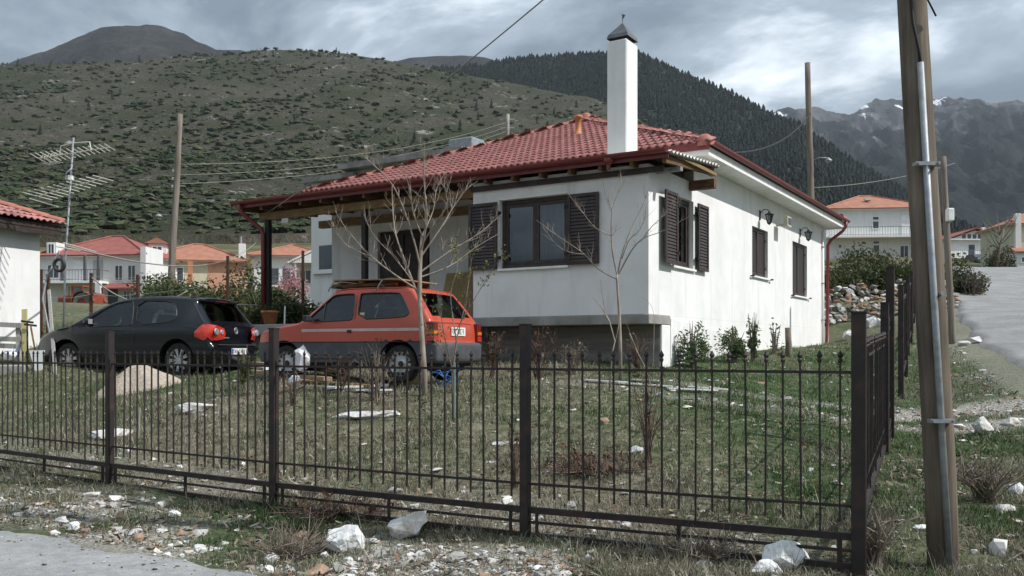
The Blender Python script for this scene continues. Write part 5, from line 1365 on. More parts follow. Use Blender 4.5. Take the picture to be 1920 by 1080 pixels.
# --- small boxy red hatchback
def W_red(x, z):
    w = 0.735; w -= 0.05*max(0,(0.35-x)/0.35)**2; w -= 0.09*max(0,(x-2.7)/0.68)**2
    if z > 0.90: w -= 0.27*(z-0.90)
    if z < 0.42: w -= 0.05*((0.42-z)/0.2)**2
    return w
OUT_R = [(0.06,0.30),(0.0,0.31),(-0.03,0.36),(-0.035,0.56),(-0.01,0.60),(0.055,0.61),(0.055,0.66),(0.06,0.80),(0.085,0.925),(0.11,0.96),(0.24,1.14),(0.40,1.345),(0.46,1.40),(0.60,1.425),(1.2,1.44),(1.72,1.43),(1.86,1.40),(1.94,1.345),(2.18,1.15),(2.42,0.955),(2.50,0.915),(2.80,0.88),(3.22,0.81),(3.33,0.77),(3.36,0.66),(3.385,0.58),(3.39,0.40),(3.34,0.30)]
pp = Vector((-.1243*13.4,13.4,0)); pphi = R(26.4); ph_ = Vector((-math.cos(pphi), math.sin(pphi),0)); pw = Vector((math.sin(pphi), math.cos(pphi),0))
p0 = pp-ph_*0.62+pw*0.68; p0.z = 1.115
panda = Car('parked_car', 'boxy red hatchback with grey lower cladding and a wooden roof load', OUT_R, W_red, [(0.62,0.30,0.345),(2.78,0.30,0.345)], 0.30, p0, pphi, M['paint_red'], M['grey_plastic'], 0.615, 0.045)
wA = chaikin_loop([(2.36,0.925),(1.50,0.945),(1.45,0.97),(1.47,1.335),(1.52,1.355),(1.84,1.345),(1.92,1.305)],1)
wB = chaikin_loop([(1.36,0.955),(0.62,0.975),(0.50,0.99),(0.44,1.04),(0.50,1.14),(0.63,1.315),(0.70,1.35),(1.33,1.357),(1.38,1.34)],1)
panda.side([wA, wB], 0.085)
panda.shell([('rear_window', M['car_glass'], lambda x,z,m: m and x < 0.45 and 0.985 < z < 1.345),
             ('windscreen', M['car_glass'], lambda x,z,m: m and x > 1.93 and 0.97 < z < 1.345),
             ('rear_bumper', M['grey_plastic'], lambda x,z,m: x < 0.4 and z < 0.605), ('front_bumper', M['grey_plastic'], lambda x,z,m: x > 3.0 and z < .62),
             ('bonnet', M['paint_fade'], lambda x,z,m: x > 2.45), ('body', M['paint_red'], lambda x,z,m: True)], 0.02)
interior(panda, 0.66, [0.75, 1.55], 0.68, 2.05)
def steel(wh, r):
    MB().lathe([(0,-.03),(r*.18,-.03),(r*.22,-.045),(r*.42,-.02),(r*.60,-.035),(r*.66,-.004)], 28, 'y').build('wheel_disc', M['alloy'], wh, True)
    for k in range(12):
        a = 2*math.pi*k/12; MB().bar((r*.46*math.cos(a),-.020,r*.46*math.sin(a)),(r*.60*math.cos(a),-.028,r*.60*math.sin(a)),.03,.012,up=(0,1,0)).build('wheel_slot', M['black'], wh)
    MB().lathe([(0,-.008),(r*.14,-.010),(r*.16,-.03)], 12, 'y').build('hub', M['black_plastic'], wh)
for x in (0.62, 2.78):
    for y in (0.68, -0.68): panda.wheel(x, y, 0.285, 0.15, steel, rz=x*2)
wells(panda, (.62,2.78), .345, .715)
MB().box(.1,3.25,-.62,.62,.24,.36).build('underbody', M['black'], panda.root)
for sg in (1,-1):
    tl = MB().bbox(.005,.14,min(sg*.60,sg*.722),max(sg*.60,sg*.722),.615,.905,.008).build('tail_lamp', M['lamp_dark_red'], panda.root)
    MB().box(-.001,.143,min(sg*.603,sg*.7245),max(sg*.603,sg*.7245),.725,.775).build('indicator', M['lamp_amber'], tl)
    MB().box(-.001,.143,min(sg*.603,sg*.7245),max(sg*.603,sg*.7245),.625,.70).build('lower_lens', M['lamp_red'], tl)
    st = MB(); xs_ = np.linspace(.16,2.42,24); V = []
    for x in xs_: V += [(x, sg*(W_red(x,.79)+.0025), .775), (x, sg*(W_red(x,.83)+.0025), .818)]
    st.add(V, [(2*i,2*i+2,2*i+3,2*i+1) for i in range(len(xs_)-1)]).build('stripe', M['stripe'], panda.root)
    seam = [(1.43,1.34),(1.41,.95),(1.40,.40),(1.46,.36),(2.36,.36),(2.42,.45),(2.42,.93)]
    MB().tube([(x,sg*(W_red(x,z)+.0005),z) for x,z in seam], .005, 4).build('door_seam', M['black'], panda.root)
    MB().tube([(x,sg*(W_red(x,.615)+.001),.615) for x in np.linspace(.2,3.2,20)], .007, 4).build('cladding_lip', M['black_plastic'], panda.root)
    MB().bbox(2.18,2.28,min(sg*.78,sg*.90),max(sg*.78,sg*.90),.93,1.03,.015).bar((2.25,sg*.72,.95),(2.25,sg*.80,.96),.03,.03).build('wing_mirror', M['black_plastic'], panda.root)
    MB().bbox(1.46,1.54,min(sg*.725,sg*.755),max(sg*.725,sg*.755),.755,.80,.006).build('door_handle', M['black_plastic'], panda.root)
    MB().tube([(x,sg*(W_red(x,z)-.02),z+.065) for x,z in ((.50,1.36),(1.0,1.37),(1.6,1.37),(1.86,1.345))], .009, 5).build('roof_gutter', M['paint_red'], panda.root)
    MB().box(2.86,2.92,min(sg*(W_red(2.9,.7)-.01),sg*(W_red(2.9,.7)+.008)),max(sg*(W_red(2.9,.7)-.01),sg*(W_red(2.9,.7)+.008)),.70,.735).build('side_indicator', M['lamp_amber'], panda.root)
MB().tube([(1.92,0.735-.27*.4+.0,1.30),(1.70,.62,1.35)], .004, 4).build('window_divider', M['rubber'], panda.root)
MB().tube([(2.02,W_red(2.0,.95)+.002,.94),(2.02,W_red(2,1.22)+.002,1.22)], .012, 5).build('quarter_light_bar', M['rubber'], panda.root)
MB().box(.048,.056,-.5,.5,.90,.905).build('hatch_line', M['paint_fade'], panda.root)
q = MB().box(.052,.058,-.62,.62,.648,.654).build('hatch_crease', M['black'], panda.root)
sheet = MB().box(.9,1.34,.30,.55,.60,.66).build('parcel', M['seat'], panda.root)
MB().box(1.26,1.34,W_red(1.3,1.02)-.016,W_red(1.3,1.02)-.0135,.985,1.06).build('sticker', mat('sticker',(0.6,0.6,0.35),rough=.6), panda.root)
pl = panda.plate(.030, -.03, .77, .42, .13, False)
for k, y in enumerate((.155,.105,.055,.0,-.05,-.10,-.16)):
    q = MB(); z = .77; x0 = .0205; x1 = .0219
    if k % 3 == 0: q.box(x0,x1,y-.018,y-.008,z-.042,z+.042).box(x0,x1,y-.018,y+.018,z+.03,z+.042).box(x0,x1,y-.018,y+.015,z-.006,z+.006)
    elif k % 3 == 1: q.bar((x1-.0005,y-.018,z-.042),(x1-.0005,y+.018,z+.042),.0012,.012,up=(0,1,0)).bar((x1-.0005,y+.018,z-.042),(x1-.0005,y-.018,z+.042),.0012,.012,up=(0,1,0))
    else: q.box(x0,x1,y-.018,y+.018,z+.03,z+.042).box(x0,x1,y+.006,y+.018,z-.042,z+.042).box(x0,x1,y-.018,y+.018,z-.042,z-.03)
    q.build('plate_character', M['black'], pl)
# wooden frame strapped on the roof: its own thing
rl = empty('roof_load', panda.root.location+ph_*.30, math.pi-pphi); tag(rl, 'brown wooden board and battens strapped on the roof of the red car', 'boards')
for y in (-.5,-.2,.1,.42): 
    MB().bbox(.55,1.75,y-.04,y+.04,1.475,1.525,.006).build('batten', M['wood'], rl)
for x in (.75,1.15,1.55): MB().bbox(x-.04,x+.04,-.56,.52,1.527,1.55,.004).build('cross_batten', M['wood_light'], rl)
MB().prism([(.42,-.55,1.552),(1.65,-.55,1.575),(1.65,-.55,1.59),(.42,-.55,1.567)], (0,1.1,0)).build('board', M['plywood'], rl)
for x in (.72,1.62):
    MB().tube([(x,.70,1.40),(x,.66,1.46),(x,.56,1.56),(x,.3,1.60),(x,-.3,1.60),(x,-.58,1.55),(x,-.66,1.46),(x,-.70,1.40)], .012, 5).build('strap', M['black'], rl)
    MB().bbox(x-.03,x+.03,-.62,.62,1.452,1.474,.004).build('roof_bar', M['black_plastic'], rl)
# ------------------------------------------------------------------ neighbouring houses
M['far_glass'] = mat('far_window_glass', (0.035,0.042,0.05), (0.07,0.08,0.09), 1, 0.15, spec=0.8)
M['rail'] = mat('railing', (0.10,0.105,0.11), rough=0.6)
M['salmon'] = mat('salmon_render', (0.50,0.26,0.17), (0.60,0.33,0.23), 1.0, 0.9)
M['cream'] = mat('cream_render', (0.50,0.46,0.33), (0.60,0.56,0.42), 1.0, 0.9)
M['olive_cream'] = mat('pale_green_render', (0.46,0.46,0.34), (0.56,0.56,0.42), 1.0, 0.9)
M['door_brown'] = mat('door_brown', (0.10,0.045,0.03), (0.15,0.07,0.05), 3, 0.6)
def village(name, label, c, rz, w, dep, h, wall_m, roof_m, pitch=0.42, over=0.5, kind='hip', base=3.0, rough=None):
    """house standing with its front centre at c; front faces local -y"""
    e_ = empty(name, c, rz); tag(e_, label, 'house', 'village houses')
    MB().box(-w/2,w/2,0,dep,-base,h).build('wall', wall_m, e_)
    x0,x1,y0,y1 = -w/2-over,w/2+over,-over,dep+over; hw = min(x1-x0,y1-y0)/2; rz_ = h+.12+hw*pitch; zb = h+.12
    if kind == 'hip':
        if (x1-x0) >= (y1-y0): a, b = (x0+hw,(y0+y1)/2,rz_),(x1-hw,(y0+y1)/2,rz_); F = [(0,1,5,4),(1,2,5),(2,3,4,5),(3,0,4)]
        else: a, b = ((x0+x1)/2,y0+hw,rz_),((x0+x1)/2,y1-hw,rz_); F = [(0,1,4),(1,2,5,4),(2,3,5),(3,0,4,5)]
    else:      # gable with ridge along y, gable end to the front
        a, b = (0,y0,h+.12+(x1-x0)/2*pitch),(0,y1,h+.12+(x1-x0)/2*pitch); F = [(0,3,5,4),(1,2,5,4)]
        MB().prism([(-w/2,0,h),(w/2,0,h),(0,0,h+w/2*pitch)], (0,.2,0)).build('gable', wall_m, e_)
    P = [(x0,y0,zb),(x1,y0,zb),(x1,y1,zb),(x0,y1,zb),a,b]
    mb = MB(); mb.add(P, F)
    rf = mb.build('roof', roof_m, e_)
    md = rf.modifiers.new('thick','SOLIDIFY'); md.thickness = 0.12; md.offset = -1
    # tile courses as shallow ribs on the front slope
    MB().box(x0+.05,x1-.05,y0+.05,y1-.05,h-.02,h+.115).build('eaves', M['white_trim'], rf)
    # ridge and hip cappings
    q = MB()
    for i, j in (((0,4),(1,4 if (x1-x0) < (y1-y0) else 5),(4,5)) if kind == 'hip' else ((4,5),)):
        q.tube([Vector(P[i])+Vector((0,0,.03)), Vector(P[j])+Vector((0,0,.03))], .10, 6)
    q.build('ridge', roof_m, rf)
    return e_
def vwin(e_, x, z, w, h, frame=None, y=0.0, glass=None, sash=2):
    f = MB(); fm = frame or M['white_trim']; t_ = .07
    f.box(x-w/2-t_,x+w/2+t_,y-.06,y-.002,z-t_,z); f.box(x-w/2-t_,x+w/2+t_,y-.06,y-.002,z+h,z+h+t_); f.box(x-w/2-t_,x-w/2,y-.06,y-.002,z,z+h); f.box(x+w/2,x+w/2+t_,y-.06,y-.002,z,z+h)
    for i in range(1, sash): xx = x-w/2+w*i/sash; f.box(xx-.03,xx+.03,y-.05,y-.002,z,z+h)
    o = f.build('window', fm, e_); MB().box(x-w/2,x+w/2,y-.03,y-.003,z,z+h).build('pane', glass or M['far_glass'], o); return o
def vdoor(e_, x, z, w, h, m, y=0.0): return MB().bbox(x-w/2,x+w/2,y-.06,y-.002,z,z+h,.01).build('door', m, e_)
def balcony(e_, x0, x1, z, dep, y=0.0, posts=True, col=None, colz=None):
    o = MB().box(x0,x1,y-dep,y-.001,z-.2,z).build('balcony', M['white_trim'], e_)
    q = MB(); q.bar((x0,y-dep+.05,z+.95),(x1,y-dep+.05,z+.95),.05,.05); q.bar((x0,y-dep+.05,z+.12),(x1,y-dep+.05,z+.12),.04,.04)
    n = int((x1-x0)/.28)
    for i in range(n+1): xx = x0+(x1-x0)*i/n; q.bar((xx,y-dep+.05,z),(xx,y-dep+.05,z+.95),.025 if i % 5 else .05,.025)
    for xx in (x0+.03,x1-.03): q.bar((xx,y-dep+.05,z+.95),(xx,y-.02,z+.95),.05,.05)
    q.build('railing', M['rail'], o)
    for xx in (col or []): MB().box(xx-.1,xx+.1,y-dep+.02,y-dep+.22,colz[0],colz[1]).build('column', M['rail'], o)
    return o
def base_at(px, py, d): return at(px, py, d)
k = 80/FPX
# white house with red roof, far left
c = base_at(172, 575, 80); ha = village('village_house', 'white two storey house with red roof and long balcony beyond the black car', c, R(-6), 9.7, 8.5, 4.45, M['wall_white2'], M['tile_far'], .46)
vwin(ha, 2.55, 2.35, .62, 1.25); vwin(ha, 3.75, 2.35, .62, 1.25)
balcony(ha, -4.6, 1.6, 2.2, 1.5, col=[-4.4,-1.9,.2,1.45], colz=(2.2,4.45)); vdoor(ha, -1.2, 2.22, 1.0, 1.9, M['white_trim']); vdoor(ha, 0.6, 2.22, .9, 1.9, M['wall_grey']); vwin(ha, -3.6, 2.6, 1.0, 1.1)
vwin(ha, .3, .5, .7, 1.0); vdoor(ha, 2.0, -.3, .9, 1.9, M['rail']); vwin(ha, 3.3, .4, .5, .9); vwin(ha, 3.95, .4, .5, .9)
aw = MB().prism([(1.7,-.02,1.95),(4.6,-.02,1.95),(4.6,-1.5,1.45),(1.7,-1.5,1.45)], (0,0,.12)).build('awning', M['tile_far'], ha)
for x in (1.8,4.5): MB().box(x-.05,x+.05,-1.45,-1.35,-2.5,1.45).build('awning_post', M['rail'], ha)
MB().box(4.86,5.35,-.6,2.5,-3,5.2).build('end_pier', M['wall_white2'], ha)
MB().bbox(1.2,1.75,-1.55,-1.3,-3,2.0,.03).build('pier', M['wall_white2'], ha)
dm = MB().box(-4.2,-3.3,-.1,1.2,4.6,5.75).build('dormer', M['wall_white2'], ha); vwin(ha, -3.75, 4.75, .5, .8, y=-.1)
# orange roofed salmon and cream house
c = base_at(365, 560, 86); hb = village('village_house', 'cream and salmon house with orange roof and white chimney behind the green shrubs', c, R(14), 9.0, 8.0, 3.55, M['cream'], M['tile_orange'], .42, .6)
MB().box(1.2,4.51,-.03,8.0,-3,3.54).build('salmon_wall', M['salmon'], hb)
MB().box(-.5,-.1,-1.2,-.9,-3,3.5).build('pillar', M['terracotta'], hb); balcony(hb, -4.3, -.2, 1.2, 1.3); vdoor(hb, -3.2, 1.2, .9, 1.9, M['far_glass']); vwin(hb, -1.6, 1.7, 1.1, 1.2)
dm = MB().box(-4.2,-2.6,.3,3.0,3.7,5.2).build('dormer', M['wall_white2'], hb); MB().prism([(-4.5,.1,5.2),(-2.3,.1,5.2),(-3.4,.1,5.75)], (0,3,0)).build('dormer_roof', M['tile_orange'], dm); vwin(hb, -3.4, 4.1, .8, .8, y=.3)
cm_ = MB().bbox(4.0,4.65,.2,.8,3.0,5.4,.02).build('chimney', M['wall_white2'], hb); MB().lathe([(.12,5.4),(.12,6.1),(.0,6.1)], 8, c=(4.2,.5,0)).build('flue', M['galv'], cm_)
# grey house with orange roof
c = base_at(543, 545, 98); hc = village('village_house', 'grey white house with orange roof seen beside the porch post', c, R(8), 7.6, 8.0, 3.7, M['wall_white2'], M['tile_orange'], .36, .6)
balcony(hc, -2.2, 1.0, .5, 1.2); vdoor(hc, -1.6, .5, .9, 1.9, M['far_glass']); vdoor(hc, -.3, .5, .8, 1.9, M['far_glass']); vwin(hc, 1.9, 1.0, .9, 1.1)
# white portico house
c = base_at(592, 545, 72); hd = village('village_house', 'small white house with gabled portico under the porch roof gap', c, R(5), 3.4, 5.0, 2.1, M['wall_white2'], M['tile_orange'], .5, .35, 'gable')
MB().prism([(-1.7,-1.3,2.1),(1.7,-1.3,2.1),(0,-1.3,2.95)], (0,.25,0)).build('pediment', M['white_trim'], hd)
MB().prism([(-1.95,-1.32,2.05),(0,-1.32,3.05),(0,-1.32,3.22),(-2.1,-1.32,2.12)], (0,1.6,0)).build('porch_roof', M['white_trim'], hd); MB().prism([(1.95,-1.32,2.05),(0,-1.32,3.05),(0,-1.32,3.22),(2.1,-1.32,2.12)], (0,1.6,0)).build('porch_roof', M['tile_orange'], hd)
for x in (-1.45, 1.45): MB().lathe([(.14,-2),(.12,0),(.11,2.0),(.16,2.08)], 10, c=(x,-1.15,0)).build('column', M['white_trim'], hd, True)
vdoor(hd, .6, -.2, .9, 1.9, M['far_glass']); vwin(hd, -.8, .6, .8, 1.0)
# flat roofed building behind the bungalow, parallel to it
fbp = Vector((-7.55, 33.9, 3.0)); fb = empty('flat_roofed_building', fbp, H_RZ); tag(fb, 'flat roofed concrete building rising just behind the red roof', 'building')
MB().box(0,12.2,0,6,-1,4.86).build('wall', M['wall_white2'], fb)
MB().box(-.25,2.3,-.25,4,4.87,5.05).build('roof_slab', M['concrete'], fb)
MB().box(1.75,7.2,-.45,5,5.14,5.34).build('roof_slab', M['concrete'], fb); MB().box(2.0,12.0,-.0,5,4.862,5.13).build('upper_wall', M['wall_grey'], fb)
MB().bbox(5.9,6.9,.6,1.4,5.35,5.92,.03).build('water_tank', M['galv'], fb)
for x in (.35,): 
    MB().box(x+.1,x+.95,-.06,-.002,1.6,2.5).build('window', M['far_glass'], fb); MB().box(x-.2,x+1.0,-.12,-.002,1.45,1.6).build('window_sill', M['white_trim'], fb)
# big white house at right
c = base_at(1648, 482, 100); he = village('village_house', 'large white two storey house with orange hipped roof behind the stone wall', c, R(-5), 11.4, 10.0, 5.3, M['wall_white2'], M['tile_orange'], .40, .45)
balcony(he, -5.7, 5.7, 2.25, 1.3); vwin(he, -.35, 3.2, .6, .75, sash=1); vwin(he, -.35, 4.15, .6, .3, sash=1); vdoor(he, 3.2, 2.3, 1.6, 2.3, M['white_trim']); vwin(he, -.3, .5, .6, .8, sash=1); vwin(he, 2.7, -.1, .8, 1.3); vwin(he, 3.8, -.1, .8, 1.3); vwin(he, -.3, 1.5, .6, .25, sash=1)
for x, z in ((-4.2,4.3),(3.4,4.6),(-4.2,1.1),(3.5,1.4)): MB().bbox(x-.08,x+.08,-.16,-.002,z,z+.28,.02).build('wall_lamp', M['rail'], he)
sk = MB().prism([(-.9,2.0,6.55),(-.3,2.0,6.55),(-.3,2.6,6.8),(-.9,2.6,6.8)], (0,-.06,.12)).build('skylight', M['galv'], he)
# far white house up the road
c = base_at(1828, 500, 132); hf = village('village_house', 'distant white house with red gabled roof at the top of the road', c, R(4), 8.0, 8.0, 3.9, M['wall_white2'], M['tile_far'], .36, .6, 'gable')
for x in (-1.7,-.9,-.1,.7,1.5): vwin(hf, x, 4.0, .6, .75, sash=1)
balcony(hf, -4.0, 4.0, 1.3, 1.2); vdoor(hf, -.5, 1.3, .9, 1.9, M['far_glass']); vdoor(hf, 1.7, 1.3, .9, 1.9, M['door_brown']); MB().box(-4.0,.5,-.03,-.002,-1.5,.9).build('stone_facing', M['wall_grey'], hf)
for x in (2.3, 4.1): MB().bbox(x-.25,x+.25,1.5,2.0,4.0,6.0,.02).build('chimney', M['wall_white2'], hf)
# cream house at the right edge
c = base_at(1945, 512, 82); hg = village('village_house', 'pale cream house with tiled roofs cut by the right picture edge', c, R(-4), 4.8, 6.0, 4.4, M['olive_cream'], M['tile_orange'], .42, .4)
MB().prism([(-2.6,-.02,2.3),(2.6,-.02,2.3),(2.6,-1.4,1.75),(-2.6,-1.4,1.75)], (0,0,.12)).build('lean_to_roof', M['tile_orange'], hg); MB().box(-2.5,2.5,-1.2,-.01,-2,1.74).build('lean_to', M['wall_white2'], hg); vwin(hg, -1.6, .9, .7, .4, y=-1.2, sash=1)
ck = MB().bbox(-2.1,-1.6,-.4,.1,2.1,5.4,.02).build('chimney', M['wall_white2'], hg)
# parked car at the top of the road
def small_car(loc, rz, label):
    e_ = empty('parked_car', loc, rz); tag(e_, label, 'car')
    prof = [(-2.0,.35),(-2.05,.75),(-1.9,.9),(-1.25,.98),(-.75,1.42),(.9,1.45),(1.6,1.0),(1.95,.92),(2.0,.4)]
    MB().prism([(-.85,x,z) for x,z in prof], (1.7,0,0)).build('body', paint('blue_grey_paint',(0.05,0.065,0.085)), e_)
    MB().prism([(-.7,-1.22,.98),(.7,-1.22,.98),(.66,-.76,1.38),(-.66,-.76,1.38)], (0,-.02,.01)).build('windscreen', M['far_glass'], e_)
    for x in (-.8,.8):
        for y in (-1.3,1.3): MB().lathe([(0,-.1),(.3,-.1),(.31,.1),(0,.1)], 16, 'x', c=(x,y,.31)).build('wheel', M['tyre'], e_)
        MB().box(x-.16,x+.1,-2.07,-2.0,.66,.78).build('headlamp', M['lamp_clear'], e_)
c = at(1832, 499, 112); small_car(c, R(0), 'dark blue car parked at the far top of the road')

# left building near the black car -------------------------------------------
LBc = Vector((-11.0, 21.0, 0)); LBn = Vector((.928,-.371)); lb = empty('white_outbuilding', LBc, math.atan2(LBn.y, LBn.x)); tag(lb, 'white rendered building with red tiles at the left picture edge', 'building')
LBZ = 4.42
MB().box(-6,0,-7,0,0.6,LBZ).build('wall', M['wall'], lb)
MB().box(-6.3,.32,-7.3,.32,LBZ-.02,LBZ+.1).build('eaves', M['wood_dark'], lb)
pit = .38; ex_ = .38
MB().add([(ex_,ex_,LBZ+.13),(-6.4,ex_,LBZ+.13),(-6.4,-7.4,LBZ+.13),(ex_,-7.4,LBZ+.13),(-3,-3,LBZ+.13+3.4*pit),(-3,-4,LBZ+.13+3.4*pit)], [(0,1,4),(1,2,5,4),(2,3,5),(3,0,4,5)]).build('roof_deck', M['gutter'], lb)
uy = Vector((-1,0,0)); up_ = Vector((-1,0,pit)).normalized(); ux = Vector((0,1,0)); nz = ux.cross(up_); rot = Matrix((ux,up_,nz)).transposed().to_4x4(); sl2 = math.hypot(1,pit)
for r_ in range(9):
    s_ = r_*rp-.05; ins = max(0,s_)/sl2
    for k_ in range(18):
        yy_ = ex_-ins-.1-k_*cw
        if yy_ > -3.4: inst('roof_tile', tme, Matrix.Translation(Vector((ex_,yy_,LBZ+.14))+up_*s_+nz*.01) @ rot, lb)
p_, q_ = Vector((ex_,ex_,LBZ+.17)), Vector((-3,-3,LBZ+.17+3.4*pit)); d_ = (q_-p_).normalized(); x_ = d_.cross(Vector((0,0,1))).normalized(); z_ = x_.cross(d_); rot = Matrix((x_,d_,z_)).transposed().to_4x4()
for i in range(13): inst('ridge_tile', cme, Matrix.Translation(p_+d_*(.02+.345*i)+Vector((0,0,.03))) @ rot, lb)
MB().bar((.30,-7,LBZ-.10),(.30,.3,LBZ-.10),.08,.12).build('eaves_board', M['wood_dark'], lb)

# television mast ----------------------------------------------------------
mast0 = at(117, 690, 19.3); mast0.z = Tz(mast0.x, mast0.y); mt = at(138, 258, 19.3)
mast = empty('aerial_mast', mast0); tag(mast, 'galvanised mast carrying two television aerials beside the left building', 'aerial')
mtop = mt-mast0; mm = at(123,480,19.3)-mast0
MB().tube([Vector((0,0,-.2)), mm, mtop], .022, 8).build('mast', M['galv'], mast, True)
M['aerial'] = mat('aerial_metal', (0.50,0.50,0.42), (0.62,0.62,0.54), 5, 0.5, metal=.3)
def yagi(pa, pb, n, el, dirv, big=False):
    pa, pb = at(*pa)-mast0, at(*pb)-mast0; y_ = MB().tube([pa,pb], .011, 6).build('aerial', M['aerial'], mast); dirv = Vector(dirv).normalized()
    for i in range(n):
        c_ = pa.lerp(pb, i/(n-1)); l_ = el*(1-.35*i/(n-1))
        MB().tube([c_-dirv*l_/2, c_+dirv*l_/2], .010, 5).build('element', M['aerial'], y_)
    return y_
y1 = yagi((72,297,19.6),(206,276,18.9),15,.40,(.5,.75,-.35))
MB().tube([at(112,291,19.4)-mast0, at(114,274,19.4)-mast0, at(138,268,19.3)-mast0, at(168,266,19.2)-mast0, at(171,282,19.1)-mast0], .013, 6).build('bracket', M['aerial'], y1)
for i in range(5): 
    c_ = at(76+6*i,297-i,19.6)-mast0
    for s_ in (-1,1): MB().tube([c_, c_+Vector((.02,.05,s_*.09)), c_+Vector((.10,.22,s_*.05-.05))], .007, 4).build('reflector_rod', M['aerial'], y1)
y2 = yagi((70,368,19.8),(193,334,18.9),12,.62,(.9,.3,-.22))
MB().bbox(*[v for ab in zip((at(133,334,19.2)-mast0-Vector((.05,.05,.05))), (at(133,334,19.2)-mast0+Vector((.05,.05,.05)))) for v in ab], .01).build('amplifier_box', M['white_trim'], mast)
MB().tube([at(134,315,19.2)-mast0, at(124,325,19.2)-mast0, at(123,337,19.2)-mast0, at(130,342,19.2)-mast0], .012, 6).build('cable', M['galv'], mast, True)
MB().tube([at(55,372,19.5)-mast0, at(110,388,19.3)-mast0], .010, 5).build('element', M['aerial'], y2)
ring = [at(111+9.5*math.cos(a),497+11*math.sin(a),19.1)-mast0 for a in np.linspace(0,2*math.pi,20)]
MB().tube(ring, .035, 6, False).build('cable_coil', M['black_plastic'], mast, True)
MB().tube([at(119,455,19.2)-mast0, at(180,472,19)-mast0], .012, 5).tube([at(104,462,19.2)-mast0, at(150,470,19)-mast0], .014, 5).build('bracket', M['aerial'], mast)
MB().tube([at(112,470,19.2)-mast0, at(88,520,19.2)-mast0, at(80,560,19)-mast0, at(92,620,19)-mast0, at(104,690,18.8)-mast0], .02, 6).build('cable', M['galv'], mast, True)

# wire boundary fence on rusty stakes ------------------------------------------
M['rust'] = mat('rusty_steel', (0.055,0.024,0.018), (0.10,0.045,0.03), 6, 0.8)
wf = empty('wire_fence'); tag(wf, 'sagging wire boundary fence on rusty steel stakes behind the cars', 'fence'); tops = []
for px_, yt, d_ in ((77,505,22.5),(90,514,21.5),(171,512,24.0),(258,515,24.6),(427,480,25.2),(568,470,25.6)):
    a_ = at(px_, yt, d_); g_ = Tz(a_.x, a_.y); MB().bar((a_.x,a_.y,g_-.2),(a_.x,a_.y,a_.z),.07,.07,up=(0,1,0)).build('stake', M['rust'], wf); tops.append((a_, g_))
for h in (.35,.65,.95):
    for (a_, ga), (b_, gb) in zip(tops[1:-1], tops[2:]):
        p_ = Vector((a_.x,a_.y,ga+(a_.z-ga)*h)); q_ = Vector((b_.x,b_.y,gb+(b_.z-gb)*h)); MB().tube([p_, p_.lerp(q_,.5)-Vector((0,0,.05)), q_], .005, 4).build('wire', M['galv'], wf)
wire('hose', at(172,520,23.8), at(352,545,24.4), .5, .018, 'pale hose sagging between the rusty stakes behind the black car', M['wire_pale'])
wire('overhead_cable', at(126,462,19.2), at(480,455,60), .9, .02, 'pale sagging cable from the aerial mast past the orange roofed house', M['wire_pale'])

# tractor --------------------------------------------------------------
tr0 = at(150, 588, 56.0); tr = empty('tractor', tr0, R(-8)); tag(tr, 'old red tractor standing before the white village house', 'tractor')
M['tractor'] = mat('tractor_orange', (0.20,0.042,0.022), (0.28,0.075,0.04), 2, 0.7)
MB().bbox(-1.3,.25,-.35,.35,.55,1.1,.08).build('bonnet', M['tractor'], tr); MB().bbox(.95,1.25,-.7,.7,.4,1.25,.05).build('rear_body', M['tractor'], tr)
cb = MB().box(-.25,.55,-.55,.55,1.62,1.72).bar((-.2,-.5,1.0),(-.2,-.5,1.65),.07,.07).bar((-.2,.5,1.0),(-.2,.5,1.65),.07,.07).bar((.5,-.5,1.0),(.5,-.5,1.65),.07,.07).bar((.5,.5,1.0),(.5,.5,1.65),.07,.07).build('cab', M['tractor'], tr)
MB().box(-.15,.45,-.49,-.47,1.05,1.6).build('cab_window', M['glass'], cb)
for y in (-.75,.55):
    f_ = MB(); 
    for i in range(9):
        a0 = math.pi*(.05+.9*i/9); a1_ = math.pi*(.05+.9*(i+1)/9); f_.add([(.62+.72*math.cos(a0),y-.05,.62+.72*math.sin(a0)),(.62+.72*math.cos(a1_),y-.05,.62+.72*math.sin(a1_)),(.62+.72*math.cos(a1_),y+.3,.62+.72*math.sin(a1_)),(.62+.72*math.cos(a0),y+.3,.62+.72*math.sin(a0))],[(0,1,2,3)])
    f_.build('mudguard', M['tractor'], tr)
    w_ = MB().lathe([(.3,0),(.58,-.02),(.64,.05),(.64,.22),(.58,.28),(.3,.26)], 20, 'y', c=(.62,y,.62)).build('rear_wheel', mat('dusty_tyre',(0.10,0.09,0.075),(0.16,0.15,0.13),4,.9), tr); MB().lathe([(0,.05),(.3,.05)], 14, 'y', c=(.62,y,.62)).build('hub', M['tractor'], w_)
    MB().lathe([(0,.0),(.34,-.0),(.36,.16),(0,.16)], 16, 'y', c=(-.95,y,.36)).build('front_wheel', M['tyre'], tr)
MB().tube([(-.8,.1,1.1),(-.8,.1,1.7)], .04, 6).build('exhaust', M['rust'], tr)

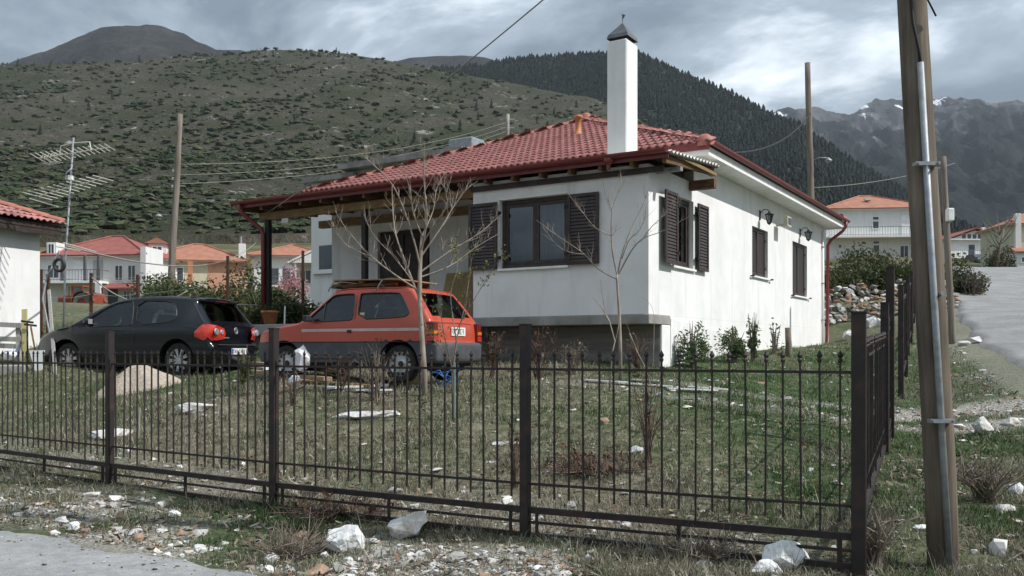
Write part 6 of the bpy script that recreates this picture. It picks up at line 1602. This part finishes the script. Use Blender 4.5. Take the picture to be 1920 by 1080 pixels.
# dry stone wall ---------------------------------------------------------
sw_a, sw_b = Vector((11.2,33.2)), Vector((16.2,34.6)); swl = (sw_b-sw_a).length
sw = empty('dry_stone_wall', (sw_a.x, sw_a.y, 0)); tag(sw, 'tumbled dry stone wall on the bank right of the house', 'wall')
stm = []; M['wall_stone'] = mat('grey_wall_stone',(0.15,0.14,0.125),(0.34,0.325,0.30),4,.95,bump=.5,bscale=14,bdist=.03,rnd=.3)
for k_ in range(8):
    V, F = hull_rock(200+k_, 13, 0); o = MB().add(V.tolist(), F.tolist()).build('stone', [M['wall_stone'],M['brown_stone'],M['wall_stone'],M['limestone']][k_%4]); stm.append(o.data); bpy.data.objects.remove(o)
random.seed(12); cnt = 0
for layer in range(9):
    x_ = -.8
    while x_ < swl+.3 and cnt < 300:
        w_ = random.uniform(.12,.40)**1.0; h_ = random.uniform(.09,.22); bx_, by_ = sw_a+(sw_b-sw_a)*((x_+w_/2)/swl)
        ztop = 1.05+.18*math.sin(x_*1.9)+.12*math.sin(x_*4.1); z_ = layer*.125+random.uniform(-.05,.05)
        if z_ < ztop:
            g_ = Tz(bx_, by_-1.1+.1*layer)
            inst('stone', random.choice(stm), Matrix.Translation((bx_-sw_a.x, by_-sw_a.y-1.3+.13*layer+random.uniform(-.16,.16), g_+z_+.05)) @ Matrix.Rotation(random.uniform(-1.5,1.5),4,'Z') @ Matrix.Rotation(random.uniform(-.6,.6),4,'Y') @ Matrix.Rotation(random.uniform(-.4,.4),4,'X') @ Matrix.Diagonal((w_*.6,.17,h_*.62,1)), sw); cnt += 1
        x_ += w_*.93
# ------------------------------------------------------------------ shrubs and trees
def leaf_cloud(n, rx, ry, h, size, seed, z0=0.0, clumps=14, spread=0.42, flat=False):
    """n leaf quads gathered in clumps through an uneven crown"""
    rg = np.random.default_rng(seed)
    cc = rg.normal(size=(clumps,3)); cc /= np.linalg.norm(cc,axis=1)[:,None]; cc *= (0.35+.6*rg.random((clumps,1))); cc[:,2] = np.abs(cc[:,2])*.9+.05*rg.random(clumps)
    ci = rg.integers(0, clumps, n); rad = spread*(.6+.8*rg.random(clumps))
    d = rg.normal(size=(n,3)); d /= np.linalg.norm(d,axis=1)[:,None]; p = cc[ci]+d*rad[ci][:,None]*rg.random((n,1))**.45
    p[:,2] = np.clip(p[:,2], .02, 1.25); p = p*np.array([rx,ry,h])+np.array([0,0,z0])
    a = rg.normal(size=(n,3)); a /= np.linalg.norm(a,axis=1)[:,None]; b = np.cross(a, rg.normal(size=(n,3))); b /= np.linalg.norm(b,axis=1)[:,None]
    s = size*(.6+.8*rg.random((n,1)))
    V = np.stack([p-a*s, p+b*s*.45, p+a*s, p-b*s*.45], 1).reshape(-1,3); F = np.arange(4*n).reshape(-1,4)
    return V, F, ci, rg
M['leaf'] = attr_mat('shrub_leaves', 0.55, 0.35, trans=0.3, var=0.2, vscale=4)
M['bark'] = mat('grey_brown_bark', (0.11,0.085,0.065), (0.23,0.19,0.15), 12, 0.9, stretch=(1,1,.4), bump=.3)
M['bark_pale'] = mat('pale_bark', (0.20,0.165,0.13), (0.34,0.285,0.235), 10, 0.85, stretch=(1,1,.35), bump=.3, lo=.4, hi=.6)
M['twig_red'] = mat('reddish_twigs', (0.085,0.055,0.042), (0.16,0.11,0.085), 10, 0.9)
GREEN = [(0.060,0.085,0.024),(0.040,0.062,0.018),(0.095,0.115,0.035),(0.030,0.048,0.016)]
def shrub(name, label, pos, rx, ry, h, n, size, seed, pal=GREEN, cat='shrub', group=None, stems=6, z0=.1, clumps=14, spread=.42, foliage='foliage'):
    e_ = empty(name, pos); tag(e_, label, cat, group); V, F, ci, rg = leaf_cloud(n, rx, ry, h, size, seed, z0, clumps, spread)
    pal = np.array(pal); cl = pal[rg.integers(0,len(pal),clumps)][ci]*.6+pal[rg.integers(0,len(pal),n)]*.4; cl = cl*(.75+.5*rg.random((n,1)))
    fast_mesh(foliage, V, F, M['leaf'], e_, col=np.repeat(cl,4,0))
    q = MB(); random.seed(seed)
    for i in range(stems):
        a = random.random()*6.28; r_ = random.uniform(.15,.75)
        q.tube([(rx*.1*math.cos(a),ry*.1*math.sin(a),-.1),(rx*r_*.5*math.cos(a),ry*r_*.5*math.sin(a),z0+h*.4),(rx*r_*math.cos(a+.3),ry*r_*math.sin(a+.3),z0+h*random.uniform(.75,1.0))], [.02+.008*h,.012+.005*h,.004], 5)
    q.build('stem', M['bark'], e_); return e_
def gp_(px, d):
    if d > 400: return ground_at(px, d-1000)
    x = at_x(px, d); return Vector((x, d, Tz(x, d)))
OL = [(0.075,0.090,0.030),(0.055,0.070,0.024),(0.11,0.115,0.045),(0.13,0.12,0.05)]
sh = [(352,29,1.5,1.5,2.3,'leftmost of the green shrubs rising behind the black car'),(400,27,1.2,1.2,1.7,'low rounded green shrub behind the roof of the black car'),(452,28,1.4,1.3,2.6,'tallest green shrub beside the maroon porch downpipe'),(492,26,1.1,1.1,1.9,'green shrub directly left of the porch post'),(538,26,1.3,1.2,1.7,'spreading green shrub right of the porch post above the terrace'),(310,31,.9,.9,1.9,'slim shrub at the foot of the bare wooden pole')]
for i, (px_, d_, rx, ry, h, lb_) in enumerate(sh): shrub('green_shrub', lb_, gp_(px_, d_), rx, ry, h*.62, 4200, .06, 60+i, OL if i % 2 else GREEN, group='shrubs behind the cars')
hd_ = [(1565,37,1.3,1.2,2.0,'bush beside the right house corner above the stone wall'),(1608,38,1.4,1.2,2.3,'second bush from the house above the stone wall'),(1655,37.5,1.5,1.3,2.4,'broad bush in the middle above the stone wall'),(1700,38,1.4,1.3,2.3,'bush above the stone wall nearest the leaning pole'),(1632,40,1.6,1.4,2.6,'taller bush standing behind the others above the stone wall')]
for i, (px_, d_, rx, ry, h, lb_) in enumerate(hd_): shrub('green_bush', lb_, gp_(px_, d_), rx, ry, h*.55, 4200, .075, 80+i, [(0.055,0.080,0.024),(0.075,0.095,0.030),(0.040,0.058,0.02),(0.10,0.10,0.04)], group='bushes above the stone wall')
shrub('green_bush', 'round bush on the road verge right of the leaning pole', gp_(1797,38), 1.0,1.0,1.3, 3000, .08, 90)
shrub('dry_bush', 'grey leafless looking bush on the road verge beside the green bush', gp_(1822,37), .9,.9,1.0, 1500, .05, 91, [(0.13,0.115,0.08),(0.10,0.085,0.06)])
shrub('dry_bush', 'brown bush by the gateway of the far cream house', gp_(1872,78), 1.6,1.2,2.2, 1800, .11, 92, [(0.12,0.11,0.06),(0.08,0.075,0.04)])
BR = [(0.085,0.135,0.050),(0.060,0.100,0.036),(0.12,0.17,0.07),(0.17,0.21,0.11)]
shrub('leafy_plant', 'taller leafy green plant with pale tips against the white wall', gp_(1298,16.9), .30,.24,.78, 2600, .028, 101, BR, 'plant', clumps=10)
shrub('leafy_plant', 'second bushy green plant along the white wall', gp_(1377,17.9), .34,.26,.60, 2600, .028, 102, BR, 'plant', clumps=10)
shrub('leafy_plant', 'thin stalk plant with few leaves between wall and fence', gp_(1412,18.3), .16,.16,.95, 160, .05, 103, BR, 'plant', clumps=5, stems=9)
shrub('leafy_plant', 'sparse low sprouts by the wall left of the wooden stake', gp_(1452,19.5), .2,.2,.6, 60, .045, 104, BR, 'plant', clumps=4, stems=7)
st_ = gp_(1477,19.6); tag(MB().tube([(0,0,-.2),(.02,0,.2),(.0,0,.62)], [.075,.07,.062], 9).build('stake', M['bark'], None, True, loc=st_), 'short dark wooden stake by the white wall', 'stake')
# pink blossom tree
e_ = shrub('blossom_tree', 'pink blossoming tree beside the portico house', gp_(540,64), 1.5,1.4,2.6, 2200, .10, 110, [(0.50,0.24,0.27),(0.40,0.17,0.20),(0.58,0.34,0.36)], 'tree', z0=.6, clumps=18, foliage='blossom')
shrub('conifer_sapling', 'small yellow green conifer seedling before the black car bumper', gp_(461,13.6), .14,.14,.6, 500, .03, 111, [(0.13,0.14,0.035),(0.09,0.11,0.03)], 'seedling', clumps=9, spread=.3)
for i, (px_, d_, h, lb_) in enumerate(((1868,74,6.0,'bare leaning tree before the cream house at right'),(1860,90,4.0,'small bare tree beside the far white house'))):
    pos = gp_(px_, d_); e_ = empty('bare_tree', pos); tag(e_, lb_, 'tree'); random.seed(300+i); q = MB()
    MB().tube([(0,0,-.2),(.15*h*.3,0,h*.3),(.1*h,0,h*.55)], [.12,.09,.06], 7).build('trunk', M['bark'], e_, True)
    for k_ in range(14):
        a = random.random()*6.28; s_ = random.uniform(.25,.55)*h; l_ = random.uniform(.2,.45)*h
        q.tube([(.1*s_,0,s_),(.1*s_+l_*.5*math.cos(a),l_*.5*math.sin(a),s_+l_*.5),(.1*s_+l_*.8*math.cos(a),l_*.8*math.sin(a),s_+l_*1.05)], [.05,.03,.01], 4)
    q.build('branches', M['bark'], e_)

# bare saplings in the yard: limbs set out from the trunk, each with its own depth
def bare_tree(name, label, base_px, d, trunk, limbs, r0, seed, twigs=7, m=None, leaves=None, tw_len=.45, rmin=.0035):
    m = m or M['bark_pale']; g = ground_at(base_px, trunk[0][1]); d = g.y; e_ = empty(name, g); tag(e_, label, 'tree'); random.seed(seed)
    P = lambda px, py, dd: at(px, py, d+dd)-g
    tp = [P(a, b, 0) for a, b in trunk]; tp[0].z = -.12; n = len(tp)
    MB().tube(tp, [r0*(1-.5*i/(n-1)) for i in range(n)], 9).build('trunk', m, e_, True)
    q = MB(); tips = []
    def curve(pts):
        out = []
        for i in range(len(pts)-1):
            p0, p1, p2, p3 = pts[max(i-1,0)], pts[i], pts[i+1], pts[min(i+2,len(pts)-1)]
            for k_ in range(4):
                t_ = k_/4; out.append(.5*((2*p1)+(p2-p0)*t_+(2*p0-5*p1+4*p2-p3)*t_*t_+(3*p1-p0-3*p2+p3)*t_**3))
        return out+[pts[-1]]
    def twig(p, dirv, l, r, lev):
        side = dirv.cross(Vector((random.gauss(0,1),random.gauss(0,1),random.gauss(0,1)))).normalized(); d_ = (dirv*random.uniform(.3,.9)+side*.8+Vector((0,0,.55))).normalized()
        pts = [p]; 
        for k_ in range(3): d_ = (d_+Vector((random.gauss(0,.16),random.gauss(0,.16),.16+random.gauss(0,.1)))).normalized(); pts.append(pts[-1]+d_*l/3)
        q.tube(pts, [r,r*.8,r*.6,r*.35], 4, False); tips.append(pts[-1]); tips.append(pts[-2])
        if lev and l > .14:
            for k_ in range(random.choice((1,2))): twig(pts[random.choice((1,2))], d_, l*.5, r*.55, lev-1)
    for li, (pts, rr) in enumerate(limbs):
        dd = random.uniform(-.55,.55); k_ = len(pts)
        c3 = curve([P(a, b, dd*i/(k_-1)) for i, (a, b) in enumerate(pts)]); n = len(c3)
        rs = [max(rmin, rr*(1-.82*i/(n-1))) for i in range(n)]; q.tube(c3, rs, 6, False)
        for t_ in range(twigs):
            i = random.randint(int(n*.25), n-2); twig(c3[i], (c3[i+1]-c3[i]).normalized(), tw_len*random.uniform(.4,1.1)*(1-.3*i/n), max(rmin*.8, rs[i]*.5), 1)
    q.build('branches', m, e_, True)
    if leaves:
        rg_ = np.random.default_rng(seed); tpn = np.array([tips[i] for i in rg_.integers(0,len(tips),leaves)])+rg_.normal(size=(leaves,3))*.03
        a = rg_.normal(size=(leaves,3)); a /= np.linalg.norm(a,axis=1)[:,None]; b = np.cross(a, rg_.normal(size=(leaves,3))); b /= np.linalg.norm(b,axis=1)[:,None]; s_ = .022
        V = np.stack([tpn-a*s_, tpn+b*s_*.6, tpn+a*s_, tpn-b*s_*.6],1).reshape(-1,3); cl = np.array([(0.16,0.17,0.05)])*(.7+.6*rg_.random((leaves,1)))
        lbd = fast_mesh('leaf_buds', V, np.arange(4*leaves).reshape(-1,4), M['leaf'], e_, col=np.repeat(cl,4,0)); lbd['kind'] = 'stuff'
    return e_
bare_tree('bare_tree', 'larger leafless tree spreading in front of the porch and red car', 797, 12.0, [(797,742),(795,690),(791,630),(787,570),(787,520),(789,470),(792,440)],
 [([(786,545),(740,515),(690,475),(650,430),(628,395)],.017),([(700,482),(668,470),(640,450),(622,418)],.011),([(787,560),(765,505),(742,440),(736,385),(735,345)],.018),([(788,500),(770,430),(738,350),(690,300),(663,278)],.016),
  ([(790,470),(800,410),(795,340),(796,262)],.018),([(790,480),(828,425),(852,385),(878,352),(896,340)],.015),([(789,510),(845,470),(895,440),(940,402)],.016),([(788,520),(845,498),(890,465),(935,438)],.014),([(790,460),(815,420),(838,385),(832,345)],.013),([(787,555),(768,520),(735,478),(700,440),(682,400)],.013),([(795,450),(775,400),(768,350),(750,310)],.012),([(790,445),(812,395),(820,350),(850,300)],.012)], .044, 41, 16, tw_len=.38)
bare_tree('bare_tree', 'smaller leafless sapling before the white front wall', 1163, 13.4, [(1164,716),(1163,640),(1161,580),(1157,525),(1157,515)],
 [([(1157,524),(1120,503),(1095,476),(1060,452),(1028,430),(1005,412)],.013),([(1096,477),(1065,472),(1040,455),(1017,425)],.009),([(1157,515),(1148,470),(1146,420),(1147,392),(1136,365),(1130,340)],.014),([(1158,512),(1168,470),(1185,425),(1205,385),(1222,338)],.013),([(1160,514),(1184,470),(1206,447),(1246,432),(1292,406)],.013),([(1146,442),(1115,426),(1088,392),(1064,362)],.010),([(1166,485),(1180,450),(1200,430),(1212,395)],.009),([(1147,395),(1155,370),(1167,335)],.007),([(1205,448),(1222,425),(1245,405),(1280,380)],.008)], .031, 42, 11, tw_len=.32)
bare_tree('budding_sapling', 'slender sapling with tiny fresh leaves in front of the red car tailgate', 850, 10.6, [(850,790),(848,700),(856,640),(848,590)],
 [([(850,700),(835,640),(825,580),(812,520)],.009),([(855,640),(870,580),(880,520),(885,480)],.009),([(850,600),(845,550),(858,500),(850,470)],.008),([(848,680),(815,640),(795,600),(800,560)],.007),([(855,620),(890,560),(925,500),(932,470)],.006)], .016, 43, 7, M['bark'], 260, .3, .002)
bare_tree('bare_sapling', 'thin whip like stem left of the white wall sapling', 1143, 12.6, [(1141,735),(1148,660),(1153,640),(1142,600),(1125,570)], [([(1142,602),(1128,578),(1112,558)],.007),([(1135,590),(1129,550),(1126,525)],.005),([(1150,655),(1160,610),(1158,590)],.004)], .013, 44, 2, M['bark_pale'], None, .12, .002)
bare_tree('bare_sapling', 'thin crossing stems right of the white wall sapling', 1200, 12.4, [(1228,735),(1210,690),(1195,660),(1180,625)], [([(1195,662),(1180,620),(1168,595)],.006),([(1215,700),(1198,700),(1160,650)],.005),([(1222,720),(1226,640),(1224,580),(1202,555)],.006)], .011, 45, 3, M['bark_pale'], None, .15, .002)
def twig_bush(label, px_, d_, w, h, n, seed, m, leaves=0, lc=(0.10,0.055,0.035)):
    g = gp_(px_, d_); e_ = empty('twiggy_bush', g); tag(e_, label, 'bush'); random.seed(seed); q = MB(); tips = []
    for i in range(n):
        a = random.random()*6.28; r_ = random.uniform(.1,1)*w/2; hh = h*random.uniform(.5,1); p1 = Vector((r_*.4*math.cos(a), r_*.4*math.sin(a), hh*.5)); p2 = Vector((r_*math.cos(a), r_*math.sin(a), hh))
        q.tube([(random.gauss(0,w*.06),random.gauss(0,w*.06),-.05), p1, p2], [.008,.006,.003], 4, False)
        for k_ in range(3):
            s_ = p1.lerp(p2, random.random()); t_ = s_+Vector((random.gauss(0,.10),random.gauss(0,.10),random.uniform(.03,.2))); q.tube([s_,t_], [.004,.002], 3, False); tips += [t_, s_.lerp(t_,.5)]
    q.build('twigs', m, e_)
    if leaves:
        rg_ = np.random.default_rng(seed); tp = np.array([tips[i] for i in rg_.integers(0,len(tips),leaves)])+rg_.normal(size=(leaves,3))*.025; a = rg_.normal(size=(leaves,3))*.02; b = rg_.normal(size=(leaves,3))*.013
        fast_mesh('dead_leaves', np.stack([tp-a,tp+b,tp+a,tp-b],1).reshape(-1,3), np.arange(4*leaves).reshape(-1,4), M['leaf'], e_, col=np.repeat(np.array([lc])*(.6+.8*rg_.random((leaves,1))),4,0))
twig_bush('reddish twiggy bush against the concrete foundation beside the middle post', 1010, 14.6, .75, .95, 26, 51, M['twig_red'], 120)
twig_bush('dry brown bush between the red car bumper and the foundation', 925, 14.9, .55, .75, 22, 52, M['twig_red'], 90, (0.16,0.11,0.07))
twig_bush('pale dry bush under the overhanging floor slab', 1075, 15.0, .8, .55, 26, 53, M['bark'], 60, (0.16,0.12,0.08))
twig_bush('dry weeds below the slab end near the white pier', 1195, 15.2, .6, .7, 24, 54, M['twig_red'], 60, (0.16,0.12,0.08))
twig_bush('bare grey bush before the side of the red car', 705, 12.6, .8, .75, 24, 55, M['bark'], 20)
twig_bush('small reddish bush before the red car door', 640, 13.0, .4, .55, 14, 56, M['twig_red'], 30)
twig_bush('tall reddish thin stems in the yard behind the fence bay', 1215, 9.6, .5, 1.05, 22, 57, M['twig_red'], 30)
twig_bush('dark reddish stems right beside the middle fence post', 966, 8.9, .22, .65, 12, 58, M['twig_red'], 20)
twig_bush('thin bare stems leaning near the sapling trunk', 470+80, 12.4, .3, .45, 10, 59, M['twig_red'], 10)
twig_bush('dead grey weeds at the fence foot near the corner', 1330, 6.75, .8, .16, 40, 61, M['bark'], 0)
twig_bush('tangled dead weeds around the corner post foot', 1640, 6.5, .5, .42, 50, 62, M['bark_pale'], 0)
twig_bush('tangled dead weeds on the verge below the leaning pole', 1850, 8.2, 1.0, .4, 60, 63, M['bark'], 0)
twig_bush('dry weeds between the big boulders and the fence', 545, 7.35, .9, .18, 50, 64, M['bark'], 0)
twig_bush('dead brown leaves and twigs in the yard right of the middle post', 1105, 9.3, 1.5, .07, 70, 65, M['twig_red'], 200, (0.13,0.075,0.045))
twig_bush('dead brown weeds at the yard fence foot near the second post', 640, 8.6, 1.5, .07, 60, 66, M['twig_red'], 160, (0.12,0.07,0.042))

# ------------------------------------------------------------------ clutter in the yard
rg = np.random.default_rng(77)
# sand heap
V, F = [], []; nr, na_ = 26, 64
hp = Vector((at_x(257,15.1),15.1,0)); hz0 = Tz(hp.x,hp.y)
for i in range(nr+1):
    for j in range(na_):
        a = 2*math.pi*j/na_; r_ = i/nr; rr = r_*(0.92+.14*math.sin(a*2+1)+.05*math.sin(a*5)); x_, y_ = hp.x+.68*rr*math.cos(a), hp.y+.52*rr*math.sin(a)
        hgt = .50*max(0,(1-r_))**1.0*(1-.22*math.exp(-(r_/.12)**2))+.02*float(vnoise(np.array([x_*9]),np.array([y_*9]),3)[0])
        V.append((x_-hp.x, y_-hp.y, Tz(x_,y_)-hz0+hgt-.03*(i==nr)))
for i in range(nr):
    for j in range(na_): F.append((i*na_+j,i*na_+(j+1)%na_,(i+1)*na_+(j+1)%na_,(i+1)*na_+j))
hm = mat('coarse_sand', (0.33,0.27,0.215), (0.50,0.43,0.355), 30, 0.95, bump=.9, bscale=45, bdist=.03)
heap = MB().add(V,F).build('sand_heap', hm, None, True, loc=(hp.x,hp.y,hz0)); tag(heap, 'pale cone of building sand before the black car', 'sand heap')
M['foam'] = mat('white_foam', (0.70,0.70,0.68), (0.80,0.80,0.78), 8, .8)
M['foam_yellow'] = mat('yellow_foam_edge', (0.42,0.33,0.16), (0.5,0.4,0.2), 8, .8)
M['plank_old'] = mat('old_planks', (0.24,0.165,0.10), (0.36,0.26,0.17), 4, .85, stretch=(1,8,8), bump=.2)
def plank(p_, q_, w, t_, m, label, cat='plank', name='plank', group='scrap timber and foam under the cars', dz=.03):
    a, b = ground_at(*p_), ground_at(*q_); a.z += dz; b.z += dz+.02
    o = MB().bar((0,0,0), b-a, w, t_).build(name, m, None, False, loc=a); return tag(o, label, cat, group)
plank((478,697),(628,716),.16,.07,M['plank_old'],'heavy brown timber lying before the red car nose, upper one',dz=.16)
plank((470,704),(615,722),.14,.06,M['plank_old'],'brown timber lying below the heavy one',dz=.07)
plank((560,716),(700,730),.24,.025,M['wood_light'],'broad pale plank end towards the middle of the car')
plank((610,732),(725,728),.30,.03,M['foam'],'long white foam strip in the grass',  'foam', 'foam_sheet')
plank((668,736),(735,738),.12,.02,M['foam'],'thin white strip below the long foam strip','foam','foam_sheet')
plank((478,693),(505,696),.25,.05,M['foam'],'white foam piece between the two cars','foam','foam_sheet')
fbk = ground_at(768,722); fo = MB().bbox(-.17,.17,-.15,.15,0.02,.17,.02).build('foam_block', M['foam'], None, False, loc=fbk); fo.rotation_euler = (0,.12,.4); tag(fo,'white foam block with yellow edge by the red car rear wheel','foam','scrap timber and foam under the cars'); MB().box(-.168,.10,-.158,-.1505,.03,.13).build('yellow_edge', M['foam_yellow'], fo)
plank((768,725),(800,727),.25,.03,M['foam'],'flat white foam sheet under the foam block','foam','foam_sheet',dz=.015)
for i, (a_, b_, w_) in enumerate((((1098,716),(1180,724),.07),((1160,722),(1262,731),.09),((1250,732),(1345,738),.10),((1290,729),(1365,736),.05),((1180,716),(1235,721),.05))):
    plank(a_, b_, w_, .02, M['foam'], ['first white batten from the left on the gravel track','second white batten along the gravel track','broadest white batten on the track at right','short white batten beside the broadest one','thin upper white batten along the track'][i], 'batten', 'batten', 'white battens on the track', dz=.03)
# plastic bag caught on twigs
V, F = hull_rock(333, 40); V = V*np.array([.13,.10,.22]); bg = at(566,672,13.0); tag(MB().add(V.tolist(),F.tolist()).build('plastic_bag', mat('white_plastic',(0.62,0.60,0.62),(0.74,0.73,0.75),14,.4), None, False, loc=bg), 'crumpled white plastic bag hanging by the red car front wheel', 'bag')
V, F = hull_rock(334, 30); V = V*np.array([.11,.08,.08]); bg = gp_(553,13.2)+Vector((0,0,.16)); tag(MB().add(V.tolist(),F.tolist()).build('plastic_bag', M['foam'], None, False, loc=bg), 'small white plastic scrap under the red car nose', 'bag')
rope = []; random.seed(9); rp0 = ground_at(838,735)
for i in range(26): rope.append(Vector((random.gauss(0,.07)+.08*math.sin(i*.8), random.gauss(0,.04), .22+.10*math.cos(i*1.1)+random.gauss(0,.03))))
tag(MB().tube(rope, .007, 5).build('blue_rope', mat('blue_rope',(0.04,0.13,0.33),(0.07,0.2,0.45),8,.7), None, True, loc=rp0), 'tangle of blue rope tied to the budding sapling', 'rope')
tag(MB().tube([(0,0,-.2),(.0,0,.75)], .014, 6).build('garden_stake', mat('green_stake',(0.16,0.22,0.20),rough=.6), None, False, loc=ground_at(852,790)), 'thin grey green stake supporting the budding sapling', 'stake')
tag(MB().bar((0,0,-.1),(.02,0,.42),.035,.03).build('marker_stake', M['wire_pale'], None, False, loc=ground_at(258,825)), 'small pale marker stake on the left bank', 'stake')
# porch clutter
ply = MB().bar((0,0,0),(0,.35,1.15),.78,.03,up=(0,1,0)).build('plywood_sheet', M['plywood'], None); ply.location = hworld(-5.35,1.5,2.205); ply.rotation_euler = (0,0,H_RZ); tag(ply, 'yellowish plywood sheet leaning on the porch wall', 'plywood')
ply = MB().bar((0,0,0),(0,.3,1.3),.42,.03,up=(0,1,0)).build('plywood_sheet', mat('brown_ply',(0.22,0.14,0.06),(0.30,0.20,0.10),3,.8), None); ply.location = hworld(-4.75,1.45,2.205); ply.rotation_euler = (0,0,H_RZ); tag(ply, 'narrower brown plywood sheet right of the yellowish one', 'plywood')
pt = empty('flower_pot', hworld(-9.45,-.02,2.2)); tag(pt, 'terracotta flower pot on the terrace end beside the porch post', 'flower pot'); MB().lathe([(0,.0),(.13,0),(.19,.27),(.21,.27),(.21,.32),(.18,.32),(.17,.28),(0,.28)], 16).build('pot', M['terracotta'], pt, True)
V, F, ci, rg2 = leaf_cloud(220,.2,.2,.3,.03,5,.3); fast_mesh('plant', V, F, M['leaf'], pt, col=np.repeat(np.array(GREEN)[rg2.integers(0,4,220)],4,0))
tag(MB().bar((0,0,0),(.01,0,.42),.03,.03).build('white_stick', M['white_trim'], None, False, loc=hworld(-9.0,0.0,2.2)), 'short white stick upright beside the flower pot', 'stick')
# clutter by the left building
M['grey_wood'] = mat('grey_weathered_wood', (0.26,0.25,0.23), (0.40,0.39,0.36), 5, .9, stretch=(8,8,1), bump=.2)
def wp(px, py, d): return at(px, py, d)
pal_ = empty('wooden_pallet', wp(20,640,18.6)); tag(pal_, 'grey weathered pallet frame leaning against the left building', 'pallet'); o0 = pal_.location.copy()
for a_, b_ in (((-30,607),(52,611)),((-30,634),(48,637)),((-30,647),(46,650))): MB().bar(wp(*a_,18.6)-o0, wp(*b_,18.6)-o0, .05, .10).build('board', M['grey_wood'], pal_)
for px_ in (35,-12): MB().bar(wp(px_,606,18.7)-o0, wp(px_,682,18.5)-o0, .09, .06, up=(0,1,0)).build('upright', M['grey_wood'], pal_)
tag(MB().bar(wp(46,580,18.4)-wp(46,690,18.2), Vector((0,0,0)), .10, .04, up=(0,1,0)).build('yellow_plank', mat('yellow_wood',(0.42,0.36,0.16),(0.50,0.44,0.24),4,.8), None, False, loc=wp(46,690,18.2)), 'yellow upright plank at the end of the grey pallet', 'plank')
def tool(px0, py0, px1, py1, d, m, label, head):
    b_ = wp(px1,py1,d); t_ = wp(px0,py0,d+.15)-b_; e_ = empty(head, b_); tag(e_, label, 'tool'); MB().tube([(0,0,0), t_], .018, 7).build('handle', m, e_, True)
    MB().bar(t_+Vector((-.12,0,.0)), t_+Vector((.12,0,-.03)), .035, .04).build('head', M['dark_metal'], e_)
tool(51,602,52,690,18.1,M['wood_dark'],'pickaxe leaning on the left building beside the yellow plank','pickaxe'); tool(57,608,72,690,18.0,M['wood'],'red topped shovel standing right of the pickaxe','shovel')
sb = wp(70,682,17.4); o = MB().prism([(-.16,0,.26),(.12,0,.26),(.10,0,-.05),(.06,0,-.26),(-.02,0,-.24)], (0,.05,0)).build('foam_sheet', M['foam'], None, False, loc=sb); tag(o, 'white foam panel propped beside the black car front wheel', 'foam')
V, F = hull_rock(401, 40); V = V*np.array([.21,.14,.12]); sk_ = wp(20,666,17.6); t = NT('blue_white_sack'); t.set(rough=.5); t.base(t.ramp(t.noise(t.coord('Object',(1,1,1)),4.5,2),[(.44,(0.05,0.12,0.38)),(.5,(0.72,0.73,0.74))])); tag(MB().add(V.tolist(),F.tolist()).build('sack', t.m, None, True, loc=sk_), 'white and blue plastic sack lying before the grey pallet', 'sack')
bl = wp(22,690,17.5); tag(MB().bbox(-.3,.3,-.15,.15,-.35,.06,.02).build('stone_block', M['concrete'], None, False, loc=bl), 'rough block under the white and blue sack', 'block')
tag(MB().bar(wp(88,540,18.6)-wp(100,700,17.2), Vector((0,0,0)), .06, .03, up=(0,1,0)).build('leaning_lath', M['grey_wood'], None, False, loc=wp(104,704,17.2)), 'pale lath leaning before the front wheel of the black car', 'lath')

# ------------------------------------------------------------------ haze
t = NT('valley_haze'); t.n.remove(t.b)
pv = t.node('ShaderNodeVolumePrincipled'); pv.inputs['Color'].default_value = (0.80,0.88,0.97,1); pv.inputs['Density'].default_value = 0.00006; pv.inputs['Anisotropy'].default_value = 0.2
t.l.new(pv.outputs[0], t.out.inputs['Volume'])
hz = MB().box(-4500,4500,-1500,6500,-40,1330).build('haze', t.m); tag(hz, kind='stuff')
